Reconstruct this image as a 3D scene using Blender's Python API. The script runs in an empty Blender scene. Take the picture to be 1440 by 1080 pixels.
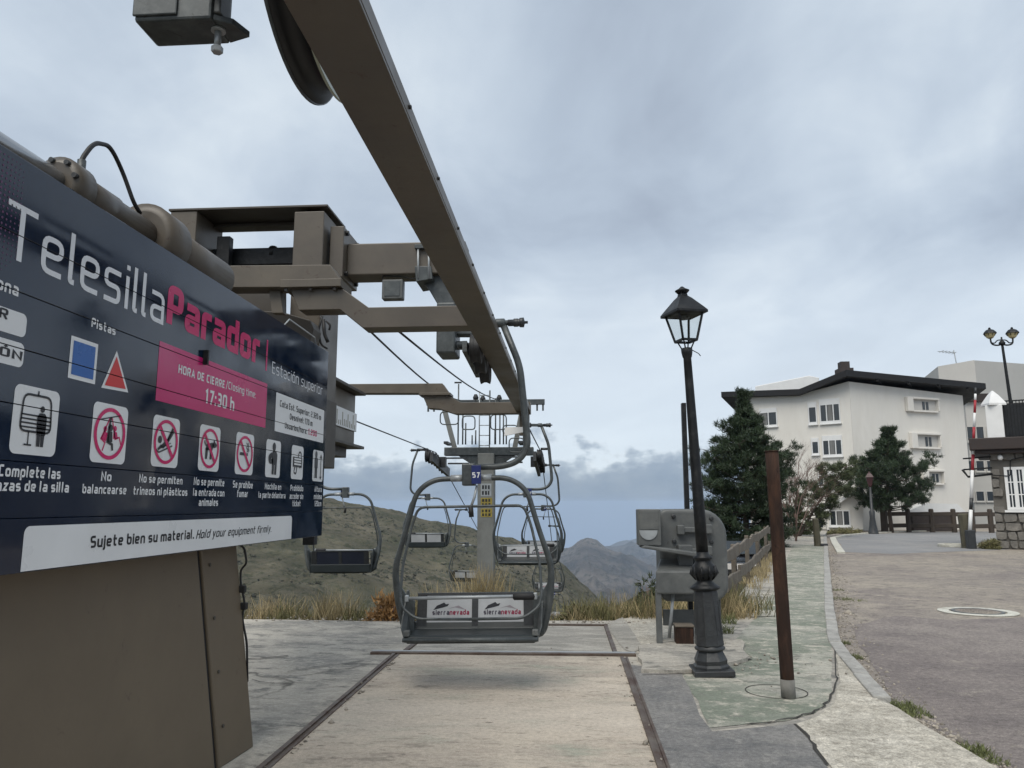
import bpy, bmesh, math, random
import numpy as np
from mathutils import Vector, Matrix

# ------------------------------------------------------------------ camera
R = math.radians
F, IW, IH = 1080.0, 1440.0, 1080.0          # focal length in photo pixels, photo size
CAM = Vector((0, 0, 1.7))
PITCH = math.atan(170 / F)
YAW = math.atan(80 * math.cos(PITCH) / F)
sc = bpy.context.scene
col = sc.collection
cd = bpy.data.cameras.new('camera')
cam = bpy.data.objects.new('camera', cd)
col.objects.link(cam)
cd.sensor_width = 36
cd.lens = 36 * F / IW
cd.clip_start = 0.05
cd.clip_end = 40000
cam.location = CAM
cam.rotation_euler = (math.pi / 2 + PITCH, 0, YAW)
sc.camera = cam

# ------------------------------------------------------------------ world
SUN_EL, SUN_AZ = R(56), R(200)              # azimuth clockwise from +Y
w = bpy.data.worlds.new('World')
sc.world = w
w.use_nodes = True
nt = w.node_tree
nt.nodes.clear()


def N(tree, kind, **kw):
    n = tree.nodes.new(kind)
    for k, v in kw.items():
        if k == 'inp':
            for a, b in v.items():
                n.inputs[a].default_value = b
        else:
            setattr(n, k, v)
    return n


def ramp(tree, stops, interp='LINEAR'):
    n = tree.nodes.new('ShaderNodeValToRGB')
    cr = n.color_ramp
    cr.interpolation = interp
    while len(cr.elements) < len(stops):
        cr.elements.new(0.5)
    for e, (p, c) in zip(cr.elements, stops):
        e.position = p
        e.color = (c[0], c[1], c[2], 1) if not isinstance(c, (int, float)) else (c, c, c, 1)
    return n


def build_sky():
    L = nt.links.new
    out = N(nt, 'ShaderNodeOutputWorld')
    bg = N(nt, 'ShaderNodeBackground', inp={'Strength': 0.1})
    L(bg.outputs[0], out.inputs[0])
    sky = N(nt, 'ShaderNodeTexSky', sky_type='NISHITA', sun_disc=False)
    sky.sun_elevation = SUN_EL
    sky.sun_rotation = SUN_AZ
    sky.altitude = 2300
    tc = N(nt, 'ShaderNodeTexCoord')
    sep = N(nt, 'ShaderNodeSeparateXYZ')
    L(tc.outputs['Generated'], sep.inputs[0])
    zc = N(nt, 'ShaderNodeMath', operation='MAXIMUM', inp={1: 0.0})
    L(sep.outputs[2], zc.inputs[0])
    za = N(nt, 'ShaderNodeMath', operation='ADD', inp={1: 0.16})
    L(zc.outputs[0], za.inputs[0])
    ux = N(nt, 'ShaderNodeMath', operation='DIVIDE')
    uy = N(nt, 'ShaderNodeMath', operation='DIVIDE')
    L(sep.outputs[0], ux.inputs[0]); L(za.outputs[0], ux.inputs[1])
    L(sep.outputs[1], uy.inputs[0]); L(za.outputs[0], uy.inputs[1])
    uv = N(nt, 'ShaderNodeCombineXYZ')
    L(ux.outputs[0], uv.inputs[0]); L(uy.outputs[0], uv.inputs[1])
    mp = N(nt, 'ShaderNodeMapping')
    mp.inputs['Scale'].default_value = (0.95, 0.62, 1)
    mp.inputs['Rotation'].default_value = (0, 0, R(-14))
    mp.inputs['Location'].default_value = (2.3, 0.45, 0)
    L(uv.outputs[0], mp.inputs[0])
    n1 = N(nt, 'ShaderNodeTexNoise', inp={'Scale': 1.15, 'Detail': 6, 'Roughness': 0.5, 'Distortion': 0.7})
    L(mp.outputs[0], n1.inputs['Vector'])
    n2 = N(nt, 'ShaderNodeTexNoise', inp={'Scale': 3.1, 'Detail': 7, 'Roughness': 0.56, 'Distortion': 0.5})
    L(mp.outputs[0], n2.inputs['Vector'])
    m = N(nt, 'ShaderNodeMath', operation='MULTIPLY_ADD', inp={1: 0.42})
    L(n2.outputs[0], m.inputs[0]); L(n1.outputs[0], m.inputs[2])
    up = ramp(nt, [(0.48, (2.0, 2.33, 2.8)), (0.62, (2.45, 2.85, 3.36)), (0.76, (3.0, 3.42, 3.9)), (0.9, (3.7, 4.1, 4.45))])
    L(m.outputs[0], up.inputs[0])
    # pale band under the cloud deck, all the way round
    band = ramp(nt, [(0.0, 0.0), (0.045, 1.0), (0.13, 0.9), (0.33, 0.0)], 'EASE')
    L(sep.outputs[2], band.inputs[0])
    bm_ = N(nt, 'ShaderNodeMath', operation='MULTIPLY', inp={1: 0.8})
    L(band.outputs[0], bm_.inputs[0])
    mix1 = N(nt, 'ShaderNodeMix', data_type='RGBA')
    L(bm_.outputs[0], mix1.inputs['Factor'])
    L(up.outputs[0], mix1.inputs['A'])
    mix1.inputs['B'].default_value = (3.85, 4.25, 4.6, 1)
    # lumpy cloud bank lying on the horizon, all the way round
    mp2 = N(nt, 'ShaderNodeMapping')
    mp2.inputs['Scale'].default_value = (1, 1, 2.6)
    L(tc.outputs['Generated'], mp2.inputs[0])
    n3 = N(nt, 'ShaderNodeTexNoise', inp={'Scale': 7.5, 'Detail': 8, 'Roughness': 0.55, 'Distortion': 0.2})
    L(mp2.outputs[0], n3.inputs['Vector'])
    t0 = N(nt, 'ShaderNodeMath', operation='MULTIPLY_ADD', inp={1: 0.15, 2: -0.036})
    L(n3.outputs[0], t0.inputs[0])                 # bank height, large and small lumps
    n5 = N(nt, 'ShaderNodeTexNoise', inp={'Scale': 34, 'Detail': 5, 'Roughness': 0.5})
    L(tc.outputs['Generated'], n5.inputs['Vector'])
    t = N(nt, 'ShaderNodeMath', operation='MULTIPLY_ADD', inp={1: 0.075})
    L(n5.outputs[0], t.inputs[0]); L(t0.outputs[0], t.inputs[2])
    d = N(nt, 'ShaderNodeMath', operation='SUBTRACT')
    L(t.outputs[0], d.inputs[0]); L(sep.outputs[2], d.inputs[1])
    bank = N(nt, 'ShaderNodeMapRange', interpolation_type='SMOOTHSTEP', inp={1: -0.004, 2: 0.012})
    L(d.outputs[0], bank.inputs[0])
    n4 = N(nt, 'ShaderNodeTexNoise', inp={'Scale': 12, 'Detail': 5, 'Roughness': 0.5})
    L(mp2.outputs[0], n4.inputs['Vector'])
    d2 = N(nt, 'ShaderNodeMath', operation='MULTIPLY_ADD', inp={1: 0.45})
    d3 = N(nt, 'ShaderNodeMath', operation='MULTIPLY', inp={1: 9.0})
    L(d.outputs[0], d3.inputs[0])
    L(n4.outputs[0], d2.inputs[0]); L(d3.outputs[0], d2.inputs[2])
    bc = ramp(nt, [(0.16, (4.3, 4.55, 4.75)), (0.3, (2.5, 2.85, 3.25)), (0.46, (1.5, 1.82, 2.3)), (0.95, (1.0, 1.34, 1.92))])
    L(d2.outputs[0], bc.inputs[0])
    mix2 = N(nt, 'ShaderNodeMix', data_type='RGBA')
    L(bank.outputs[0], mix2.inputs['Factor'])
    L(mix1.outputs['Result'], mix2.inputs['A']); L(bc.outputs[0], mix2.inputs['B'])
    mix3 = N(nt, 'ShaderNodeMix', data_type='RGBA', inp={'Factor': 0.94})
    L(sky.outputs[0], mix3.inputs['A']); L(mix2.outputs['Result'], mix3.inputs['B'])
    L(mix3.outputs['Result'], bg.inputs[0])


build_sky()
sd = bpy.data.lights.new('sun', 'SUN')
sd.energy = 1.4
sd.angle = R(45)
sd.color = (1.0, 0.945, 0.85)
sun = bpy.data.objects.new('sun', sd)
col.objects.link(sun)
sun.location = (0, 0, 60)
_sdir = Vector((math.sin(SUN_AZ) * math.cos(SUN_EL), math.cos(SUN_AZ) * math.cos(SUN_EL), math.sin(SUN_EL)))
sun.rotation_euler = _sdir.to_track_quat('Z', 'Y').to_euler()
sc.view_settings.view_transform = 'Standard'
sc.view_settings.look = 'None'
sc.view_settings.exposure = 1.0
sc.view_settings.gamma = 1.0
sc.view_settings.use_curve_mapping = False
sc.render.engine = 'CYCLES'
sc.cycles.use_denoising = True
sc.cycles.max_bounces = 6
sc.cycles.diffuse_bounces = 3
sc.cycles.glossy_bounces = 3
sc.cycles.transparent_max_bounces = 8
sc.cycles.volume_bounces = 1

# ------------------------------------------------------------------ pixel -> world
_f = Vector((-math.sin(YAW) * math.cos(PITCH), math.cos(YAW) * math.cos(PITCH), math.sin(PITCH)))
_r = Vector((math.cos(YAW), math.sin(YAW), 0))
_u = _r.cross(_f)


def ray(px, py):
    return _f + _r * ((px - IW / 2) / F) + _u * ((IH / 2 - py) / F)


def atX(px, py, X):
    d = ray(px, py)
    return CAM + d * (X / d.x)


def atY(px, py, Y):
    d = ray(px, py)
    return CAM + d * (Y / d.y)


def atZ(px, py, z=0.0):
    d = ray(px, py)
    return CAM + d * ((z - CAM.z) / d.z)


# ------------------------------------------------------------------ materials
MATS = {}


def mat(name, c, rough=0.6, metal=0.0, var=0.18, vscale=2.0, bump=0.1, bscale=60.0, c2=None, c2amt=0.5, c2scale=1.0,
        coat=0.0, spec=0.5, island=0.0, stretch=(1, 1, 1), c2sharp=0.12, detail=6, c3=None, c3amt=0.15, c3scale=20.0):
    if name in MATS:
        return MATS[name]
    m = bpy.data.materials.new(name)
    MATS[name] = m
    m.use_nodes = True
    t = m.node_tree
    b = t.nodes['Principled BSDF']
    L = t.links.new
    tc = N(t, 'ShaderNodeTexCoord')
    mp = N(t, 'ShaderNodeMapping')
    mp.inputs['Scale'].default_value = stretch
    L(tc.outputs['Object'], mp.inputs[0])
    n = N(t, 'ShaderNodeTexNoise', inp={'Scale': vscale, 'Detail': detail, 'Roughness': 0.62})
    L(mp.outputs[0], n.inputs['Vector'])
    lo = tuple(x * (1 - var) for x in c)
    hi = tuple(min(1, x * (1 + var)) for x in c)
    rp = ramp(t, [(0.3, lo), (0.7, hi)])
    L(n.outputs[0], rp.inputs[0])
    last = rp.outputs[0]
    if c2 is not None:
        n2 = N(t, 'ShaderNodeTexNoise', inp={'Scale': c2scale, 'Detail': 9, 'Roughness': 0.68, 'Distortion': 0.3})
        L(mp.outputs[0], n2.inputs['Vector'])
        thr = 1 - c2amt
        mr = N(t, 'ShaderNodeMapRange', inp={1: 0.3 + 0.4 * thr - c2sharp, 2: 0.3 + 0.4 * thr + c2sharp})
        L(n2.outputs[0], mr.inputs[0])
        mx = N(t, 'ShaderNodeMix', data_type='RGBA')
        mx.inputs['B'].default_value = (*c2, 1)
        L(mr.outputs[0], mx.inputs['Factor'])
        L(last, mx.inputs['A'])
        last = mx.outputs['Result']
    if c3 is not None:
        n4 = N(t, 'ShaderNodeTexNoise', inp={'Scale': c3scale, 'Detail': 8, 'Roughness': 0.75, 'Distortion': 0.6})
        L(tc.outputs['Object'], n4.inputs['Vector'])
        thr = 0.3 + 0.4 * (1 - c3amt)
        mr3 = N(t, 'ShaderNodeMapRange', inp={1: thr - .03, 2: thr + .03})
        L(n4.outputs[0], mr3.inputs[0])
        mx3 = N(t, 'ShaderNodeMix', data_type='RGBA')
        mx3.inputs['B'].default_value = (*c3, 1)
        L(mr3.outputs[0], mx3.inputs['Factor']); L(last, mx3.inputs['A'])
        last = mx3.outputs['Result']
    if island:
        g = N(t, 'ShaderNodeNewGeometry')
        mr2 = N(t, 'ShaderNodeMapRange', inp={3: 1 - island, 4: 1 + island})
        L(g.outputs['Random Per Island'], mr2.inputs[0])
        mm = N(t, 'ShaderNodeVectorMath', operation='SCALE')
        L(last, mm.inputs[0]); L(mr2.outputs[0], mm.inputs['Scale'])
        last = mm.outputs[0]
    L(last, b.inputs['Base Color'])
    b.inputs['Metallic'].default_value = metal
    b.inputs['Specular IOR Level'].default_value = spec
    b.inputs['Coat Weight'].default_value = coat
    b.inputs['Coat Roughness'].default_value = 0.12
    mr = N(t, 'ShaderNodeMapRange', inp={1: 0.3, 2: 0.7, 3: max(0.02, rough - 0.1), 4: min(1, rough + 0.1)})
    L(n.outputs[0], mr.inputs[0])
    L(mr.outputs[0], b.inputs['Roughness'])
    if bump:
        n3 = N(t, 'ShaderNodeTexNoise', inp={'Scale': bscale, 'Detail': 4, 'Roughness': 0.6})
        L(mp.outputs[0], n3.inputs['Vector'])
        bp = N(t, 'ShaderNodeBump', inp={'Strength': bump, 'Distance': 0.02})
        L(n3.outputs[0], bp.inputs['Height'])
        L(bp.outputs[0], b.inputs['Normal'])
    return m


TAUPE = mat('taupe_paint', (0.108, 0.09, 0.067), 0.42, var=0.14, vscale=1.6, bump=0.03, bscale=25, c2=(0.07, 0.058, 0.047), c2amt=0.4, c2scale=1.3, c2sharp=0.2, c3=(0.055, 0.032, 0.022), c3amt=0.16, c3scale=7)
TAUPE_D = mat('dark_taupe_paint', (0.055, 0.047, 0.038), 0.5, var=0.15, bump=0.03, bscale=25)
GALV = mat('grey_painted_steel', (0.055, 0.063, 0.065), 0.42, metal=0.15, var=0.2, vscale=6, bump=0.03, bscale=40, c2=(0.10, 0.11, 0.11), c2amt=0.3, c2scale=9, c3=(0.03, 0.028, 0.026), c3amt=0.18, c3scale=14)
GALV_L = mat('galvanised_steel', (0.34, 0.36, 0.37), 0.45, metal=0.35, var=0.2, vscale=7, bump=0.02)
STEEL = mat('chrome_rod', (0.55, 0.56, 0.57), 0.2, metal=0.8, var=0.06, bump=0)
BLACK = mat('black_rubber', (0.012, 0.012, 0.013), 0.6, var=0.2, bump=0.05)
BLACKP = mat('black_iron_paint', (0.008, 0.009, 0.0105), 0.48, var=0.3, vscale=8, bump=0.12, bscale=35, c2=(0.03, 0.03, 0.03), c2amt=0.2, c2scale=12, spec=0.3)
DARKIRON = mat('dark_grey_iron', (0.032, 0.035, 0.037), 0.45, var=0.25, vscale=8, bump=0.15, bscale=40, c2=(0.02, 0.02, 0.022), c2amt=0.4, c2scale=6)
CAB = mat('cabinet_grey', (0.085, 0.09, 0.09), 0.5, var=0.12, vscale=3, bump=0.03, c2=(0.13, 0.135, 0.13), c2amt=0.35, c2scale=4, c3=(0.05, 0.045, 0.04), c3amt=0.14, c3scale=11)
NAVY = mat('navy_gloss', (0.0035, 0.0125, 0.034), 0.11, var=0.15, bump=0.012, bscale=3, spec=0.6)
WHITEV = mat('white_vinyl', (0.72, 0.73, 0.735), 0.32, var=0.05, bump=0.02, bscale=8)
INK = mat('black_ink', (0.012, 0.012, 0.016), 0.4, bump=0)
LETTER = mat('letter_pale_grey', (0.72, 0.74, 0.77), 0.3, var=0.03, bump=0)
PINK = mat('magenta_vinyl', (0.5, 0.012, 0.135), 0.22, var=0.06, bump=0)
PINKD = mat('magenta_lettering', (0.55, 0.008, 0.12), 0.25, var=0.05, bump=0)
BLUE = mat('blue_vinyl', (0.012, 0.10, 0.36), 0.25, var=0.06, bump=0)
REDV = mat('red_vinyl', (0.55, 0.02, 0.02), 0.3, var=0.06, bump=0)
BLUEP = mat('dark_blue_plate', (0.012, 0.022, 0.12), 0.4, bump=0)
YELLOW = mat('yellow_sticker', (0.26, 0.2, 0.035), 0.6, var=0.35, vscale=9, bump=0)
RUST = mat('rusty_steel', (0.032, 0.019, 0.0145), 0.85, var=0.35, vscale=5, bump=0.35, bscale=50, c2=(0.08, 0.041, 0.026), c2amt=0.3, c2scale=9, stretch=(1, 1, 0.2), spec=0.2, c3=(0.02, 0.013, 0.011), c3amt=.22, c3scale=12)
RAIL = mat('rusty_edge_steel', (0.13, 0.105, 0.085), 0.55, metal=0.2, var=0.3, vscale=6, bump=0.2, c2=(0.06, 0.03, 0.018), c2amt=0.45, c2scale=3)
WOODG = mat('weathered_wood', (0.15, 0.128, 0.103), 0.85, var=0.3, vscale=4, bump=0.4, bscale=30, c2=(0.09, 0.07, 0.05), c2amt=0.35, c2scale=3, stretch=(1, 1, 1))
WOODB = mat('brown_wood', (0.055, 0.042, 0.032), 0.8, var=0.3, vscale=3, bump=0.3, bscale=20)
WOODK = mat('olive_post_wood', (0.075, 0.068, 0.045), 0.85, var=0.3, vscale=4, bump=0.4, bscale=20)
BARK = mat('pine_bark', (0.06, 0.045, 0.035), 0.9, var=0.3, vscale=5, bump=0.5, bscale=20)
TWIG = mat('bare_twig', (0.18, 0.12, 0.10), 0.85, var=0.2, bump=0.1)
NEEDLE = mat('pine_needles', (0.03, 0.05, 0.022), 0.6, var=0.35, vscale=0.9, bump=0, island=0.45)
NEEDLE2 = mat('olive_needles', (0.06, 0.075, 0.03), 0.65, var=0.3, vscale=0.9, bump=0, island=0.45)
STRAW = mat('dry_straw', (0.34, 0.27, 0.145), 0.7, var=0.25, vscale=1.5, bump=0, island=0.4)
GRASSG = mat('olive_grass', (0.15, 0.14, 0.06), 0.7, var=0.3, vscale=1.2, bump=0, island=0.5)
WEED = mat('green_weed', (0.11, 0.125, 0.045), 0.7, var=0.3, vscale=2, bump=0, island=0.4)
ORANGE = mat('orange_dry_leaves', (0.30, 0.165, 0.06), 0.7, var=0.25, vscale=2, bump=0, island=0.4)
PLASTER = mat('white_plaster', (0.74, 0.715, 0.665), 0.85, var=0.06, vscale=0.6, bump=0.08, bscale=9, c2=(0.63, 0.60, 0.545), c2amt=0.4, c2scale=0.6, c2sharp=0.22, stretch=(1, 1, 0.3))
PLASTER2 = mat('grey_plaster', (0.5, 0.485, 0.455), 0.85, var=0.06, vscale=0.4, bump=0.04, bscale=12)
ROOF = mat('dark_roof_metal', (0.009, 0.009, 0.0105), 0.7, var=0.25, vscale=1.5, bump=0.08, bscale=6)
FASCIA = mat('brown_fascia', (0.03, 0.02, 0.017), 0.6, var=0.2, bump=0.1, bscale=10)
WHITEP = mat('white_paint', (0.72, 0.72, 0.71), 0.5, var=0.05, bump=0.03)
GLASSD = mat('window_glass', (0.025, 0.03, 0.034), 0.08, var=0.3, vscale=0.8, bump=0, spec=0.7)
CURTAIN = mat('curtain', (0.16, 0.16, 0.155), 0.7, var=0.25, vscale=6, bump=0, stretch=(1, 1, 0.1))
BRICK = mat('chimney_brick', (0.05, 0.04, 0.037), 0.85, var=0.3, vscale=5, bump=0.3, bscale=20)
STONE = mat('wall_stone', (0.19, 0.175, 0.155), 0.85, var=0.4, vscale=4, bump=0.5, bscale=14, c2=(.1, .095, .085), c2amt=.4, c2scale=2)
MORTAR = mat('mortar', (0.13, 0.12, 0.105), 0.9, var=0.2, bump=0.3)
REDP = mat('barrier_red', (0.32, 0.02, 0.03), 0.5, var=0.12, bump=0)
CARP = mat('black_car_paint', (0.008, 0.008, 0.01), 0.2, var=0.1, bump=0, coat=0.8)
HEADL = mat('headlamp_plastic', (0.5, 0.5, 0.5), 0.15, var=0.1, bump=0)
AMBERG = mat('lamp_glass_amber', (0.45, 0.38, 0.2), 0.3, var=0.2, bump=0)
REDL = mat('dull_red_lantern', (0.05, 0.016, 0.018), 0.5, bump=0)
CRACK = mat('crack_dirt', (0.035, 0.032, 0.028), 0.95, bump=0.1)


def glass_thin():
    m = bpy.data.materials.new('thin_clear_glass')
    m.use_nodes = True
    t = m.node_tree
    t.nodes.clear()
    o = N(t, 'ShaderNodeOutputMaterial')
    mx = N(t, 'ShaderNodeMixShader', inp={0: 0.1})
    tr = N(t, 'ShaderNodeBsdfTransparent', inp={0: (0.94, 0.96, 0.96, 1)})
    gl = N(t, 'ShaderNodeBsdfGlossy', inp={'Roughness': 0.04})
    t.links.new(tr.outputs[0], mx.inputs[1]); t.links.new(gl.outputs[0], mx.inputs[2])
    t.links.new(mx.outputs[0], o.inputs[0])
    return m


GLASS = glass_thin()


def ground_mat(name, c, patches, rough=0.9, speck=0.12, bump=0.5, bscale=55, cracks=0.0, fine=140, streak=None):
    """patches: list of (colour, amount, scale, sharpness)"""
    m = bpy.data.materials.new(name)
    MATS[name] = m
    m.use_nodes = True
    t = m.node_tree
    b = t.nodes['Principled BSDF']
    L = t.links.new
    tc = N(t, 'ShaderNodeTexCoord')
    last = None
    rgb = N(t, 'ShaderNodeRGB')
    rgb.outputs[0].default_value = (*c, 1)
    last = rgb.outputs[0]
    for i, (pc, amt, s, sh) in enumerate(patches):
        mp = N(t, 'ShaderNodeMapping')
        mp.inputs['Location'].default_value = (i * 7.3 + 3, i * 3.1, i * 1.7)
        if streak:
            mp.inputs['Scale'].default_value = streak
        L(tc.outputs['Object'], mp.inputs[0])
        n2 = N(t, 'ShaderNodeTexNoise', inp={'Scale': s, 'Detail': 10, 'Roughness': 0.7, 'Distortion': 0.1})
        L(mp.outputs[0], n2.inputs['Vector'])
        thr = 0.3 + 0.4 * (1 - amt)
        mr = N(t, 'ShaderNodeMapRange', inp={1: thr - sh, 2: thr + sh})
        L(n2.outputs[0], mr.inputs[0])
        mx = N(t, 'ShaderNodeMix', data_type='RGBA')
        mx.inputs['B'].default_value = (*pc, 1)
        L(mr.outputs[0], mx.inputs['Factor']); L(last, mx.inputs['A'])
        last = mx.outputs['Result']
    n = N(t, 'ShaderNodeTexNoise', inp={'Scale': fine, 'Detail': 3, 'Roughness': 0.8})
    L(tc.outputs['Object'], n.inputs['Vector'])
    nb = N(t, 'ShaderNodeTexNoise', inp={'Scale': fine * 0.2, 'Detail': 4, 'Roughness': 0.7})
    L(tc.outputs['Object'], nb.inputs['Vector'])
    mr = N(t, 'ShaderNodeMapRange', inp={1: 0.25, 2: 0.75, 3: 1 - speck * 2, 4: 1 + speck * 2})
    mrb = N(t, 'ShaderNodeMapRange', inp={1: 0.3, 2: 0.7, 3: 1 - speck, 4: 1 + speck})
    L(n.outputs[0], mr.inputs[0]); L(nb.outputs[0], mrb.inputs[0])
    mul = N(t, 'ShaderNodeMath', operation='MULTIPLY')
    L(mr.outputs[0], mul.inputs[0]); L(mrb.outputs[0], mul.inputs[1])
    scl = N(t, 'ShaderNodeVectorMath', operation='SCALE')
    L(last, scl.inputs[0]); L(mul.outputs[0], scl.inputs['Scale'])
    last = scl.outputs[0]
    if cracks:
        v = N(t, 'ShaderNodeTexVoronoi', feature='DISTANCE_TO_EDGE', inp={'Scale': cracks})
        nd = N(t, 'ShaderNodeTexNoise', inp={'Scale': 2.5, 'Detail': 6})
        L(tc.outputs['Object'], nd.inputs['Vector'])
        va = N(t, 'ShaderNodeVectorMath', operation='MULTIPLY_ADD')
        va.inputs[1].default_value = (0.5, 0.5, 0.5)
        L(nd.outputs['Color'], va.inputs[0]); L(tc.outputs['Object'], va.inputs[2])
        L(va.outputs[0], v.inputs['Vector'])
        mk = N(t, 'ShaderNodeMapRange', inp={1: 0.0, 2: 0.012, 3: 0.75, 4: 0.0})
        L(v.outputs['Distance'], mk.inputs[0])
        nm = N(t, 'ShaderNodeTexNoise', inp={'Scale': 0.8, 'Detail': 2})
        L(tc.outputs['Object'], nm.inputs['Vector'])
        mk2 = N(t, 'ShaderNodeMapRange', inp={1: 0.45, 2: 0.6})
        L(nm.outputs[0], mk2.inputs[0])
        mm = N(t, 'ShaderNodeMath', operation='MULTIPLY')
        L(mk.outputs[0], mm.inputs[0]); L(mk2.outputs[0], mm.inputs[1])
        mx = N(t, 'ShaderNodeMix', data_type='RGBA')
        mx.inputs['B'].default_value = (0.05, 0.047, 0.04, 1)
        L(mm.outputs[0], mx.inputs['Factor']); L(last, mx.inputs['A'])
        last = mx.outputs['Result']
    L(last, b.inputs['Base Color'])
    b.inputs['Roughness'].default_value = rough
    b.inputs['Specular IOR Level'].default_value = 0.3
    n3 = N(t, 'ShaderNodeTexNoise', inp={'Scale': bscale, 'Detail': 6, 'Roughness': 0.7})
    L(tc.outputs['Object'], n3.inputs['Vector'])
    bp = N(t, 'ShaderNodeBump', inp={'Strength': bump, 'Distance': 0.01})
    L(n3.outputs[0], bp.inputs['Height'])
    L(bp.outputs[0], b.inputs['Normal'])
    return m


MAT_TAN = ground_mat('tan_mat', (0.475, 0.405, 0.33), [((0.31, 0.275, 0.235), 0.5, 0.9, 0.16), ((0.52, 0.455, 0.37), 0.42, 2.1, 0.12), ((0.30, 0.31, 0.25), 0.2, 1.6, 0.08), ((0.25, 0.22, 0.18), 0.24, 6.0, 0.06), ((0.52, 0.46, 0.385), 0.32, 0.35, 0.1), ((0.20, 0.175, 0.145), 0.16, 13.0, 0.04)], streak=(0.55, 1.5, 1), bscale=90, speck=0.17)
MAT_CONC = ground_mat('worn_concrete', (0.40, 0.37, 0.32), [((0.235, 0.225, 0.205), 0.5, 0.5, 0.07), ((0.47, 0.435, 0.375), 0.4, 1.1, 0.08), ((0.17, 0.165, 0.15), 0.3, 3.6, 0.05), ((0.5, 0.465, 0.4), 0.25, 9.0, 0.08)], cracks=0.3, streak=(0.8, 1.35, 1), speck=0.17, bump=0.8)
MAT_CONC2 = ground_mat('back_mat_concrete', (0.33, 0.31, 0.275), [((0.24, 0.23, 0.205), 0.5, 1.2, 0.1), ((0.42, 0.395, 0.35), 0.35, 2.6, 0.08)], streak=(0.6, 1.8, 1), speck=0.17)
MAT_ASPH = ground_mat('grey_asphalt', (0.195, 0.19, 0.185), [((0.25, 0.24, 0.225), 0.4, 0.9, 0.12), ((0.14, 0.14, 0.14), 0.35, 2.4, 0.1), ((0.28, 0.27, 0.25), 0.2, 7, 0.08)], speck=0.28, bump=0.9, bscale=110)
MAT_GREEN = ground_mat('green_worn_paint', (0.24, 0.25, 0.21), [((0.175, 0.195, 0.155), 0.5, 0.9, 0.06), ((0.38, 0.365, 0.315), 0.38, 1.5, 0.06), ((0.18, 0.18, 0.155), 0.28, 4.2, 0.06), ((0.46, 0.43, 0.365), 0.3, 7.5, 0.06)], cracks=0.0, streak=(0.8, 1.2, 1), speck=0.2, bump=0.8)
MAT_PALE = ground_mat('pale_apron_concrete', (0.46, 0.425, 0.36), [((0.36, 0.335, 0.285), 0.45, 1.1, 0.1), ((0.56, 0.525, 0.455), 0.35, 2.2, 0.08), ((0.29, 0.265, 0.22), 0.25, 11.0, 0.08)], speck=0.3, bump=1.0, bscale=60, fine=75)
MAT_ROAD = ground_mat('road_asphalt', (0.21, 0.187, 0.172), [((0.30, 0.262, 0.22), 0.5, 0.07, 0.08), ((0.34, 0.30, 0.245), 0.5, 0.2, 0.13), ((0.19, 0.165, 0.155), 0.4, 0.45, 0.12), ((0.33, 0.29, 0.24), 0.28, 1.2, 0.07), ((0.13, 0.115, 0.105), 0.25, 5.0, 0.08)], speck=0.3, bump=1.0, bscale=70)
MAT_ROADN = ground_mat('near_road_asphalt', (0.205, 0.178, 0.166), [((0.25, 0.22, 0.2), 0.45, 0.4, 0.1), ((0.15, 0.13, 0.125), 0.35, 1.0, 0.1), ((0.27, 0.24, 0.21), 0.2, 3.5, 0.06)], speck=0.34, bump=1.0, bscale=80, fine=90)
MAT_ROADF = ground_mat('far_road_asphalt', (0.25, 0.25, 0.25), [((0.2, 0.2, 0.205), 0.45, 0.25, 0.15), ((0.29, 0.28, 0.27), 0.3, 0.6, 0.1)], speck=0.2)
MAT_KERB = ground_mat('kerb_concrete', (0.33, 0.32, 0.30), [((0.24, 0.235, 0.22), 0.4, 3, 0.1), ((0.42, 0.41, 0.38), 0.3, 5, 0.1)])
MAT_DIRT = ground_mat('dry_dirt', (0.28, 0.235, 0.17), [((0.16, 0.14, 0.085), 0.5, 0.7, 0.1), ((0.36, 0.31, 0.235), 0.35, 1.5, 0.1)], bump=1.0, bscale=12)
MAT_PAINTW = ground_mat('worn_white_paint', (0.55, 0.54, 0.48), [((0.36, 0.34, 0.29), 0.35, 4, 0.1)])


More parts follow.
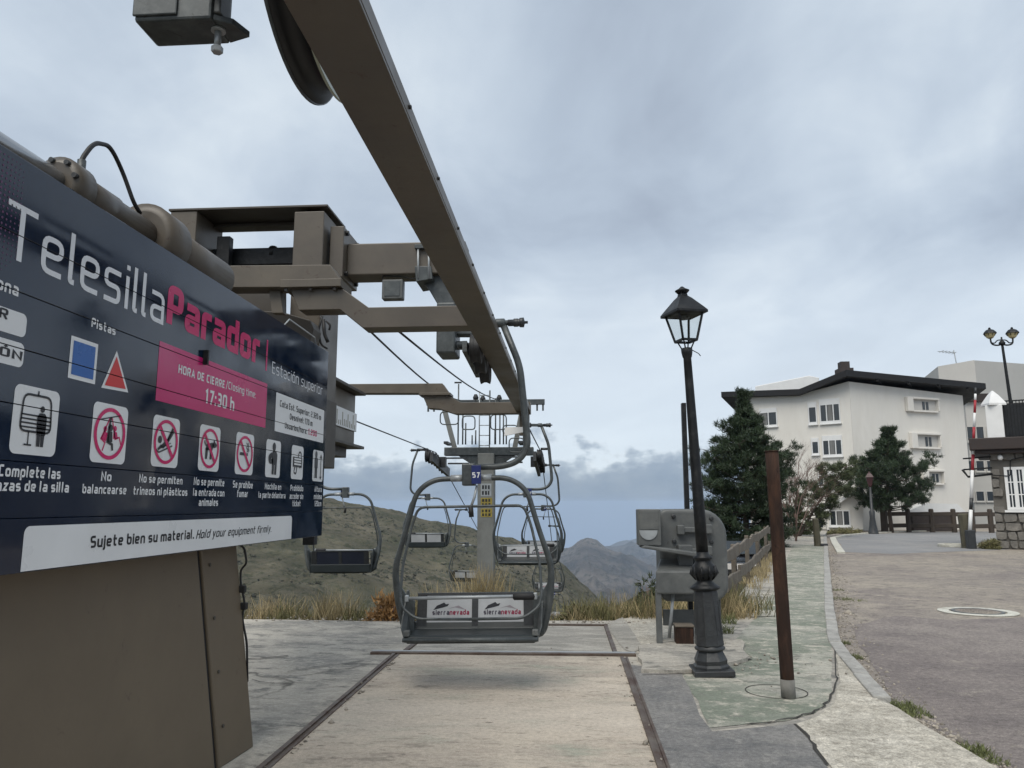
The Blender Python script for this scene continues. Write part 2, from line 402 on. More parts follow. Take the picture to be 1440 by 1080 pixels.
def hill_mat(name, base, dark, light, shrub, s=1.0):
    m = bpy.data.materials.new(name)
    m.use_nodes = True
    t = m.node_tree
    b = t.nodes['Principled BSDF']
    L = t.links.new
    tc = N(t, 'ShaderNodeTexCoord')
    n1 = N(t, 'ShaderNodeTexNoise', inp={'Scale': 0.012 * s, 'Detail': 10, 'Roughness': 0.68, 'Distortion': 0.5})
    n2 = N(t, 'ShaderNodeTexNoise', inp={'Scale': 0.11 * s, 'Detail': 9, 'Roughness': 0.8})
    n3 = N(t, 'ShaderNodeTexNoise', inp={'Scale': 0.035 * s, 'Detail': 8, 'Roughness': 0.7, 'Distortion': 1.2})
    for n in (n1, n2, n3):
        L(tc.outputs['Object'], n.inputs['Vector'])
    r1 = ramp(t, [(0.36, dark), (0.5, base), (0.66, light)])
    L(n1.outputs[0], r1.inputs[0])
    k = N(t, 'ShaderNodeMapRange', inp={1: 0.5, 2: 0.58, 4: 0.85})
    L(n2.outputs[0], k.inputs[0])
    mx = N(t, 'ShaderNodeMix', data_type='RGBA')
    mx.inputs['B'].default_value = (*shrub, 1)
    L(k.outputs[0], mx.inputs['Factor']); L(r1.outputs[0], mx.inputs['A'])
    k2 = N(t, 'ShaderNodeMapRange', inp={1: 0.62, 2: 0.72, 4: 0.55})
    L(n3.outputs[0], k2.inputs[0])
    mx2 = N(t, 'ShaderNodeMix', data_type='RGBA')
    mx2.inputs['B'].default_value = (*[min(1, x * 1.35) for x in light], 1)
    L(k2.outputs[0], mx2.inputs['Factor']); L(mx.outputs['Result'], mx2.inputs['A'])
    L(mx2.outputs['Result'], b.inputs['Base Color'])
    b.inputs['Roughness'].default_value = 0.95
    b.inputs['Specular IOR Level'].default_value = 0.1
    bp = N(t, 'ShaderNodeBump', inp={'Strength': 1.0, 'Distance': 12.0 / s})
    L(n3.outputs[0], bp.inputs['Height'])
    L(bp.outputs[0], b.inputs['Normal'])
    return m


# ------------------------------------------------------------------ object helpers
ORG = {}


def tag(o, label=None, cat=None, group=None, kind=None):
    if label: o['label'] = label
    if cat: o['category'] = cat
    if group: o['group'] = group
    if kind: o['kind'] = kind
    return o


def thing(name, label, cat, loc=(0, 0, 0), rot=(0, 0, 0), group=None, local=False):
    o = bpy.data.objects.new(name, None)
    o.empty_display_size = 0.2
    col.objects.link(o)
    o.location = loc
    o.rotation_euler = rot
    tag(o, label, cat, group)
    ORG[o.name] = Vector((0, 0, 0)) if local else Vector(loc)
    return o


def org(p):
    while p is not None:
        if p.name in ORG:
            return ORG[p.name]
        p = p.parent
    return Vector((0, 0, 0))


def basis(d):
    d = d.normalized()
    a = Vector((0, 0, 1)) if abs(d.z) < 0.9 else Vector((1, 0, 0))
    x = a.cross(d).normalized()
    return x, d.cross(x)


def round_path(pts, rad, n=5):
    """round the corners of a polyline"""
    pts = [Vector(p) for p in pts]
    out = [pts[0]]
    for i in range(1, len(pts) - 1):
        a, b, c = pts[i - 1], pts[i], pts[i + 1]
        r = rad[i] if isinstance(rad, (list, tuple)) else rad
        l1, l2 = (a - b).length, (c - b).length
        k = min(r, l1 * 0.49, l2 * 0.49)
        p0 = b + (a - b).normalized() * k
        p1 = b + (c - b).normalized() * k
        for j in range(n + 1):
            t = j / n
            out.append((1 - t) ** 2 * p0 + 2 * t * (1 - t) * b + t * t * p1)
    out.append(pts[-1])
    return out


class MB:
    def __init__(self):
        self.v, self.f, self.s = [], [], []

    def add(self, vs, fs, smooth=False):
        o = len(self.v)
        self.v += [Vector(p) for p in vs]
        for f in fs:
            self.f.append([i + o for i in f])
            self.s.append(smooth)
        return self

    def box(self, c, s, m=None):
        c = Vector(c)
        h = Vector(s) / 2
        vs = [Vector((x * h.x, y * h.y, z * h.z)) for x in (-1, 1) for y in (-1, 1) for z in (-1, 1)]
        if m is not None:
            vs = [m @ p for p in vs]
        return self.add([p + c for p in vs], [(0, 1, 3, 2), (4, 6, 7, 5), (0, 4, 5, 1), (2, 3, 7, 6), (0, 2, 6, 4), (1, 5, 7, 3)])

    def b2(self, p0, p1):
        p0, p1 = Vector(p0), Vector(p1)
        return self.box((p0 + p1) / 2, [abs(x) for x in (p1 - p0)])

    def bar(self, a, b, wx, wz, up=(0, 0, 1)):
        """rectangular bar from a to b"""
        a, b = Vector(a), Vector(b)
        d = (b - a).normalized()
        up = Vector(up)
        x = d.cross(up)
        if x.length < 1e-4:
            x = d.cross(Vector((1, 0, 0)))
        x.normalize()
        z = x.cross(d)
        vs = []
        for p in (a, b):
            for sx, sz in ((-1, -1), (1, -1), (1, 1), (-1, 1)):
                vs.append(p + x * sx * wx / 2 + z * sz * wz / 2)
        return self.add(vs, [(0, 1, 2, 3), (7, 6, 5, 4), (0, 4, 5, 1), (1, 5, 6, 2), (2, 6, 7, 3), (3, 7, 4, 0)])

    def tube(self, pts, r, n=10, closed=False, caps=True, flat=None):
        pts = [Vector(p) for p in pts]
        m = len(pts)
        rs = r if isinstance(r, (list, tuple)) else [r] * m
        vs, fs = [], []
        x = None
        for i, p in enumerate(pts):
            if closed:
                d = pts[(i + 1) % m] - pts[i - 1]
            else:
                d = pts[min(i + 1, m - 1)] - pts[max(i - 1, 0)]
            d.normalize()
            if x is None:
                x, y = basis(d)
            else:
                x = (x - d * x.dot(d)).normalized()
                y = d.cross(x)
            for k in range(n):
                a = 2 * math.pi * k / n
                q = x * math.cos(a) * rs[i] + y * math.sin(a) * rs[i]
                if flat:
                    fv, fk = Vector(flat[0]), flat[1]
                    q = q + fv * q.dot(fv) * (fk - 1)
                vs.append(p + q)
        for i in range(m if closed else m - 1):
            j = (i + 1) % m
            for k in range(n):
                k2 = (k + 1) % n
                fs.append((i * n + k, i * n + k2, j * n + k2, j * n + k))
        self.add(vs, fs, True)
        if caps and not closed:
            o = len(self.v) - len(vs)
            self.f.append([o + k for k in reversed(range(n))]); self.s.append(False)
            self.f.append([o + (m - 1) * n + k for k in range(n)]); self.s.append(False)
        return self

    def lathe(self, prof, n=24, o=(0, 0, 0), ax=(0, 0, 1), smooth=True, square=False, rot=0.0):
        """prof: (radius, height) pairs round an axis"""
        o, d = Vector(o), Vector(ax).normalized()
        x, y = basis(d)
        vs, fs = [], []
        for (r, h) in prof:
            for k in range(n):
                a = 2 * math.pi * k / n + rot
                vs.append(o + d * h + x * math.cos(a) * r + y * math.sin(a) * r)
        for i in range(len(prof) - 1):
            for k in range(n):
                k2 = (k + 1) % n
                fs.append((i * n + k, i * n + k2, (i + 1) * n + k2, (i + 1) * n + k))
        self.add(vs, fs, smooth)
        of = len(self.v) - len(vs)
        self.f.append([of + k for k in reversed(range(n))]); self.s.append(False)
        self.f.append([of + (len(prof) - 1) * n + k for k in range(n)]); self.s.append(False)
        return self

    def prism(self, poly, ext):
        """poly: planar 3-D polygon, ext: extrusion vector"""
        n = len(poly)
        e = Vector(ext)
        vs = [Vector(p) for p in poly] + [Vector(p) + e for p in poly]
        fs = [list(reversed(range(n))), list(range(n, 2 * n))]
        for i in range(n):
            j = (i + 1) % n
            fs.append((i, j, j + n, i + n))
        return self.add(vs, fs)

    def zscale(self, k):
        for p in self.v:
            p.z *= k
        return self

    def build(self, name, m, parent=None, bevel=0.0, label=None, seg=2):
        o0 = org(parent)
        me = bpy.data.meshes.new(name)
        me.from_pydata([(p.x - o0.x, p.y - o0.y, p.z - o0.z) for p in self.v], [], self.f)
        me.polygons.foreach_set('use_smooth', self.s)
        bm = bmesh.new()
        bm.from_mesh(me)
        bmesh.ops.recalc_face_normals(bm, faces=bm.faces)
        bm.to_mesh(me)
        bm.free()
        me.materials.append(m)
        o = bpy.data.objects.new(name, me)
        col.objects.link(o)
        if parent is not None:
            o.parent = parent
        if bevel:
            md = o.modifiers.new('bevel', 'BEVEL')
            md.width = bevel
            md.segments = seg
            md.limit_method = 'ANGLE'
            md.angle_limit = R(40)
        if label:
            o['label'] = label
        return o


def copy_tree(o, parent=None):
    c = o.copy()
    col.objects.link(c)
    c.parent = parent
    for ch in o.children:
        copy_tree(ch, c)
    return c


def np_mesh(name, verts, faces, m, parent=None, smooth=False):
    """verts (n,3) float array, faces (k,3|4) int array"""
    o0 = org(parent)
    verts = np.asarray(verts, dtype=np.float32) - np.array(o0[:], dtype=np.float32)
    faces = np.asarray(faces, dtype=np.int32)
    k = faces.shape[1]
    me = bpy.data.meshes.new(name)
    me.vertices.add(len(verts))
    me.vertices.foreach_set('co', verts.ravel())
    me.loops.add(faces.size)
    me.loops.foreach_set('vertex_index', faces.ravel())
    me.polygons.add(len(faces))
    me.polygons.foreach_set('loop_start', np.arange(0, faces.size, k, dtype=np.int32))
    if smooth:
        me.polygons.foreach_set('use_smooth', np.ones(len(faces), dtype=bool))
    me.update(calc_edges=True)
    me.materials.append(m)
    o = bpy.data.objects.new(name, me)
    col.objects.link(o)
    if parent is not None:
        o.parent = parent
    return o


def sheet(name, pts, m, z, thick=0.0, parent=None):
    """flat ground sheet from a list of world points (x, y)"""
    mb = MB()
    vs = [Vector((p[0], p[1], z)) for p in pts]
    if thick:
        mb.prism([Vector((p[0], p[1], z - thick)) for p in pts], (0, 0, thick))
    else:
        mb.add(vs, [list(range(len(vs)))])
    return mb.build(name, m, parent)


def gz(px, py, z=0.0):
    p = atZ(px, py, z)
    return (p.x, p.y)


def wobble(pts, amp, step, seed, closed=True):
    """subdivide a 2-D outline and jitter it so that edges are not ruler-straight"""
    rnd = random.Random(seed)
    out = []
    n = len(pts)
    for i in range(n if closed else n - 1):
        a, b = Vector(pts[i]), Vector(pts[(i + 1) % n])
        k = max(1, int((b - a).length / step))
        for j in range(k):
            p = a.lerp(b, j / k)
            if j or True:
                p = p + Vector((rnd.uniform(-amp, amp), rnd.uniform(-amp, amp)))
            out.append((p.x, p.y))
    return out
# ------------------------------------------------------------------ terrain
_rng = np.random.default_rng(5)
_lat = _rng.random((256, 256))


def vnoise(x, y):
    xi, yi = np.floor(x).astype(int), np.floor(y).astype(int)
    fx, fy = x - xi, y - yi
    fx = fx * fx * (3 - 2 * fx); fy = fy * fy * (3 - 2 * fy)
    g = lambda a, b: _lat[a % 256, b % 256]
    return (g(xi, yi) * (1 - fx) + g(xi + 1, yi) * fx) * (1 - fy) + (g(xi, yi + 1) * (1 - fx) + g(xi + 1, yi + 1) * fx) * fy


def fbm(x, y, o=5, ridge=False):
    s, a, tot = 0, 1.0, 0
    for i in range(o):
        n = vnoise(x * 2 ** i + i * 17.3, y * 2 ** i + i * 9.1)
        if ridge:
            n = 1 - np.abs(2 * n - 1)
        s = s + a * n
        tot += a
        a *= 0.5
    return s / tot


def azel(px, py):
    d = ray(px, py)
    return math.atan2(d.x, d.y), math.atan2(d.z, math.hypot(d.x, d.y))


FA, FB = Vector((2.28, 12.37)), Vector((12.65, 46.1))
FD = (FB - FA).normalized()
RIDGE = [azel(*p) for p in [(-900, 560), (-300, 640), (200, 672), (463, 702), (519, 712), (552, 717), (600, 733), (673, 748), (720, 758), (790, 790), (850, 850), (950, 920)]]


def sstep(a, b, x):
    t = np.clip((x - a) / (b - a), 0, 1)
    return t * t * (3 - 2 * t)


def terrain_h(x, y):
    r = np.hypot(x, y)
    az = np.arctan2(x, y)
    s1 = y - 11.85
    s2 = (x - FA.x) * (-FD.y) + (y - FA.y) * FD.x
    d1 = 0.5 * np.clip(s1, 0, 2) ** 2 * 0.25 + 0.3 * np.clip(s1 - 1.5, 0, None)
    d2 = 0.85 * sstep(0.1, 1.6, s2) + 0.62 * np.clip(s2 - 3.6, 0, None)
    drop = np.where((s1 > 0) & (s2 > 0), np.minimum(d1, d2), 0)
    z = -0.1 - drop - 0.22 * np.clip(r - 150, 0, None)
    z = z + np.where((s1 > 0) & (s2 > 0), (fbm(x * 0.6, y * 0.6, 3) - 0.5) * 0.3 * np.clip(drop, 0, 1), 0)
    ra = np.interp(az, [a for a, e in RIDGE], [e for a, e in RIDGE])
    t = np.clip((r - 130) / 520, 0, 1)
    el = ra - R(15) * (1 - t) ** 1.25
    spur = (fbm(x * 0.012, y * 0.012, 5, True) - 0.55) * 16 * sstep(130, 300, r) * (1 - t) ** 0.5
    hill = r * np.tan(el) + 1.7 + spur + (fbm(x * 0.05, y * 0.05, 5) - 0.5) * 7 * sstep(120, 250, r) + (fbm(x * 0.22, y * 0.22, 3, True) - .5) * 1.6 * sstep(120, 250, r)
    hill = np.where(r > 650, hill - (r - 650) * 0.5, hill)
    front = (az > -1.6) & (az < 0.6) & (r > 110)
    return np.where(front, np.maximum(z, hill), z)


def build_terrain():
    az = np.concatenate([np.linspace(-math.pi, -1.0, 60, endpoint=False), np.linspace(-1.0, 0.9, 420, endpoint=False), np.linspace(0.9, math.pi, 60)])
    rr = np.concatenate([[0.0], np.geomspace(1.5, 110, 150, endpoint=False), np.linspace(110, 690, 250, endpoint=False), np.geomspace(690, 1500, 24), [4000, 9000]])
    A, RR = np.meshgrid(az, rr)
    X, Y = RR * np.sin(A), RR * np.cos(A)
    Z = terrain_h(X, Y)
    v = np.stack([X, Y, Z], -1).reshape(-1, 3)
    n, m = len(rr), len(az)
    i = np.arange(n - 1)[:, None] * m + np.arange(m - 1)[None, :]
    f = np.stack([i, i + m, i + m + 1, i + 1], -1).reshape(-1, 4)
    mt = hill_mat('hillside_scrub', (0.132, 0.12, 0.082), (0.09, 0.089, 0.055), (0.185, 0.163, 0.118), (0.055, 0.06, 0.034))
    o = np_mesh('ground', v, f, mt, smooth=True)
    tag(o, 'brown scrubby ground falling away into the valley and rising as the left hillside', 'ground', kind='structure')


build_terrain()


def build_scrub():
    rng = np.random.default_rng(12)
    n = 7000
    az = rng.uniform(-.75, .12, n)
    r = rng.uniform(130, 640, n)
    x, y = r * np.sin(az), r * np.cos(az)
    keep = fbm(x * .02 + 5, y * .02, 3) > .47
    x, y = x[keep], y[keep]
    n = len(x)
    z = terrain_h(x, y)
    c = np.stack([x, y, z + .2], 1)
    s = rng.uniform(.35, 1.25, n)
    k = 12
    cc = np.repeat(c, k, 0) + rng.normal(0, .45, (n * k, 3)) * np.repeat(s, k)[:, None] * [1, 1, .5]
    d = rng.normal(0, 1, (n * k, 3, 3)) * (.55 * np.repeat(s, k))[:, None, None] * [1, 1, .8]
    v = (cc[:, None, :] + d).reshape(-1, 3)
    o = np_mesh('hillside_scrub', v, np.arange(len(v)).reshape(-1, 3), mat('scrub_green', (.05, .05, .03), .8, var=.3, vscale=.05, bump=0, island=.5))
    tag(o, 'dark scrub bushes scattered over the left hillside', 'scrub', kind='stuff')


build_scrub()


def build_range(name, label, ridge, r0, r1, low, mt, amp, seed):
    pts = sorted(azel(*p) for p in ridge)
    az = np.linspace(pts[0][0], pts[-1][0], 560)
    t = np.concatenate([np.linspace(0, 1, 170), [1.08, 1.3]])
    A, T = np.meshgrid(az, t)
    ra = np.interp(A, [p[0] for p in pts], [p[1] for p in pts])
    rr = r0 + (r1 - r0) * T
    X, Y = rr * np.sin(A), rr * np.cos(A)
    el = R(low) + (ra - R(low)) * np.clip(T, 0, 1) ** 0.8
    Z = rr * np.tan(el) + 1.7
    k = 1 / (amp * 2.6)
    Z = Z + rr * (fbm(A * 60 + seed, A * 0 + seed, 6) - .5) * .010 * np.clip(T, 0, 1) ** 2
    Z = Z + (fbm(X * k + seed, Y * k, 7, True) - 0.6) * amp * 2.0 * np.clip(1.3 - T, 0.24, 1)
    Z = np.where(T > 1, Z - (T - 1) * (r1 - r0) * 0.8, Z)
    v = np.stack([X, Y, Z], -1).reshape(-1, 3)
    n, m = len(t), len(az)
    i = np.arange(n - 1)[:, None] * m + np.arange(m - 1)[None, :]
    f = np.stack([i, i + m, i + m + 1, i + 1], -1).reshape(-1, 4)
    o = np_mesh(name, v, f, mt, smooth=True)
    tag(o, label, 'mountain', kind='structure')


MT1 = hill_mat('mountain_rock', (0.11, 0.098, 0.088), (0.055, 0.053, 0.05), (0.2, 0.175, 0.15), (0.045, 0.05, 0.04), 0.35)
build_range('mountain', 'brown rocky mountain spur across the valley', [(560, 880), (640, 830), (720, 800), (760, 788), (795, 774), (812, 765), (827, 761), (840, 764), (850, 770), (880, 782), (930, 806), (1000, 850)], 1700, 3300, -9, MT1, 130, 3)
build_range('mountain', 'blue hazy mountain range on the horizon', [(-400, 770), (300, 772), (600, 775), (760, 778), (800, 779), (850, 769), (869, 764), (894, 756), (930, 761), (985, 756), (1100, 764), (1300, 758), (1700, 770), (2300, 760)], 4200, 7800, -6, MT1, 260, 11)

# ------------------------------------------------------------------ paved surfaces
KERB = [Vector(gz(*p)) for p in [(1243, 985), (1207, 945), (1178, 912), (1171, 893), (1167, 860), (1164, 820), (1162, 790), (1161.5, 770), (1160, 752)]]
APRON = [gz(1262, 996), gz(1300, 1022), gz(1345, 1048), gz(1400, 1080), gz(1560, 1180)]
FEND = FA + FD * 52


def build_paving():
    edge = [(p.x, p.y) for p in KERB]
    left = [(-14, -3), (-14, 11.5), (-8, 11.75), (-3, 11.6), (0.6, 11.9), (1.3, 12.3), (2.35, 12.6)]
    fe = [(FA.x + FD.x * t, FA.y + FD.y * t) for t in (6, 14, 24, 36, 52)]
    right = list(reversed(edge))
    poly = wobble(left + fe + [(20.3, 62.5)] + right + APRON + [(APRON[-1][0] + 0.2, -3)], 0.012, 0.6, 3)
    o = sheet('pavement', poly, MAT_CONC, 0.0, 0.09)
    tag(o, 'worn pale concrete paving round the lift and along the path', 'pavement', kind='structure')
    # road
    rd = [(APRON[-1][0] - 0.3, -4), gz(1380, 1082, -.06), gz(1250, 1005, -.06), (KERB[1].x - .05, KERB[1].y), (KERB[3].x - .05, KERB[3].y), (KERB[5].x - .05, KERB[5].y), (KERB[-1].x - .1, KERB[-1].y), (26, 68), (60, 60), (60, -4)]
    o = sheet('road', rd, MAT_ROAD, -0.06)
    tag(o, 'brownish grey asphalt road with worn patches', 'road', kind='structure')
    nr = wobble([gz(1202, 880, -.06), gz(1260, 866, -.06), gz(1340, 872, -.06), gz(1440, 868, -.06), gz(1700, 868, -.06), (9.5, -3.5), (2.6, -3.5), gz(1430, 1090, -.06), gz(1352, 1046, -.06), gz(1300, 1016, -.06), gz(1262, 985, -.06), gz(1224, 935, -.06)], .05, .5, 21)
    o = sheet('near_road', nr, MAT_ROADN, -0.0565)
    tag(o, 'darker purplish brown asphalt of the near road', 'road', kind='structure')
    fr = wobble([gz(1184, 776, -.06), gz(1260, 779, -.06), gz(1330, 776, -.06), gz(1440, 772, -.06), gz(1560, 772, -.06), gz(1560, 747, -.06), gz(1300, 748, -.06), gz(1200, 752, -.06), gz(1176, 757, -.06)], 0.1, 1.0, 4)
    o = sheet('road_patch', fr, MAT_ROADF, -0.056)
    tag(o, 'lighter bluish asphalt of the far road', 'road', kind='structure')
    # green worn pavement
    g = [gz(962, 948), gz(985, 1000), gz(998, 1024), gz(1050, 1020), gz(1108, 1014), gz(1150, 1002), gz(1168, 985), gz(1172, 960), gz(1169, 900), gz(1164, 850), gz(1160, 800), gz(1158, 766), gz(1115, 766), gz(1088, 830), gz(1062, 868), gz(1030, 905), gz(1060, 925)]
    o = sheet('painted_pavement', wobble(g, 0.02, 0.3, 8), MAT_GREEN, 0.004)
    tag(o, 'pavement with worn greenish paint and a rounded corner', 'pavement', kind='structure')
    a = [gz(881, 935), gz(938, 1080), (0.66, -3), (1.75, -3), gz(1190, 1110), gz(1160, 1076), gz(1135, 1040), gz(1114, 1019), gz(1050, 1026), gz(1000, 1030), gz(985, 1006), gz(958, 944)]
    o = sheet('asphalt_strip', wobble(a, 0.012, 0.3, 9), MAT_ASPH, 0.008)
    tag(o, 'dark grey asphalt strip beside the loading mat', 'pavement', kind='structure')
    p = [gz(1117, 1020), gz(1150, 1008), gz(1173, 990), gz(1180, 960), gz(1176, 918), gz(1200, 945), gz(1236, 985)] + APRON + [(1.85, 3.2), gz(1194, 1110), gz(1164, 1076), gz(1139, 1040)]
    o = sheet('concrete_apron', wobble(p, 0.012, 0.25, 10), MAT_PALE, 0.008)
    tag(o, 'pale rough concrete apron sloping to the road', 'pavement', kind='structure')
    gv = [gz(870, 872), gz(905, 862), gz(960, 868), gz(985, 905), gz(925, 915), gz(895, 912)]
    o = sheet('dirt_path', wobble(gv, 0.04, 0.3, 12), MAT_PALE, 0.004)
    tag(o, 'pale dusty patch beside the grey machine', 'path', kind='structure')
    st = [gz(850, 879), gz(876, 868), gz(905, 912), gz(890, 918), gz(878, 914)]
    o = sheet('asphalt_patch', wobble(st, 0.006, 0.3, 13), MAT_CONC2, 0.006)
    tag(o, 'small grey concrete wedge behind the mat corner', 'pavement', kind='structure')
    # cracks on the left slab and beside the lamp
    for i, (pts, wd) in enumerate([([(405, 946), (440, 939), (490, 934), (532, 936)], .02), ([(352, 957), (380, 963), (430, 962), (472, 956)], .02), ([(348, 928), (378, 926), (405, 923)], .045), ([(998, 938), (1030, 934), (1056, 928)], .05),
                                   ([(1000, 1025), (1060, 1020), (1110, 1013), (1150, 1001), (1170, 983), (1176, 955), (1173, 905), (1168, 850)], .022), ([(1116, 1020), (1140, 1043), (1166, 1078)], .03), ([(1055, 869), (1090, 867)], .05), ([(903, 950), (1000, 947)], .02)]):
        w_ = [Vector(gz(*q)) for q in pts]
        pp = round_path([Vector((q.x, q.y, 0)) for q in w_], 0.3, 4)
        rnd = random.Random(i)
        L_, Rr = [], []
        for k, q in enumerate(pp):
            d = (pp[min(k + 1, len(pp) - 1)] - pp[max(k - 1, 0)]).normalized()
            nn = Vector((-d.y, d.x, 0))
            ww = wd * rnd.uniform(.3, 1) * .5
            j = nn * rnd.uniform(-.02, .02)
            L_.append(q + nn * ww + j); Rr.append(q - nn * ww + j)
        mb = MB()
        vs = L_ + Rr
        m = len(L_)
        mb.add([Vector((v.x, v.y, 0.0125)) for v in vs], [(k, k + 1, m + k + 1, m + k) for k in range(m - 1)])
        o = mb.build('crack', CRACK)
        tag(o, 'dark jagged crack in the paving', 'crack', kind='structure')


build_paving()


def build_mats():
    xl, xr = -1.99, 0.605
    o = sheet('loading_mat', [(xl + .03, -3), (xr - .03, -3), (xr - .03, 9.12), (xl + .03, 9.08)], MAT_TAN, 0.006)
    tag(o, 'tan worn loading mat under the chair', 'mat', kind='structure')
    o = sheet('back_mat', [(xl + .1, 9.22), (xr - .12, 9.26), (0.47, 11.32), (-1.86, 11.26)], MAT_CONC2, 0.006)
    tag(o, 'greyer far section of the loading mat', 'mat', kind='structure')
    t = thing('mat_frame', 'rusty steel edging round the tan loading mat', 'frame', (-0.7, 9.1, 0))
    for x in (xl, xr):
        mb = MB()
        mb.b2((x - .05, -3, -.02), (x - .012, 9.06, .022))
        mb.b2((x + .012, -3, -.02), (x + .035, 9.06, .016))
        mb.b2((x - .012, -3, -.02), (x + .012, 9.06, .009))
        mb.build('edge_rail', RAIL, t, .003)
    MB().bar((-2.3, 9.10, .012), (.74, 9.19, .014), .075, .03).build('cross_plate', RAIL, t, .003)
    MB().bar((-2.3, 9.16, .014), (.74, 9.25, .016), .05, .034).build('cross_lip', GALV_L, t, .003)
    MB().bar((xl + .06, 9.28, .01), (-1.88, 11.3, .01), .06, .024).build('edge_rail', RAIL, t, .003)
    MB().bar((xr - .09, 9.3, .01), (.5, 11.3, .01), .05, .03).build('edge_rail', RAIL, t, .003)
    MB().bar((-1.9, 11.32, .012), (.53, 11.37, .012), .06, .03).build('end_plate', RAIL, t, .003)


build_mats()


def build_kerb():
    t = thing('kerb', 'row of pale concrete kerb stones along the road', 'kerb', (KERB[0].x, KERB[0].y, 0))
    t['kind'] = 'structure'
    path = round_path([Vector((p.x, p.y, 0)) for p in KERB], .35, 4)
    L = [0]
    for a, b in zip(path, path[1:]):
        L.append(L[-1] + (b - a).length)

    def at(s):
        for k in range(len(L) - 1):
            if s <= L[k + 1]:
                return path[k].lerp(path[k + 1], (s - L[k]) / (L[k + 1] - L[k] + 1e-9))
        return path[-1]
    rnd = random.Random(2)
    s = 0.02
    while s < L[-1] - .3:
        ln = 0.98 * rnd.uniform(.94, 1.04) if s < 40 else 4.0
        e = min(s + ln, L[-1])
        a, b = at(s + .012), at(e - .012)
        z = .022 + rnd.uniform(-.008, .008)
        d = (b - a).normalized()
        nn = Vector((d.y, -d.x, 0)) * (.0 + rnd.uniform(-.008, .008))
        MB().bar(a + nn + Vector((0, 0, z - .08)), b + nn + Vector((0, 0, z - .08)), .15, .16).build('kerb_stone', MAT_KERB, t, .014)
        s = e


build_kerb()


def annulus(mb, c, r0, r1, z, h, n=40, sq=1.0):
    vs, fs = [], []
    for k in range(n):
        a = 2 * math.pi * k / n
        for r_, zz in ((r0, z), (r0, z + h), (r1, z + h), (r1, z)):
            vs.append(Vector((c[0] + math.cos(a) * r_, c[1] + math.sin(a) * r_ * sq, zz)))
    for k in range(n):
        j = (k + 1) % n
        for q in range(4):
            fs.append((k * 4 + q, k * 4 + (q + 1) % 4, j * 4 + (q + 1) % 4, j * 4 + q))
    mb.add(vs, fs)


def build_road_bits():
    c = gz(1375, 861, -.06)
    t = thing('manhole', 'round manhole in the road with a white painted collar', 'manhole', (c[0], c[1], -.06))
    mb = MB(); annulus(mb, c, .43, .60, -.055, .012, sq=.92); mb.build('painted_collar', MAT_PAINTW, t, .003)
    mb = MB(); annulus(mb, c, .34, .39, -.055, .016); mb.build('cover_frame', CAB, t)
    mb = MB(); mb.lathe([(.335, 0), (.335, .012)], 32, (c[0], c[1], -.055))
    for k in range(-3, 4):
        for j in range(-3, 4):
            if k * k + j * j < 12:
                mb.box((c[0] + k * .085, c[1] + j * .085, -.041), (.05, .05, .006))
    mb.build('cover', MAT_ROAD, t)
    # white painted edge line where the far road begins
    for k, pts in enumerate([[(1171, 757), (1174, 764), (1179, 772), (1183, 778)], [(1171, 757), (1190, 753), (1230, 749.5), (1300, 747)]]):
        pp = [Vector((*gz(*q, -.05), -.05)) for q in pts]
        mb = MB()
        for a, b in zip(pp, pp[1:]):
            mb.bar(a, b, .28, .1)
        o = mb.build('painted_kerb', MAT_PAINTW)
        tag(o, ['white painted kerb turning into the far road', 'low white kerb along the far side of the road'][k], 'kerb', kind='structure')
    c = gz(1352, 769, -.06)
    t = thing('traffic_island', 'small round pale yellow kerb island at the barrier post', 'island', (c[0], c[1], -.06))
    mb = MB(); annulus(mb, c, .7, .92, -.06, .12, 32, .8); mb.build('ring', MAT_PAINTW, t, .02)
    mb = MB(); mb.lathe([(.72, 0), (.68, .07)], 24, (c[0], c[1], -.06)); mb.build('fill', MAT_DIRT, t)


build_road_bits()


# ------------------------------------------------------------------ vegetation
def tri_clumps(centres, dirs, rng, n, ln, wd, up=0.3, spread=0.8):
    """needle triangles radiating from clump centres"""
    k = len(centres)
    c = np.repeat(centres, n, 0)
    d = np.repeat(dirs, n, 0) + rng.normal(0, spread, (k * n, 3))
    d[:, 2] += up
    d /= np.linalg.norm(d, axis=1)[:, None]
    s = rng.normal(0, 1, (k * n, 3))
    s -= d * (s * d).sum(1)[:, None]
    s /= np.linalg.norm(s, axis=1)[:, None]
    l = ln * rng.uniform(.6, 1.2, (k * n, 1))
    b = c + rng.normal(0, ln * .25, (k * n, 3))
    v = np.stack([b - s * wd, b + s * wd, b + d * l], 1).reshape(-1, 3)
    return v, np.arange(k * n * 3).reshape(-1, 3)


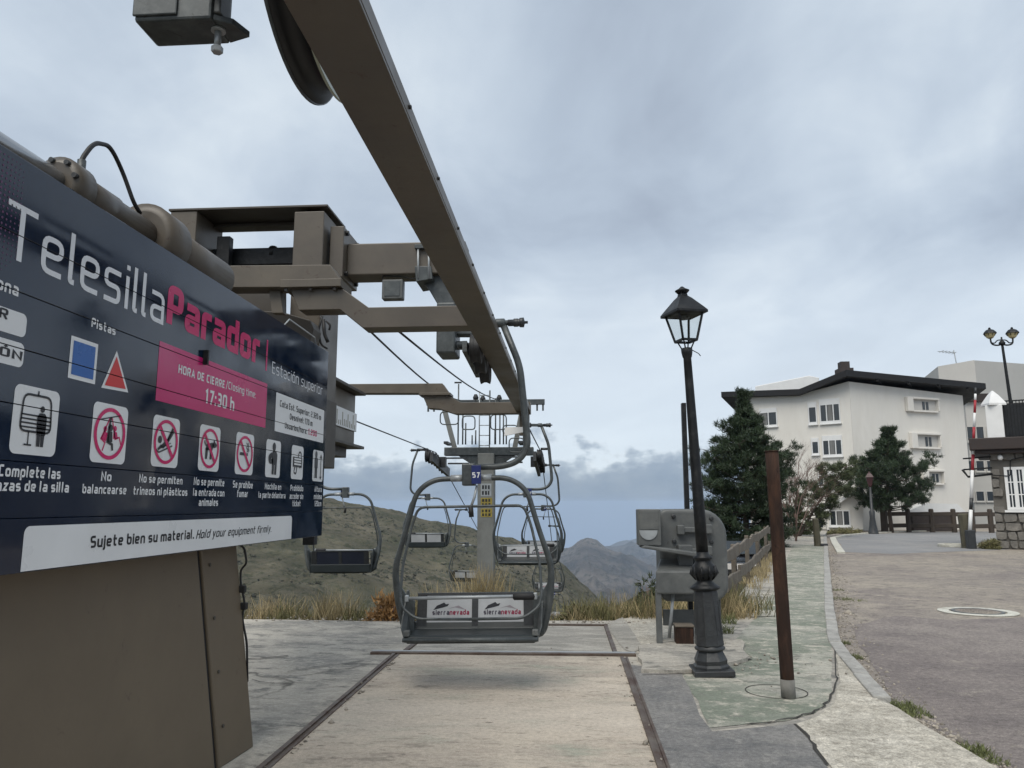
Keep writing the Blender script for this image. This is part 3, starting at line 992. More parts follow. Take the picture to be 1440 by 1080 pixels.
def pine(name, label, base, h, rad, seed, prof, mtl, lean=(0, 0), bare=0.12, limbs=70, needle=.26, group=None, clumps=11, dens=24, pad=.42):
    """prof(t): crown radius factor at relative height t"""
    rng = np.random.default_rng(seed)
    t = thing(name, label, 'tree', base, group=group)
    B = Vector(base)
    tr = []
    for k in range(7):
        q = k / 6
        tr.append(B + Vector((lean[0] * q + .12 * math.sin(q * 5 + seed), lean[1] * q + .1 * math.cos(q * 4 + seed), h * .97 * q)))
    rs = [h * .018 * (1 - .85 * k / 6) + .015 for k in range(7)]
    MB().tube(tr, rs, 9).build('trunk', BARK, t)
    C, D = [], []
    lim = MB()
    for k in range(limbs):
        q = bare + (0.985 - bare) * ((k + rng.random()) / limbs)
        a = k * 2.4 + rng.uniform(-.5, .5)
        R_ = rad * prof(q) * rng.uniform(.6, 1.15)
        i = min(int(q * 6), 5)
        p0 = tr[i].lerp(tr[i + 1], q * 6 - i)
        rise = rng.uniform(.05, .45) * R_
        tip = p0 + Vector((math.cos(a) * R_, math.sin(a) * R_, rise))
        mid = p0.lerp(tip, .5) - Vector((0, 0, .1 * R_))
        lim.tube([p0, mid, tip], [.035 * (1 - q) + .014, .02, .006], 5)
        m = max(2, int(clumps * (0.4 + R_ / rad) / 4))
        for j in range(m):                       # foliage pads on side twigs, with gaps between them
            u = rng.uniform(pad, 1.04)
            p = p0.lerp(mid, u * 2) if u < .5 else mid.lerp(tip, u * 2 - 1)
            sw = rng.normal(0, .17 * R_ + .05)
            e = p + Vector((-math.sin(a) * sw, math.cos(a) * sw, abs(rng.normal(0, .08 * R_ + .03))))
            lim.tube([p, e], [.012, .005], 4)
            sp = .055 * R_ + .05
            for q_ in range(5):
                C.append([e.x + rng.normal(0, sp), e.y + rng.normal(0, sp), e.z + rng.normal(0, sp * .55)])
                D.append([math.cos(a) * .5, math.sin(a) * .5, .55])
    lim.build('limbs', BARK, t)
    v, f = tri_clumps(np.array(C), np.array(D), rng, dens, needle, needle * .075)
    np_mesh('crown', v, f, mtl, t)
    return t


def gbase(px, Y, dz=0.0):
    p = atY(px, 720, Y)
    z = float(terrain_h(np.array([p.x]), np.array([Y]))[0])
    return (p.x, Y, z + dz)


pine('pine_tree', 'tall dark bushy pine behind the log fence, beside the white building', gbase(1052, 33), 7.5, 1.8, 4,
     lambda q: (0.35 + .75 * math.sin(math.pi * min(1, q * 1.02 + .12)) ** .8) * (1.0 if q < .55 else max(.18, 1 - (q - .55) * 1.75)), NEEDLE, lean=(.0, 0), bare=.05, limbs=120, clumps=22, dens=32, needle=.2, pad=.35)
pine('pine_tree', 'compact dark pine with spreading lower boughs in front of the white building', gbase(1250, 52), 7.0, 2.45, 9,
     lambda q: max(.12, math.sin(math.pi * min(1, (q - .16) * .98 + .25)) ** .7 * (1 if q < .5 else 1 - (q - .5) * 1.25)), NEEDLE, lean=(.3, 0), bare=.2, limbs=92, clumps=18, dens=34, needle=.25, pad=.4)
pine('pine_tree', 'loose olive green young pine leaning right near the building entrance', gbase(1118, 44), 4.1, 1.7, 15,
     lambda q: max(.15, .95 - .75 * abs(q - .45)), NEEDLE2, lean=(2.9, 0), bare=.1, limbs=46, clumps=12, dens=26, needle=.24, pad=.5)


def bare_tree(base, h, seed):
    rnd = random.Random(seed)
    t = thing('bare_tree', 'leafless pinkish grey tree between the pines', 'tree', base)
    tr, br = MB(), MB()

    def grow(p, d, l, r, lev):
        q = p + d * l
        mid = p.lerp(q, .5) + Vector((rnd.uniform(-1, 1), rnd.uniform(-1, 1), 0)) * l * .06
        (tr if lev == 0 else br).tube([p, mid, q], [r, r * .8, r * .6], 6 if lev < 2 else 4)
        if lev >= 5:
            return
        for k in range(rnd.choice([3, 4, 4]) if lev < 3 else 4):
            a = rnd.uniform(0, 6.28)
            s = rnd.uniform(.35, .85)
            nd = (d + Vector((math.cos(a) * s, math.sin(a) * s, rnd.uniform(-.15, .25)))).normalized()
            st = p.lerp(q, rnd.uniform(.45, 1))
            grow(st, nd, l * rnd.uniform(.55, .8), r * .52, lev + 1)
    B = Vector(base)
    grow(B, Vector((.02, 0, 1)), h * .34, .055, 0)
    for k in range(5):
        grow(B + Vector((rnd.uniform(-.1, .1), rnd.uniform(-.1, .1), .3)), Vector((rnd.uniform(-.4, .5), rnd.uniform(-.3, .3), 1)).normalized(), h * .3, .028, 1)
    tr.build('trunk', TWIG, t)
    br.build('branches', TWIG, t)


bare_tree(gbase(1117, 38), 5.6, 6)


def bush(name, label, base, rx, rz, seed, mtl, n=120, needle=.12, dens=16):
    rng = np.random.default_rng(seed)
    t = thing(name, label, 'shrub', base)
    c = rng.normal(0, 1, (n, 3))
    c /= np.linalg.norm(c, axis=1)[:, None]
    c *= rng.uniform(.35, 1.0, (n, 1))
    D = c.copy()
    c[:, :2] *= rx
    c[:, 2] = np.abs(c[:, 2]) * rz
    c *= rng.uniform(.8, 1.15, (n, 1))
    c += np.array(base)
    v, f = tri_clumps(c, D, rng, dens, needle, needle * .12)
    np_mesh('leaves', v, f, mtl, t)
    mb = MB()
    B = Vector(base)
    for k in range(6):
        a = k * 1.05
        mb.tube([B, B + Vector((math.cos(a) * rx * .3, math.sin(a) * rx * .3, rz * .4)), B + Vector((math.cos(a) * rx * .6, math.sin(a) * rx * .6, rz * .75))], [.015, .01, .005], 5)
    mb.build('stems', TWIG, t)


bush('shrub', 'grey green weed clump right of the front chair', gbase(815, 12.6), .4, .3, 21, GRASSG, 140, .1)
bush('shrub', 'low olive weed clump in front of the valley view', gbase(872, 12.9), .5, .28, 22, GRASSG, 150, .1)
bush('shrub', 'small upright green shrub at the edge behind the grey machine', gbase(914, 13.2), .28, .95, 3, NEEDLE2, 150, .1)
bush('shrub', 'orange brown dry fern clump left of the front chair', gbase(552, 12.0, -.02), .36, .42, 4, ORANGE, 170, .13)
bush('shrub', 'low dusty green shrub at the foot of the white building', gbase(1186, 50), 1.3, .38, 5, GRASSG, 130, .16)
bush('shrub', 'low dark shrub at the end of the path', gbase(1122, 47), 1.2, 1.0, 7, NEEDLE2, 160, .2)
bush('shrub', 'small dry shrub beside the wooden barrier post', gbase(1388, 33), .55, .42, 8, GRASSG, 90, .15)


def grass(name, label, spots, seed, mtl, ln=.3, wd=.006):
    """spots: (x, y, z, spread_x, spread_y, count, height, lean)"""
    rng = np.random.default_rng(seed)
    V = []
    for (x, y, z, sx, sy, n, h, le) in spots:
        b = np.stack([rng.uniform(-sx, sx, n) + x, rng.uniform(-sy, sy, n) + y, np.zeros(n)], 1)
        b[:, 2] = terrain_h(b[:, 0], b[:, 1]) if z is None else z
        d = rng.normal(0, le, (n, 3))
        d[:, 2] = 1
        d /= np.linalg.norm(d, axis=1)[:, None]
        d2 = d + rng.normal(0, le * .8, (n, 3)) * [1, 1, .4]
        d2 /= np.linalg.norm(d2, axis=1)[:, None]
        L = h * rng.uniform(.45, 1.1, (n, 1))
        a = rng.uniform(0, math.pi, n)
        s = np.stack([np.cos(a), np.sin(a), np.zeros(n)], 1) * wd
        m = b + d * L * .55
        tip = m + d2 * L * .45
        V.append(np.stack([b - s, b + s, m + s * .8, m - s * .8, tip + s * .2, tip - s * .2], 1))
    v = np.concatenate(V).reshape(-1, 3)
    k = len(v) // 6
    i = np.arange(k)[:, None] * 6
    f = np.concatenate([i + np.array([0, 1, 2, 3]), i + np.array([3, 2, 4, 5])], 0)
    o = np_mesh(name, v, f, mtl)
    tag(o, label, 'grass', kind='stuff')


def build_grass():
    rnd = random.Random(4)
    sp, sg = [], []
    for k in range(230):                      # fringe behind the platform, mixed heights
        x = -7.5 + 10.2 * k / 230
        y = 11.95 + rnd.uniform(0, 1.0) + (.3 if x > .4 else 0)
        nz = float(vnoise(np.array([x * 1.7 + 40]), np.array([3.3]))[0])
        if nz < .28 and rnd.random() < .8:
            continue
        if x < -2.3:
            nz *= .5
        big = rnd.random() < nz * .8
        (sp if rnd.random() < .5 else sg).append((x, y, None, .16, .2, 70, rnd.uniform(.22, .62) * (.5 + nz) if big else rnd.uniform(.06, .2), .32 if big else .7))
    for k in range(320):                      # slope behind
        x, y = rnd.uniform(-9, 3.2), rnd.uniform(12.6, 17)
        (sp if rnd.random() < .42 else sg).append((x, y, None, .2, .2, 45, rnd.uniform(.15, .6), .4))
    for k in range(150):                      # fuller clump towards the valley on the right
        x, y = rnd.uniform(.1, 2.6), rnd.uniform(12.25, 14.6)
        (sp if rnd.random() < .55 else sg).append((x, y, None, .16, .16, 60, rnd.uniform(.2, .5) + .1 * (y - 12.2), .4))
    for px, h, n in ((680, .95, 260), (700, .8, 160), (655, .6, 120), (668, .85, 160)):
        p = atY(px, 800, 12.6)
        sp.append((p.x, 12.6, None, .14, .14, n, h, .26))
    grass('dry_grass', 'straw coloured tall grass fringing the drop behind the platform', sp, 1, STRAW)
    grass('olive_grass', 'olive green grass mixed along the platform edge', sg, 2, GRASSG)
    sw = []
    for k in range(70):                       # along the fence
        t = rnd.uniform(-.3, 16)
        q = FA + FD * t
        off = rnd.uniform(-.25, .45)
        sw.append((q.x + FD.y * off * .6, q.y - FD.x * off * .6, .0 if off > 0 else None, .12, .25, 32, rnd.uniform(.08, .3), .4))
    grass('fence_grass', 'dry grass tufts growing along the foot of the log fence', sw, 3, STRAW)
    sw = []
    for px, py, n, h, s in ((1202, 925, 120, .07, .07), (1188, 905, 80, .06, .06), (1270, 995, 260, .08, .12), (1290, 1005, 160, .06, .1), (1368, 1057, 260, .07, .1), (1392, 1070, 160, .05, .1), (1182, 842, 120, .06, .18),
                         (1200, 844, 100, .05, .2), (1178, 830, 80, .06, .1), (1000, 880, 140, .16, .14), (1018, 895, 120, .14, .12), (1025, 882, 80, .2, .1), (1030, 868, 160, .2, .2), (1012, 915, 60, .1, .08)):
        x, y = gz(px, py, -.05)
        sw.append((x, y, -.058 if px > 1100 else .0, s, s, n, h, .6))
    grass('weeds', 'low green weeds in the kerb gaps and pavement cracks', sw, 5, WEED, wd=.004)


build_grass()


def build_gravel():
    rng = np.random.default_rng(31)
    P = []
    for a, b in zip(KERB[:7], KERB[1:8]):
        d = b - a
        n = int(90 * d.length ** .6)
        u = rng.random(n)
        off = np.abs(rng.normal(0, .16, n)) + .1
        nn = Vector((d.y, -d.x)).normalized()
        P.append(np.stack([a.x + d.x * u + nn.x * off, a.y + d.y * u + nn.y * off, np.full(n, -.057)], 1))
    for a, b in zip(APRON, APRON[1:]):
        d = Vector(b) - Vector(a)
        n = 160
        u = rng.random(n)
        off = np.abs(rng.normal(0, .12, n)) + .02
        nn = Vector((d.y, -d.x)).normalized()
        if nn.x < 0:
            nn = -nn
        P.append(np.stack([a[0] + d.x * u + nn.x * off, a[1] + d.y * u + nn.y * off, np.full(n, -.057)], 1))
    n = 500                                   # along the far platform edge and the cracked slab
    P.append(np.stack([rng.uniform(-6, 2, n), 11.75 + rng.normal(0, .18, n), np.full(n, .004)], 1))
    n = 160
    c = Vector(gz(1010, 930))
    P.append(np.stack([c.x + rng.normal(0, .5, n), c.y + rng.normal(0, .35, n), np.full(n, .012)], 1))
    n = 120
    P.append(np.stack([rng.choice([-1.93, .55], n) + rng.normal(0, .03, n), rng.uniform(4.5, 9, n), np.full(n, .01)], 1))
    c = np.concatenate(P)
    k = len(c)
    s = rng.gamma(2.0, .0045, k) + .004
    o8 = np.array([[1, 0, 0], [-1, 0, 0], [0, 1, 0], [0, -1, 0], [0, 0, .7], [0, 0, -.4]])
    v = c[:, None, :] + o8[None] * s[:, None, None] * rng.uniform(.6, 1.3, (k, 6, 1))
    f8 = np.array([[0, 2, 4], [2, 1, 4], [1, 3, 4], [3, 0, 4], [2, 0, 5], [1, 2, 5], [3, 1, 5], [0, 3, 5]])
    f = (np.arange(k)[:, None, None] * 6 + f8[None]).reshape(-1, 3)
    o = np_mesh('gravel', v.reshape(-1, 3), f, mat('gravel_bits', (.27, .24, .2), .9, var=.3, bump=0, island=.5))
    tag(o, 'loose grit along the kerb and paving edges', 'gravel', kind='stuff')


build_gravel()
# ------------------------------------------------------------------ buildings on the right
def wall_quad(mb, a, b, z0, z1):
    mb.add([(a[0], a[1], z0), (b[0], b[1], z0), (b[0], b[1], z1), (a[0], a[1], z1)], [(0, 1, 2, 3)])


class Face:
    """a vertical wall face seen in the photograph: p + u*along, n outwards"""
    def __init__(s, a, b):
        s.a, s.b = Vector(a), Vector(b)
        s.u = (s.b - s.a).normalized()
        s.n = Vector((s.u.y, -s.u.x, 0))
        if s.n.dot(CAM - s.a) < 0:
            s.n = -s.n
        s.m = Matrix((s.u, s.n, Vector((0, 0, 1)))).transposed()

    def uv(s, px, py):
        d = ray(px, py)
        t = (s.a - CAM).dot(s.n) / d.dot(s.n)
        p = CAM + d * t
        return (p - s.a).dot(s.u), p.z

    def box(s, mb, u0, u1, z0, z1, d0, d1):
        c = s.a + s.u * (u0 + u1) / 2 + s.n * (d0 + d1) / 2
        c.z = (z0 + z1) / 2
        mb.box(c, (abs(u1 - u0), abs(d1 - d0), abs(z1 - z0)), s.m)
        return mb


def rect_px(F_, x0, y0, x1, y1):
    a, b = F_.uv(x0, y0), F_.uv(x1, y1)
    return min(a[0], b[0]), max(a[0], b[0]), min(a[1], b[1]), max(a[1], b[1])


def window(t, F_, rect, panes, shutter=.24, m=GLASSD, curtain=True, frame_m=WHITEP):
    """frame proud of the wall with panes set back in it, roller box over it, sill under it"""
    u0, u1, z0, z1 = rect
    fw = .07
    zt = z1 - (z1 - z0) * shutter
    zb = z0 + (z1 - z0) * .12
    f = MB()
    for a in (u0, u1 - fw):
        F_.box(f, a, a + fw, z0 + .02, z1, .0, .09)
    F_.box(f, u0 + fw, u1 - fw, z0 + .02, zb, .0, .08)
    for k in range(1, panes):
        c = u0 + (u1 - u0) * k / panes
        F_.box(f, c - fw / 2, c + fw / 2, zb, zt, .0, .075)
    o = f.build('window', frame_m, t)
    F_.box(MB(), u0 + fw, u1 - fw, zt, z1 - .01, .0, .06).build('roller_box', frame_m, o)
    F_.box(MB(), u0 - .05, u1 + .05, z0 - .04, z0 + .02, .0, .16).build('sill', frame_m, o)
    for k in range(panes):
        a = u0 + (u1 - u0) * k / panes + fw / 2
        b = u0 + (u1 - u0) * (k + 1) / panes - fw / 2
        F_.box(MB(), a, b, zb, zt, .004, .03).build('pane', m, o)
        if curtain and k % 2 == 1:
            F_.box(MB(), a + (b - a) * .15, b - (b - a) * .1, zb + .02, zt - .02, .03, .036).build('curtain', CURTAIN, o)


def build_white_building():
    D = 55.6
    C = atY(1208, 745, D); C.z = -.1
    Lp = atY(1056, 745, 60.5); Lp.z = -.1
    Rp = atY(1371, 745, 60.0); Rp.z = -.1
    t = thing('white_building', 'four storey white plastered building with dark overhanging roof', 'building', C)
    back = Vector((.31, .95, 0)) * 14
    zc = atY(1208, 536, D).z
    zl1 = atY(1130, 556, 57.8).z
    zl = atY(1056, 556, 60.5).z
    zr = atY(1371, 556, 60).z
    FL, FR = Face(C, Lp), Face(C, Rp)
    m1 = C.lerp(Lp, .5)
    mb = MB()                                   # left face with a sloping then level top
    poly = [C, m1, Lp, Vector((Lp.x, Lp.y, zl)), Vector((m1.x, m1.y, zl1)), Vector((C.x, C.y, zc))]
    mb.prism(poly, back * .9)
    mb.build('wall', PLASTER, t)
    mb = MB()
    poly = [C + Vector((.01, .01, 0)), Rp, Vector((Rp.x, Rp.y, zr)), Vector((C.x + .01, C.y + .01, zc - .02))]
    mb.prism(poly, back * .85)
    mb.build('wall', PLASTER, t)
    # roof slab
    ro = MB()
    front = [atY(1014, 551, 61.0), atY(1124, 547, 57.2), atY(1190, 520, 54.6), atY(1386, 539, 59.6)]
    for a, b in zip(front, front[1:]):
        vs = [a, b, b + back, a + back]
        th = Vector((0, 0, .42))
        ro.add([v - th for v in vs] + vs, [(3, 2, 1, 0), (4, 5, 6, 7), (0, 1, 5, 4), (1, 2, 6, 5), (2, 3, 7, 6), (3, 0, 4, 7)])
    roof = ro.build('roof', ROOF, t)
    a, b = front[2], front[3]
    for k in range(1, 5):                       # beams under the right eave
        p = a.lerp(b, k / 4.6) - Vector((0, 0, .48))
        MB().bar(p + Vector((-.1, .05, .0)), p + Vector((.9, 2.0, 0)), .16, .12).build('rafter', ROOF, roof)
    p = atY(1189, 516, 58)
    MB().b2((p.x - .32, 58, p.z - .6), (p.x + .32, 58.7, p.z + .42)).b2((p.x - .5, 57.8, p.z - .7), (p.x + .5, 58.9, p.z - .1)).build('chimney', BRICK, roof)
    a, b = atY(1062, 548, 63), atY(1150, 545, 63)
    MB().prism([a - Vector((0, 0, .5)), b - Vector((0, 0, .5)), atY(1152, 531, 63), atY(1138, 528, 63), atY(1062, 543, 63)], (1, 4, 0)).build('roof_house', WHITEP, roof, .05)
    # windows of the left face
    for x0, y0, x1, y1, n in ((1136, 566, 1150, 597, 1), (1152, 562, 1183, 595, 3), (1141, 616, 1153, 640, 1), (1156, 613, 1186, 642, 3), (1068, 575, 1094, 600, 2), (1150, 664, 1176, 686, 3)):
        window(t, FL, rect_px(FL, x0, y0, x1, y1), n)
    # recessed balcony slots of the right face
    for x0, y0, x1, y1 in ((1280, 561, 1318, 579), (1286, 611, 1321, 630), (1302, 663, 1326, 680)):
        u0, u1, z0, z1 = rect_px(FR, x0, y0, x1, y1)
        m = MB()
        FR.box(m, u0, u1, z1 - .02, z1 + .14, .0, .30)
        FR.box(m, u0 - .55, u0, z0 - .1, z1 + .13, .0, .29)
        FR.box(m, u0, u1, z0 - .12, z0, .0, .22)
        FR.box(m, u1 - .12, u1, z0, z1 - .02, .0, .28)
        bal = m.build('balcony', PLASTER, t, .03)
        mid = u0 + (u1 - u0) * .55
        FR.box(MB(), u0, u1 - .12, z0, z1 - .02, .003, .02).build('recess_shade', PLASTER2, bal)  # grey board on the wall face, shade of the slot put into its colour
        FR.box(MB(), mid - .3, mid - .08, z0 + .1, z1 - .16, .022, .05).build('pane', GLASSD, bal)
        FR.box(MB(), mid + .05, mid + .27, z0 + .1, z1 - .16, .022, .05).build('pane', GLASSD, bal)  # in the lowest slot the dark panes stand in for plain shadow
    # low porch with a sloping roof
    pf = Face(atY(1146, 745, 53.6), atY(1212, 745, 53.6))
    u0, u1, z0, z1 = rect_px(pf, 1163, 716, 1214, 744)
    porch = MB()
    a = pf.a
    porch.prism([(atY(1163, 745, 53.6)), atY(1214, 745, 53.6), atY(1214, 684, 53.6), atY(1200, 690, 53.6), atY(1163, 716, 53.6)], (.6, 2.0, 0))
    po = porch.build('porch', PLASTER, t)
    ca = MB()
    ca.prism([atY(1141, 717, 53.3), atY(1152, 711, 53.3), atY(1164, 714.5, 53.3), atY(1203, 687, 53.3), atY(1216, 680, 53.3), atY(1216, 683.5, 53.3), atY(1164, 719, 53.3)], (.7, 2.4, 0))
    ca.build('canopy', WHITEP, po)
    window(t, pf, rect_px(pf, 1165, 717, 1196, 741), 3, shutter=.08)
    q = rect_px(pf, 1150, 720, 1161, 742)
    mm = MB(); pf.box(mm, *q, -.6, -.5); mm.build('door', GLASSD, po)


build_white_building()


def build_back_building():
    D = 78
    A, B, Cc = atY(1339, 745, D), atY(1393, 745, D - 1), atY(1475, 745, D + 5)
    t = thing('grey_building', 'pale grey apartment block behind, with dark strip windows', 'building', A)
    zt = atY(1339, 515, D).z
    zm = atY(1393, 506, D - 1).z
    zr = atY(1475, 512, D + 5).z
    back = Vector((3, 12, 0))
    MB().prism([Vector((A.x, A.y, -.2)), Vector((B.x, B.y, -.2)), Vector((B.x, B.y, zm)), Vector((A.x, A.y, zt))], back).build('wall', PLASTER2, t)
    MB().prism([Vector((B.x, B.y + .02, -.2)), Vector((Cc.x, Cc.y, -.2)), Vector((Cc.x, Cc.y, zr)), Vector((B.x, B.y + .02, zm - .02))], back).build('wall', PLASTER2, t)
    f = Face(Vector((A.x, A.y, 0)), Vector((B.x, B.y, 0)))
    g = Face(Vector((A.x, A.y - 3, 0)), Vector((A.x + 9, A.y - 3, 0)))
    lo = MB()
    u0, u1, z0, z1 = rect_px(g, 1356, 558, 1410, 745)
    g.box(lo, u0, u1, -.2, z1, -3, 0)
    lo.build('wing', PLASTER2, t)
    m = MB(); g.box(m, u0 - .3, u1, z1 - .5, z1 + .25, -2.6, .35); m.build('wing_roof', FASCIA, t)
    for y0, y1 in ((600, 622), (648, 664), (691, 706)):
        for x0, x1 in ((1358, 1370), (1371, 1385), (1386, 1401)):
            window(t, g, rect_px(g, x0, y0, x1, y1), 1, shutter=.02, curtain=False, frame_m=PLASTER2)
    p = atY(1346, 500, D + 3)
    mb = MB()
    mb.tube([(p.x, D + 3, zt - .5), (p.x - .3, D + 3, zt + 2.2)], .05, 6)
    for k in range(5):
        q = Vector((p.x - .3 - k * .3, D + 3, zt + 1.9 + .05 * k))
        mb.tube([q - Vector((0, .5, 0)), q + Vector((0, .5, 0))], .03, 5)
    mb.tube([(p.x - .1, D + 3, zt + 1.95), (p.x - 1.9, D + 3, zt + 2.1)], .035, 5)
    mb.build('aerial', GALV_L, t)
    rl = MB()
    for k in range(6):
        q = atY(1354 + 4 * k, 515, D + 4)
        rl.tube([(q.x, D + 4, zt - .3), (q.x, D + 4, zt + 1.0)], .03, 5)
    q0, q1 = atY(1354, 515, D + 4), atY(1376, 515, D + 4)
    rl.tube([(q0.x, D + 4, zt + .9), (q1.x, D + 4, zt + .9)], .03, 5)
    rl.build('roof_railing', GALV_L, t)


build_back_building()


def build_cottage():
    D = 33.0
    A = atY(1402, 772, D); A.z = -.06
    t = thing('stone_cottage', 'stone gatehouse with white paned window and roof terrace', 'house', A)
    f = Face(A, A + Vector((.88, -.475, 0)))
    W_ = 5.0
    zt = f.uv(1420, 633)[1]
    m = MB(); f.box(m, .04, W_, -.06, zt, -5, -.06)
    wall = m.build('wall', MORTAR, t)
    # irregular stones, each its own piece; window hole left open
    wu0, wu1, wz0, wz1 = rect_px(f, 1411, 657, 1447, 717)
    rnd = random.Random(11)
    z = -.04
    lean = .055                                 # the corner leans in slightly
    while z < zt - .12:
        h = min(rnd.uniform(.24, .42), zt - z - .02)
        u = .0 + lean * z * .2
        while u < 2.6:
            w_ = rnd.uniform(.26, .6)
            u1, z1 = u + w_, z + h
            if not (u1 > wu0 - .05 and u < wu1 + .05 and z1 > wz0 - .05 and z < wz1 + .05):
                j = lambda: rnd.uniform(.0, .055)
                P = [(u + j(), z + j()), (u + w_ * .5, z + j() * .5), (u1 - j(), z + j()), (u1 - j() * .4, z + h * .5), (u1 - j(), z1 - j()), (u + w_ * .5, z1 - j() * .5), (u + j(), z1 - j()), (u + j() * .4, z + h * .5)]
                d = rnd.uniform(.02, .07)
                pts = [f.a + f.u * a - f.n * .07 + Vector((0, 0, b + .06 - f.a.z - .06)) for a, b in P]
                MB().prism(pts, f.n * (.07 + d)).build('stone', STONE, wall, .018)
            u = u1 + .015
        z += h + .012
    # window
    fr = MB()
    for a, b, c, d in ((wu0, wu0 + .11, wz0, wz1), (wu1 - .11, wu1, wz0, wz1), (wu0 + .11, wu1 - .11, wz1 - .11, wz1), (wu0 + .11, wu1 - .11, wz0, wz0 + .11), ((wu0 + wu1) / 2 - .07, (wu0 + wu1) / 2 + .07, wz0 + .11, wz1 - .11)):
        f.box(fr, a, b, c, d, -.05, .08)
    wo = fr.build('window', WHITEP, t)
    for s in (0, 1):
        a0 = wu0 + .11 if s == 0 else (wu0 + wu1) / 2 + .07
        a1 = (wu0 + wu1) / 2 - .07 if s == 0 else wu1 - .11
        mu = MB()
        f.box(mu, (a0 + a1) / 2 - .02, (a0 + a1) / 2 + .02, wz0 + .11, wz1 - .11, -.03, .045)
        for k in (1, 2):
            zz = wz0 + .11 + (wz1 - wz0 - .22) * k / 3
            f.box(mu, a0, a1, zz - .02, zz + .02, -.03, .04)
        mu.build('glazing_bar', WHITEP, wo)
        g = MB(); f.box(g, a0, a1, wz0 + .11, wz1 - .11, -.05, -.02); g.build('pane', GLASSD, wo)
    g = MB(); f.box(g, wu0 - .1, wu1 + .1, wz0 - .1, wz0 - .01, -.05, .12); g.build('sill', WHITEP, wo)
    # overhanging dark roof edge
    ov = MB()
    f.box(ov, -.62, W_, zt + .02, zt + .5, -5.3, .55)
    f.box(ov, -.45, W_, zt - .14, zt + .02, -5.1, .38)
    ov.build('roof_edge', FASCIA, t, .03)
    # white pillar with pyramid cap
    pu0, pu1 = f.uv(1388, 600)[0], f.uv(1412, 600)[0]
    pz = f.uv(1400, 571)[1]
    pc = (pu0 + pu1) / 2
    c = f.a + f.u * pc + f.n * .15
    hw = (pu1 - pu0) / 2
    pl = MB()
    pl.box((c.x, c.y, (zt + .5 + pz) / 2), (hw * 2, hw * 2, pz - zt - .5), f.m)
    po = pl.build('pillar', WHITEP, t, .01)
    cap = MB()
    cap.lathe([(hw * 1.6, pz), (hw * 1.6, pz + .08), (hw * .75, pz + .42), (.03, pz + .62)], 4, (c.x, c.y, 0), rot=math.pi / 4, smooth=False)
    cap.build('pillar_cap', WHITEP, po)
    # terrace railing
    rl = MB()
    zr = f.uv(1425, 563)[1]
    u = pu1 + .03
    p0, p1 = f.uv(1412, 600)[0], W_
    f.box(rl, p0, p1, zr - .05, zr, .1, .16)
    f.box(rl, p0, p1, zt + .55, zt + .6, .1, .16)
    rail = rl.build('terrace_railing', BLACKP, t)
    while u < 2.9:
        b = MB(); f.box(b, u, u + .035, zt + .5, zr - .05, .11, .15); b.build('baluster', BLACKP, rail)
        u += .11
    bl = MB(); f.box(bl, p0, p1, zt + .5, zr - .1, -.12, -.08); bl.build('railing_screen', DARKIRON, t)
    # bracket, small lamp and cable under the eave
    b = MB()
    for zz in (zt - .3, zt - .75):
        q = f.a + f.u * -.9 + f.n * .1
        e = f.a + f.u * .1 + f.n * .1
        b.tube([Vector((q.x, q.y, zz)), Vector((e.x, e.y, zz + .05))], .035, 6)
    q = f.a + f.u * -.55 + f.n * .1
    b.tube([Vector((q.x, q.y, zt - 1.0)), Vector((q.x, q.y, zt + .2))], .035, 6)
    q2 = f.a + f.u * -.95 + f.n * .1
    b.tube([Vector((q2.x, q2.y, zt - .75)), Vector((q2.x + .2, q2.y, zt - 1.05)), Vector((e.x, e.y, zt - .95))], .05, 6)
    b.build('wall_bracket', BLACKP, t)
    lp = f.a + f.u * .42 + f.n * .14
    MB().lathe([(.03, .12), (.09, .06), (.1, -.03), (.05, -.1)], 12, (lp.x, lp.y, zt - .3)).build('bulkhead_lamp', WHITEP, t)
    c1 = MB()
    pp = [f.a + f.u * x + f.n * .1 + Vector((0, 0, z_ - f.a.z)) for x, z_ in ((.1, zt - 1.0), (.7, zt - 1.05), (.75, zt - .4), (1.6, zt - .2), (2.8, zt - .2))]
    c1.tube(round_path(pp, .1), .02, 5)
    c1.build('cable', BLACKP, t)
    # twin lamp on the terrace
    lpz = f.uv(1410, 474)[1]
    base = atY(1421, 565, D + .6)
    top = atY(1409, 482, D + .6)
    L = thing('twin_street_lamp', 'black twin headed street lamp standing on the stone gatehouse terrace', 'street lamp', (base.x, base.y, zt + .5))
    mb = MB()
    mb.tube([Vector((base.x + .05, base.y, zt + .5)), base, top, top + Vector((0, 0, .25))], [.075, .07, .05, .03], 10)
    mb.lathe([(.11, -.1), (.13, 0), (.07, .08)], 12, (top.x, top.y, top.z))
    mb.build('pole', BLACKP, L)
    for s in (-1, 1):
        h = Vector((top.x + s * .46, top.y, top.z + .18))
        arm = MB()
        arm.tube(round_path([top + Vector((0, 0, -.06)), top + Vector((s * .2, 0, -.12)), top + Vector((s * .44, 0, -.06)), h], .12), .035, 7)
        arm.tube(round_path([top + Vector((0, 0, .12)), top + Vector((s * .18, 0, .12)), top + Vector((s * .3, 0, -.02)), top + Vector((s * .4, 0, .0))], .08), .025, 6)
        arm.build('arm', BLACKP, L)
        hd = MB()
        hd.lathe([(.05, 0), (.14, .05), (.2, .16), (.22, .22)], 8, h, smooth=False)
        g_ = hd.build('globe', AMBERG, L)
        cp = MB()
        cp.lathe([(.27, .22), (.25, .27), (.16, .37), (.05, .42), (.05, .47), (.01, .5)], 8, h, smooth=False)
        cp.build('lamp_cap', BLACKP, g_)
        rb = MB()
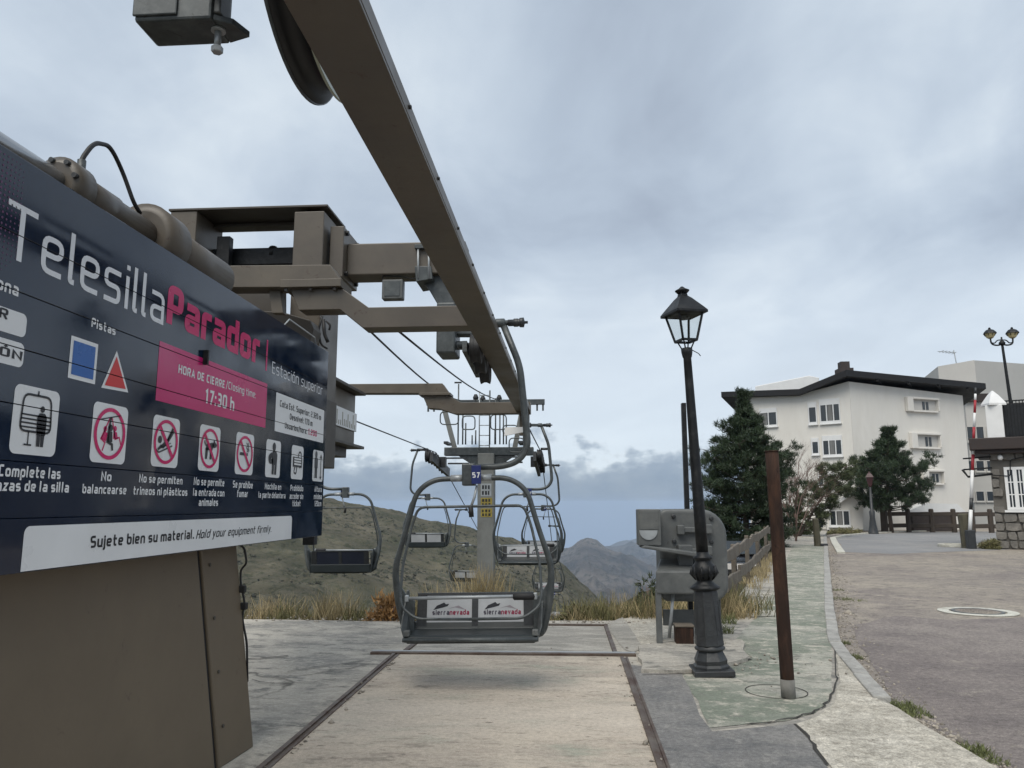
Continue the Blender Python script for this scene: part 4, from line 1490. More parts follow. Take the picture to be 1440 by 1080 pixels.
        for k in range(8):
            a = k * math.pi / 4
            rb.tube([h + Vector((math.cos(a) * .06, math.sin(a) * .06, .01)), h + Vector((math.cos(a) * .205, math.sin(a) * .205, .16)), h + Vector((math.cos(a) * .23, math.sin(a) * .23, .22))], .014, 4)
        rb.build('lantern_rib', BLACKP, g_)


build_cottage()


# ------------------------------------------------------------------ right-hand street things
def build_street_right():
    # wooden barrier post and striped boom
    b = atZ(1363, 771, -.06)
    t = thing('wooden_post', 'stout dark wooden post holding the raised barrier', 'post', b)
    hh = atY(1357, 722, b.y).z + .06
    MB().lathe([(.29, 0), (.27, .1), (.25, hh * .5), (.24, hh - .05), (.2, hh)], 9, b, ax=(-.07, 0, 1), smooth=False).build('post', WOODK, t, .02)
    p0, p1 = atY(1364, 748, b.y - .4), atY(1372, 545, b.y - .4)
    t = thing('barrier_boom', 'raised red and white striped barrier pole', 'barrier', p0)
    for k, (c, m) in enumerate([((0, .15), WHITEP), ((.15, .23), DARKIRON), ((.23, .42), WHITEP), ((.42, .53), REDP), ((.53, .62), WHITEP), ((.62, .72), REDP), ((.72, .82), WHITEP), ((.82, .91), REDP), ((.91, .955), WHITEP), ((.955, 1.0), DARKIRON)]):
        MB().tube([p0.lerp(p1, c[0]), p0.lerp(p1, c[1])], .075 - .03 * c[0], 8).build('boom_stripe', m, t)
    MB().box(p0 + Vector((0, .0, -.3)), (.3, .3, .75)).build('pivot_box', DARKIRON, t, .03)
    # green-brown bollard post on the pavement edge
    b = atZ(1150, 768, 0)
    t = thing('bollard_post', 'slim dark green wooden post at the kerb of the path', 'post', b)
    h = atY(1147, 729, b.y).z
    MB().lathe([(.15, 0), (.14, h * .5), (.13, h - .04), (.1, h)], 8, b, ax=(-.03, 0, 1), smooth=False).build('post', WOODK, t, .015)
    MB().box(b + Vector((.22, -.1, .06)), (.3, .16, .1)).build('foot_plate', DARKIRON, t, .02)
    # brown rail fence in front of the white building
    zf = -.1
    PX = [1244, 1278, 1311, 1342, 1368, 1394, 1420, 1446]
    Y0 = 53.0
    P = [atY(x, 742, Y0 - .25 * k) for k, x in enumerate(PX)]
    t = thing('rail_fence', 'dark brown wooden rail fence across the road by the building', 'fence', (P[0].x, P[0].y, zf))
    for k, p in enumerate(P):
        tp = 1.55 if k else 1.7
        MB().lathe([(.24 if k == 0 else .17, 0), (.23 if k == 0 else .16, tp - .08), (.12, tp)], 8, (p.x, p.y, zf), smooth=False).build('post', WOODB, t)
    for a, b_ in zip(P, P[1:]):
        for z in (.45, 1.2):
            MB().bar(Vector((a.x + .1, a.y - .05, zf + z)), Vector((b_.x - .1, b_.y - .05, zf + z + .03)), .1, .26).build('rail', WOODB, t, .03)
    # street lamp with a dull red lantern, in front of the pine
    b = atY(1228, 746, 49.5); b.z = -.1
    t = thing('street_lamp', 'slim grey street lamp with dull red lantern before the pine', 'street lamp', b)
    top = atY(1229, 685, b.y).z - b.z
    MB().lathe([(.34, 0), (.3, .1), (.22, .5), (.16, 1.0), (.17, 1.4), (.09, 1.5), (.07, top)], 12, b).build('pole', DARKIRON, t)
    hd = MB().lathe([(.08, top), (.15, top + .1), (.27, top + .6)], 4, b, smooth=False, rot=.5).build('lantern', REDL, t)
    MB().lathe([(.32, top + .6), (.15, top + .82), (.05, top + .9), (.04, top + .98)], 4, b, smooth=False, rot=.5).build('lantern_roof', REDL, hd)
    # low brick block behind the fence
    p = atY(1313, 742, 54.6)
    MBx = MB().b2((p.x - 1.4, 54.4, -.1), (p.x + 1.4, 55.0, 1.3)).build('planter_wall', BRICK)
    tag(MBx, 'low reddish brick block behind the rail fence', 'wall')
    p = atY(1311, 716, 54.9)
    o = MB().prism([(p.x - 2, 54.3, p.z - .2), (p.x + 1.9, 54.3, p.z - .2), (p.x + 1.4, 54.3, p.z + .35), (p.x - .6, 54.3, p.z + .4)], (0, 1.0, 0)).build('awning', WHITEP)
    tag(o, 'low white sloping awning over the brick block', 'awning')
    o = MB().prism([(p.x - 1.9, 54.6, 0), (p.x - 1.8, 54.6, 0), (p.x - 1.8, 54.6, p.z - .2), (p.x - 1.9, 54.6, p.z - .2)], (0, .1, 0))


build_street_right()


def build_log_fence():
    n = 9
    t = thing('log_fence', 'weathered log fence running beside the path', 'fence', (FA.x, FA.y, 0))
    ts = [-.2, 2.6, 5.6, 9.0, 12.6, 16.4, 20.6, 25.0, 29.5, 34]
    rnd = random.Random(3)
    P = [FA + FD * s for s in ts]
    H = [1.0, .98, 1.03, 1.0, 1.04, 1.0, 1.04, 1.02, 1.02, 1.02]
    for p, h in zip(P, H):
        m = Matrix.Rotation(math.atan2(-FD.x, FD.y) + rnd.uniform(-.2, .2), 3, 'Z') @ Matrix.Rotation(rnd.uniform(-.05, .05), 3, 'X')
        MB().box((p.x, p.y, h / 2 - .15), (.09, .12, h + .3), m).build('post', WOODG, t, .014)
    for k, (a, b) in enumerate(zip(P, P[1:])):
        for z in (.46, .93):
            za, zb = z + rnd.uniform(-.07, .07), z + rnd.uniform(-.07, .07)
            off = Vector((FD.y, -FD.x)) * (.08 + rnd.uniform(0, .02))
            n_ = 7
            cs = []
            for j in range(n_):
                u = j / (n_ - 1)
                q = a.lerp(b, -.03 + 1.06 * u)
                cs.append((Vector((q.x + off.x, q.y + off.y, za + (zb - za) * u + rnd.uniform(-.022, .022))), .19 + rnd.uniform(-.03, .03)))
            mb = MB()
            nv = Vector((FD.y, -FD.x, 0)) * .025
            vs = []
            for c, hh in cs:
                vs += [c - nv - Vector((0, 0, hh / 2)), c + nv - Vector((0, 0, hh / 2)), c + nv + Vector((0, 0, hh / 2)), c - nv + Vector((0, 0, hh / 2))]
            fs = [(0, 1, 2, 3), tuple(len(vs) - 4 + i for i in (3, 2, 1, 0))]
            for j in range(n_ - 1):
                for i in range(4):
                    fs.append((j * 4 + i, j * 4 + (i + 1) % 4, j * 4 + 4 + (i + 1) % 4, j * 4 + 4 + i))
            mb.add(vs, fs)
            mb.build('rail', WOODG, t, .01)
    # second fence line behind
    t2 = thing('log_fence', 'second lower log fence behind the first, under the tall pine', 'fence', (FA.x + 1.2, FA.y + 11, -.7))
    q0 = FA + Vector((-FD.y, FD.x)) * 2.4
    Q = [q0 + FD * s for s in (11, 14, 17, 20, 23.5, 27)]
    for p in Q:
        MB().lathe([(.1, -1.2), (.095, .42), (.07, .46)], 8, (p.x, p.y, .05), smooth=False).build('post', WOODG, t2, .012)
    for a, b in zip(Q, Q[1:]):
        for z in (.1, .42):
            MB().tube([Vector((a.x, a.y, z)), Vector((b.x, b.y, z + rnd.uniform(-.06, .06)))], .07, 7).build('rail', WOODG, t2)


build_log_fence()


def build_car():
    p = atY(1036, 760, 27)
    base = (p.x, 27.0, -.87)
    t = thing('parked_car', 'glossy black car parked under the pine beyond the log fence', 'car', base, (0, 0, R(-14)), local=True)
    # nose towards the camera (-Y); profile in YZ, extruded along X with tapered greenhouse
    prof = [(-2.0, .28), (-2.05, .55), (-1.95, .78), (-1.0, .95), (-.35, 1.38), (.9, 1.42), (1.75, 1.05), (2.0, .95), (2.05, .4), (1.95, .25)]
    mb = MB()
    n = len(prof)
    vs = []
    for s in (-1, 1):
        for y, z in prof:
            wx = .84 if z < 1.0 else .84 - (z - 1.0) * .5
            vs.append((s * wx, y, z))
    mb.add(vs, [list(range(n)), list(reversed(range(n, 2 * n)))] + [(i, (i + 1) % n, (i + 1) % n + n, i + n) for i in range(n)])
    mb.build('body', CARP, t, .06, seg=3)
    MB().prism([(-.7, -1.02, .985), (.7, -1.02, .985), (.6, -.42, 1.36), (-.6, -.42, 1.36)], (0, -.015, .02)).build('windscreen', GLASSD, t)
    for s in (-1, 1):
        MB().prism([(s * .845, -.7, 1.0), (s * .845, 1.2, 1.0), (s * .7, .8, 1.36), (s * .7, -.3, 1.34)], (s * .02, 0, 0)).build('side_window', GLASSD, t)
        MB().box((s * .62, -2.03, .66), (.34, .08, .14)).build('headlight', HEADL, t, .02)
        for y in (-1.3, 1.3):
            w_ = MB().lathe([(.2, -.11), (.31, -.11), (.33, -.06), (.33, .06), (.31, .11), (.2, .11)], 20, (s * .78, y, .33), ax=(1, 0, 0)).build('wheel', BLACK, t)
            MB().lathe([(.19, -.12), (.19, .12)], 14, (s * .78, y, .33), ax=(1, 0, 0)).build('rim', GALV_L, w_)
        MB().box((s * .93, -.65, 1.05), (.16, .1, .11)).build('mirror', CARP, t, .02)
    MB().box((0, -2.06, .5), (.9, .05, .16)).build('grille', BLACK, t, .01)


build_car()


# ------------------------------------------------------------------ foreground right: lamp, pole, machine
def build_lamp():
    b = atZ(1001, 948, 0)
    lean = R(-2.3)
    t = thing('street_lamp', 'leaning black cast iron lantern post in the foreground', 'street lamp', (b.x, b.y, .006), (0, lean, 0), local=True)
    MB().box((0, 0, .03), (.40, .40, .06)).build('base_plate', DARKIRON, t, .01)
    MB().lathe([(.185, .06), (.185, .10), (.165, .12), (.17, .17), (.15, .22), (.135, .26), (.125, .28)], 8, smooth=False, rot=math.pi / 8).zscale(.83).build('foot', DARKIRON, t, .004)
    MB().lathe([(.125, .27), (.15, .29), (.155, .31), (.135, .33), (.13, .36)], 24).zscale(.83).build('collar_ring', DARKIRON, t)
    pd = MB().lathe([(.15, .34), (.145, .4), (.125, .95), (.12, 1.0)], 8, smooth=False, rot=math.pi / 8).zscale(.83).build('pedestal', DARKIRON, t, .006)
    for k in range(8):                          # raised frames on the faces
        a = k * math.pi / 4 + math.pi / 8 + math.pi / 8
        m = Matrix.Rotation(a, 3, 'Z')
        fr = MB()
        for (y0, y1, z0, z1) in ((-.04, -.03, .46, .88), (.03, .04, .46, .88), (-.03, .03, .46, .475), (-.03, .03, .865, .88), (-.015, .015, .52, .535), (-.015, .015, .80, .815)):
            zc = (z0 + z1) / 2
            rr = (.139 - .02 * (zc - .4) / .55) * math.cos(math.pi / 8) + .001
            fr.box(m @ Vector((rr, (y0 + y1) / 2, zc)), (.016, y1 - y0, z1 - z0), m @ Matrix.Rotation(-.036, 3, 'Y'))
        fr.zscale(.83).build('face_moulding', DARKIRON, pd)
    MB().lathe([(.12, .99), (.15, 1.01), (.155, 1.03), (.12, 1.06), (.08, 1.10), (.085, 1.12), (.12, 1.18), (.13, 1.23), (.115, 1.29), (.08, 1.34), (.075, 1.36), (.1, 1.38), (.1, 1.40), (.066, 1.42), (.062, 1.46)], 24).zscale(.83).build('vase', BLACKP, t)
    lv = MB()
    for k in range(10):
        a = 2 * math.pi * k / 10
        c, s = math.cos(a), math.sin(a)
        lv.tube([(c * .09, s * .09, 1.12), (c * .135, s * .135, 1.2), (c * .12, s * .12, 1.29)], [.006, .018, .006], 6)
    lv.zscale(.83).build('leaf_ornament', BLACKP, t)
    H = 3.33
    MB().lathe([(.062, 1.2), (.06, 1.6), (.052, 2.4), (.046, 3.0), (.043, H - .06), (.05, H - .05), (.06, H), (.062, H + .04), (.05, H + .05)], 16).build('shaft', BLACKP, t)
    # lantern
    z0, z1 = H + .13, H + .43
    w0, w1 = .085, .145
    rz = Matrix.Rotation(R(22), 3, 'Z')
    c4 = [rz @ Vector(p) for p in ((-1, -1, 0), (1, -1, 0), (1, 1, 0), (-1, 1, 0))]
    cage = MB()
    for p in c4:
        cage.tube([p * .035 + Vector((0, 0, H + .04)), p * w0 * .8 + Vector((0, 0, z0))], .008, 6)
        cage.bar(p * w0 + Vector((0, 0, z0)), p * w1 + Vector((0, 0, z1)), .022, .022)
    for a, b_ in zip(c4, c4[1:] + c4[:1]):
        cage.bar(a * w0 + Vector((0, 0, z0)), b_ * w0 + Vector((0, 0, z0)), .024, .024)
        cage.bar(a * w1 + Vector((0, 0, z1)), b_ * w1 + Vector((0, 0, z1)), .03, .03)
    cg = cage.build('lantern_cage', BLACKP, t)
    for a, b_ in zip(c4, c4[1:] + c4[:1]):
        MB().add([a * w0 * .98 + Vector((0, 0, z0)), b_ * w0 * .98 + Vector((0, 0, z0)), b_ * w1 * .98 + Vector((0, 0, z1)), a * w1 * .98 + Vector((0, 0, z1))], [(0, 1, 2, 3)]).build('pane', GLASS, cg)
    rf = MB()
    k = math.sqrt(2)
    ang = R(22) + math.pi / 4
    # pyramid roof as explicit rings so that it stays aligned with the cage
    rings = [(w1 * 1.3, z1 - .015), (w1 * 1.3, z1 + .012), (w1 * 1.12, z1 + .05), (w1 * .50, z1 + .17), (w1 * .30, z1 + .2), (w1 * .24, z1 + .24)]
    vs = []
    for s, z in rings:
        vs += [p * s + Vector((0, 0, z)) for p in c4]
    fs = [(3, 2, 1, 0), tuple(range(len(vs) - 4, len(vs)))]
    for i in range(len(rings) - 1):
        for q in range(4):
            fs.append((i * 4 + q, i * 4 + (q + 1) % 4, i * 4 + 4 + (q + 1) % 4, i * 4 + 4 + q))
    rf.add(vs, fs)
    ro = rf.build('lantern_roof', BLACKP, t, .005)
    MB().lathe([(.05, z1 + .23), (.075, z1 + .255), (.08, z1 + .265), (.04, z1 + .285), (.03, z1 + .295), (.012, z1 + .31)], 16).build('finial', BLACKP, ro)
    MB().tube([(.05, 0, H + .03), (.12, -.02, H - .02), (.14, -.02, H - .05)], .005, 5).build('loose_wire', BLACKP, t)
    MB().lathe([(.05, z1 - .06), (.06, z1 - .02)], 12).build('lamp_holder', DARKIRON, cg)


build_lamp()


def build_pole():
    b = atZ(1109, 982, 0)
    top = atY(1085, 634, b.y)
    t = thing('rusty_pole', 'thick rusty steel tube standing in the green pavement', 'pole', (b.x, b.y, 0))
    d = Vector((top.x - b.x, 0, top.z))
    B = Vector((b.x, b.y, 0))
    pts = [B.lerp(B + d, k / 8) for k in range(9)]
    r_ = .06
    s = MB().tube(pts, r_, 20).build('tube', RUST, t)
    MB().tube([B, B.lerp(B + d, .075)], r_ + .003, 20)  .build('grey_foot', mat('foot_grey_paint', (.17, .165, .15), .8, var=.3, vscale=8, bump=.2), t, label='grey painted foot of the pole')
    MB().lathe([(r_ + .004, 0), (r_ + .004, .012)], 20, B + d * .995, ax=d).build('cap', RUST, t)
    c = MB(); annulus(c, (b.x - .05, b.y + .22), .268, .276, .0085, .002, 36); c.build('collar_joint', CRACK, t)
    # dark square post behind the lamp
    p = atY(970, 860, 10.6)
    tp = atY(961, 567, 10.6)
    t = thing('steel_post', 'thin dark steel post standing behind the grey machine', 'post', (p.x, 10.6, 0))
    MB().bar((p.x + .01, 10.6, 0), (tp.x, 10.6, tp.z), .1, .06).build('post', BLACKP, t, .006)


build_pole()


def build_machine():
    """grey parked boarding-gate machine on legs"""
    Y = 10.0
    g = lambda x, y, yy=Y: atY(x, y, yy)
    b = g(945, 905)
    t = thing('grey_machine', 'grey metal cabinet machine on legs parked behind the leaning lamp', 'machine', (b.x, Y, 0))
    # rounded back cabinet (outline in XZ, extruded in Y)
    x0, x1 = g(932, 800).x, g(1030, 800).x
    zt, zb = g(980, 716).z, g(980, 850).z
    out = []
    def arc(cx, cz, r_, a0, a1, n=7):
        for k in range(n + 1):
            a = R(a0 + (a1 - a0) * k / n)
            out.append((cx + r_ * math.cos(a), cz + r_ * math.sin(a)))
    arc(x1 - .42, zt - .30, .30, 62, 0)        # shaped below: large upper right radius
    out.clear()
    arc(x1 - .33, zt - .33, .33, 90, 0)
    arc(x1 - .22, zb + .22, .22, 0, -90)
    arc(x0 + .1, zb + .1, .1, 270, 180)
    arc(x0 + .1, zt - .1, .1, 180, 90)
    mb = MB()
    mb.prism([Vector((x, Y + .25, z)) for x, z in out], (0, .5, 0))
    body = mb.build('cabinet', CAB, t, .045, seg=4)
    for px, py in ((947, 726), (1000, 729), (948, 761), (1000, 762), (992, 744), (955, 744)):
        p = atY(px, py, Y + .25)
        MB().lathe([(.028, 0), (.028, .03), (.014, .032)], 8, p, ax=(0, -1, 0)).build('bolt', DARKIRON, body)
    for py in (745, 775):
        p, q = atY(957, py, Y + .2), atY(996, py - 1, Y + .2)
        MB().box(((p.x + q.x) / 2, Y + .21, p.z), (q.x - p.x, .07, .07)).build('clamp_bar', CAB, t, .012)
        for q_ in (p, q):
            MB().box((q_.x, Y + .2, q_.z), (.09, .1, .12)).build('clamp_block', CAB, t, .012)
    # arm plate
    p, q = atY(900, 770, Y - .1), atY(985, 783, Y + .1)
    MB().prism([Vector((p.x, Y - .2, p.z)), Vector((atY(905, 766, Y).x, Y - .2, atY(905, 766, Y).z)), Vector((q.x, Y - .2, q.z + .06)), Vector((q.x, Y - .2, q.z))], (0, .4, 0)).build('arm_plate', CAB, t, .012)
    # display hood: box with a half-round lower cut
    a, c = atY(896, 716, Y), atY(929, 767, Y)
    w_, h_ = c.x - a.x, a.z - c.z
    hood = MB()
    hood.b2((a.x, Y - .1, c.z + h_ * .0), (c.x, Y + .22, a.z))
    ho = hood.build('display_hood', CAB, t, .012)
    pr = []
    for k in range(13):
        an = math.pi + math.pi * k / 12
        pr.append(Vector((a.x + w_ * .44 + math.cos(an) * w_ * .40, Y - .1, c.z + h_ * .42 + math.sin(an) * h_ * .26)))
    MB().prism(pr, (0, -.012, 0)).build('scoop', GALV_L, ho)
    MB().b2((a.x + .02, Y - .108, c.z + h_ * .44), (c.x - .03, Y - .1, a.z - .02)).build('hood_front', CAB, ho, .004)
    # trough
    a, c = atY(922, 803, Y - .25), atY(988, 836, Y - .25)
    top = [Vector((a.x, Y - .25, a.z)), Vector((c.x, Y - .25, a.z)), Vector((c.x, Y + .3, a.z + .12)), Vector((a.x + .12, Y + .3, a.z + .12))]
    tr = MB()
    bot = [Vector((p.x, p.y, c.z)) for p in top]
    tr.add(top + bot, [(0, 1, 2, 3), (7, 6, 5, 4), (0, 4, 5, 1), (1, 5, 6, 2), (2, 6, 7, 3), (3, 7, 4, 0)])
    tr.build('trough', CAB, t, .02)
    MB().b2((atY(955, 800, Y).x, Y + .0, a.z + .02), (atY(975, 800, Y).x, Y + .2, a.z + .3)).build('stem', CAB, t, .01)
    # legs and panel
    for px, yy in ((927, Y - .2), (927, Y + .28), (996, Y - .2), (1010, Y + .5)):
        p = atY(px, 880, yy)
        MB().b2((p.x - .035, yy - .035, 0.002), (p.x + .035, yy + .035, c.z + .05)).build('leg', CAB, t, .006)
    p, q = atY(932, 857, Y + .3), atY(992, 880, Y + .3)
    MB().b2((p.x, Y + .28, q.z), (q.x, Y + .32, p.z)).build('kick_panel', CAB, t, .004)
    p, q = atY(947, 832, Y - .1), atY(941, 897, Y - .1)
    MB().tube([p, q], .02, 10).build('rod', GALV_L, t)
    p, q = atY(1030, 750, Y + .5), atY(1046, 756, Y + .6)
    # small brown box on the ground
    a = atZ(962, 911, 0)
    t2 = thing('brown_box', 'small rust brown metal box on the ground under the grey machine', 'box', (a.x, a.y, 0))
    MB().b2((a.x - .09, a.y, .003), (a.x + .12, a.y + .2, .24)).build('body', RUST, t2, .008)
    MB().b2((a.x - .1, a.y - .012, .24), (a.x + .13, a.y + .212, .262)).build('lid', WOODG, t2, .004)
    # broken slab in front
    pts = [gz(897, 913), gz(902, 947), gz(950, 949), gz(1000, 946), gz(1050, 930), gz(1045, 905), gz(990, 900), gz(940, 907)]
    o = sheet('concrete_slab', wobble(pts, .02, .2, 5), MAT_CONC, .045, .07)
    tag(o, 'low broken concrete slab at the foot of the machine', 'slab', kind='structure')
    a, b_ = Vector((*gz(905, 943), .0)), Vector((*gz(1005, 940), .0))
    MBs = MB().bar(a + Vector((0, -.06, .02)), b_ + Vector((0, -.06, .02)), .1, .05).build('slab_strip', MAT_KERB, None, .008)
    tag(MBs, 'narrow grey concrete strip along the slab edge beside the lamp base', 'slab', kind='structure')


build_machine()
# ------------------------------------------------------------------ sign
XS = -2.122
SEAMS = [2.736, 2.518, 2.301, 2.084, 1.866, 1.648]
STOP, SBOT, SY0, SY1 = 3.045, 1.438, 1.9, 6.585


def stroke(path, wd, closed=False):
    """thick polyline in 2-D -> (verts, quads)"""
    P = [Vector(p) for p in path]
    n = len(P)
    V, Fq = [], []
    for i in range(n):
        if closed:
            d0, d1 = (P[i] - P[i - 1]).normalized(), (P[(i + 1) % n] - P[i]).normalized()
        else:
            d0 = (P[i] - P[i - 1]).normalized() if i else (P[1] - P[0]).normalized()
            d1 = (P[i + 1] - P[i]).normalized() if i < n - 1 else d0
        n0, n1 = Vector((-d0.y, d0.x)), Vector((-d1.y, d1.x))
        m = (n0 + n1)
        m = m.normalized() if m.length > 1e-6 else n0
        k = 1 / max(.5, m.dot(n0))
        V += [tuple(P[i] + m * wd / 2 * k), tuple(P[i] - m * wd / 2 * k)]
    for i in range(n if closed else n - 1):
        j = (i + 1) % n
        Fq.append((2 * i, 2 * j, 2 * j + 1, 2 * i + 1))
    return V, Fq


def r2(path, r):
    return [(p.x, p.y) for p in round_path([Vector((*p, 0)) for p in path], r, 4)]


GL = {
 'A': (1.15, '!0,0 .5,T 1,0|.2,.3 .8,.3'), 'C': (1, '1,T 0,T 0,B 1,B'), 'D': (1.05, '*0,B 0,T .62,T 1,.76 1,.24 .62,B'), 'E': (.9, '!1,T 0,T 0,B 1,B|0,M .85,M'),
 'H': (1.05, '0,0 0,1|1,0 1,1|0,M 1,M'), 'I': (0, '0,0 0,1'), 'M': (1.4, '!0,0 0,T .5,.3 1,T 1,0'), 'N': (1.1, '!0,0 0,T 1,B 1,1'), 'O': (1.05, '*0,B 0,T 1,T 1,B'),
 'Ó': (1.05, '*0,B 0,T 1,T 1,B|.4,1.08 .75,1.24'), 'P': (1, '0,0 0,T 1,T 1,.42 0,.42'), 'R': (1.05, '0,0 0,T 1,T 1,.45 0,.45|.5,.45 1,0'), 'S': (1, '1,T 0,T 0,M 1,M 1,B 0,B'),
 'T': (1, '0,T 1,T|.5,0 .5,T'), 'U': (1.05, '0,1 0,B 1,B 1,1'), 'Z': (1, '!0,T 1,T 0,B 1,B'),
 'a': (.92, '0,X 1,X 1,0|1,B 0,B 0,m 1,m'), 'b': (.95, '0,1 0,B 1,B 1,X 0,X'), 'c': (.85, '1,X 0,X 0,B 1,B'), 'd': (.95, '1,1 1,B 0,B 0,X 1,X'), 'e': (.92, '1,B 0,B 0,X 1,X 1,m 0,m'),
 'f': (.72, '1.1,T .3,T .3,0|-.1,X 1,X'), 'g': (.95, '1,X 0,X 0,B 1,B|1,x 1,D 0,D'), 'h': (.95, '0,0 0,1|0,X 1,X 1,0'), 'i': (0, '0,0 0,x|0,.96 0,i'), 'j': (0, '0,x 0,D -.55,D|0,.96 0,i'),
 'k': (.9, '!0,0 0,1|0,m 1,x|.3,.42 1,0'), 'l': (.18, '0,1 0,B 1,B'), 'm': (1.6, '0,0 0,X .5,X .5,0|.5,X 1,X 1,0'), 'n': (.95, '0,0 0,X 1,X 1,0'), 'o': (.95, '*0,B 0,X 1,X 1,B'), 'p': (.95, '0,d 0,X 1,X 1,B 0,B'), 'q': (.95, '1,d 1,X 0,X 0,B 1,B'),
 'r': (.68, '0,0 0,X 1,X'), 's': (.88, '1,X 0,X 0,m 1,m 1,B 0,B'), 't': (.78, '.28,.98 .28,B 1,B|-.12,X 1.05,X'), 'u': (.95, '0,x 0,B 1,B 1,x|1,B 1,0'), 'v': (.95, '!0,x .5,B 1,x'), 'y': (.95, '!0,x .52,B|1,x .3,d'),
 'z': (.85, '!0,X 1,X 0,B 1,B'), 'á': (.92, '0,X 1,X 1,0|1,B 0,B 0,m 1,m|.4,.82 .75,1.0'), 'í': (0, '0,0 0,x|0,.82 .12,1.0'), 'ó': (.95, '*0,B 0,X 1,X 1,B|.4,.82 .75,1.0'),
 '0': (.95, '*0,B 0,T 1,T 1,B'), '1': (.5, '!0,.78 .8,T .8,0'), '2': (.95, '0,T 1,T 1,M 0,M 0,B 1,B'), '3': (.95, '0,T 1,T 1,B 0,B|.2,M 1,M'), '5': (.95, '!1,T 0,T 0,.56 .7,.56 1,.44 1,.16 .7,B 0,B'), '7': (.95, '!0,T 1,T .35,0'),
 '.': (0, '0,0 0,w'), ':': (0, '0,0 0,w|0,.5 0,W'), '/': (.7, '!0,-.1 1,1.05')}


def text2d(s, wd=.14, shear=0.0, gap=.13, w_=.46, xh=.73, r=.15):
    """square-shouldered stroke lettering, cap height 1"""
    V, Fq = [], []
    x = 0.0
    h = wd / 2
    lev = {'B': h, 'T': 1 - h, 'X': xh - h, 'M': .5, 'm': xh / 2, 'D': -.26 + h, 'x': xh, 'd': -.26, 'w': wd, 'W': .5 + wd, 'i': .96 - wd}
    k = 0
    for ch in s:
        if ch == ' ':
            x += .34
            continue
        wf, spec = GL[ch]
        inner = w_ * wf
        sharp = spec[0] == '!'
        for part in spec.lstrip('!*').split('|'):
            P = []
            for tok in part.split():
                a, b = tok.split(',')
                P.append((x + h + float(a) * (inner if wf else .3), lev[b] if b in lev else float(b)))
            if spec[0] == '*' and len(P) > 3:
                mid = ((P[0][0] + P[-1][0]) / 2, (P[0][1] + P[-1][1]) / 2)
                q = r2([mid] + P + [mid], r)
                v, f = stroke(q[:-1], wd, True)
            else:
                v, f = stroke(P if sharp else r2(P, r), wd)
            o = len(V)
            V += [(a + b * shear, b, k) for a, b in v]
            Fq += [tuple(i + o for i in q_) for q_ in f]
            k = (k + 1) % 4
        x += inner + wd + gap
    return V, Fq


CAPH = 1.0


def glyphs(word, wd, gap, r=.16, xh=.72, w_=.5):
    """rounded square-shouldered stroke lettering; returns verts/faces with cap height 1"""
    V, Fq = [], []
    x = 0
    h = wd / 2

    def put(path, closed=False, rr=r):
        nonlocal V, Fq
        v, f = stroke(r2(path, rr), wd, closed)
        o = len(V)
        V = V + [(a + x, b) for a, b in v]
        Fq += [tuple(i + o for i in q) for q in f]
    for ch in word:
        W_ = w_
        t, b, xt, m = 1 - h, h, xh - h, xh / 2
        l, rr = h, w_ - h
        if ch == 'T':
            W_ = .62; put([(0, t), (W_, t)]); put([(W_ / 2, t - h), (W_ / 2, 0)])
        elif ch == 'e':
            put([(rr + h * .6, b), (l, b), (l, xt), (rr, xt), (rr, m), (l + h, m)])
        elif ch == 'l':
            W_ = wd * 1.5; put([(l, 1.0), (l, b), (l + wd, b)], rr=.1)
        elif ch == 's':
            put([(rr + h * .6, xt), (l, xt), (l, m), (rr, m), (rr, b), (l - h * .6, b)], rr=.12)
        elif ch == 'i':
            W_ = wd; put([(l, xh), (l, 0)]); put([(l, .96), (l, .96 - wd)])
        elif ch == 'a':
            put([(l - h * .4, xt), (rr, xt), (rr, 0)]); put([(rr - h, b), (l, b), (l, m), (rr - h, m)])
        elif ch == 'P':
            put([(l, 0), (l, t), (rr, t), (rr, .42), (l + h, .42)], rr=.14)
        elif ch == 'r':
            W_ = w_ * .72; put([(l, 0), (l, xt), (W_, xt)], rr=.1)
        elif ch == 'd':
            put([(rr, 1.0), (rr, 0)]); put([(rr - h, b), (l, b), (l, xt), (rr - h, xt)])
        elif ch == 'o':
            q = r2([(rr, m), (rr, b), (l, b), (l, xt), (rr, xt), (rr, m)], r)
            v, f = stroke(q[:-1], wd, True)
            o = len(V)
            V = V + [(a + x, c_) for a, c_ in v]
            Fq += [tuple(i + o for i in z) for z in f]
        x += W_ + gap
    return V, Fq, x - gap


def on_sign(name, vf, m, parent, layer=1, cut=True, label=None):
    """flat print on the sign face: 2-D (y, z) geometry, cut where the planks meet"""
    bm = bmesh.new()
    vs = [bm.verts.new((XS + .0012 * layer + (q[2] * .0001 if len(q) > 2 else 0), q[0], q[1])) for q in vf[0]]
    for f in vf[1]:
        try:
            bm.faces.new([vs[i] for i in f])
        except ValueError:
            pass
    if cut:
        for s in SEAMS:
            for z in (s - .0022, s + .0022):
                bmesh.ops.bisect_plane(bm, geom=bm.verts[:] + bm.edges[:] + bm.faces[:], plane_co=(0, 0, z), plane_no=(0, 0, 1))
            kill = [f for f in bm.faces if abs(f.calc_center_median().z - s) < .0021]
            bmesh.ops.delete(bm, geom=kill, context='FACES')
    for f in bm.faces:
        f.normal_update()
        if f.normal.x < 0:
            f.normal_flip()
    o0 = org(parent)
    bmesh.ops.translate(bm, verts=bm.verts, vec=-o0)
    me = bpy.data.meshes.new(name)
    bm.to_mesh(me)
    bm.free()
    me.materials.append(m)
    o = bpy.data.objects.new(name, me)
    col.objects.link(o)
    o.parent = parent
    if label:
        o['label'] = label
    return o


def spx(px, py):
    p = atX(px, py, XS)
    return p.y, p.z


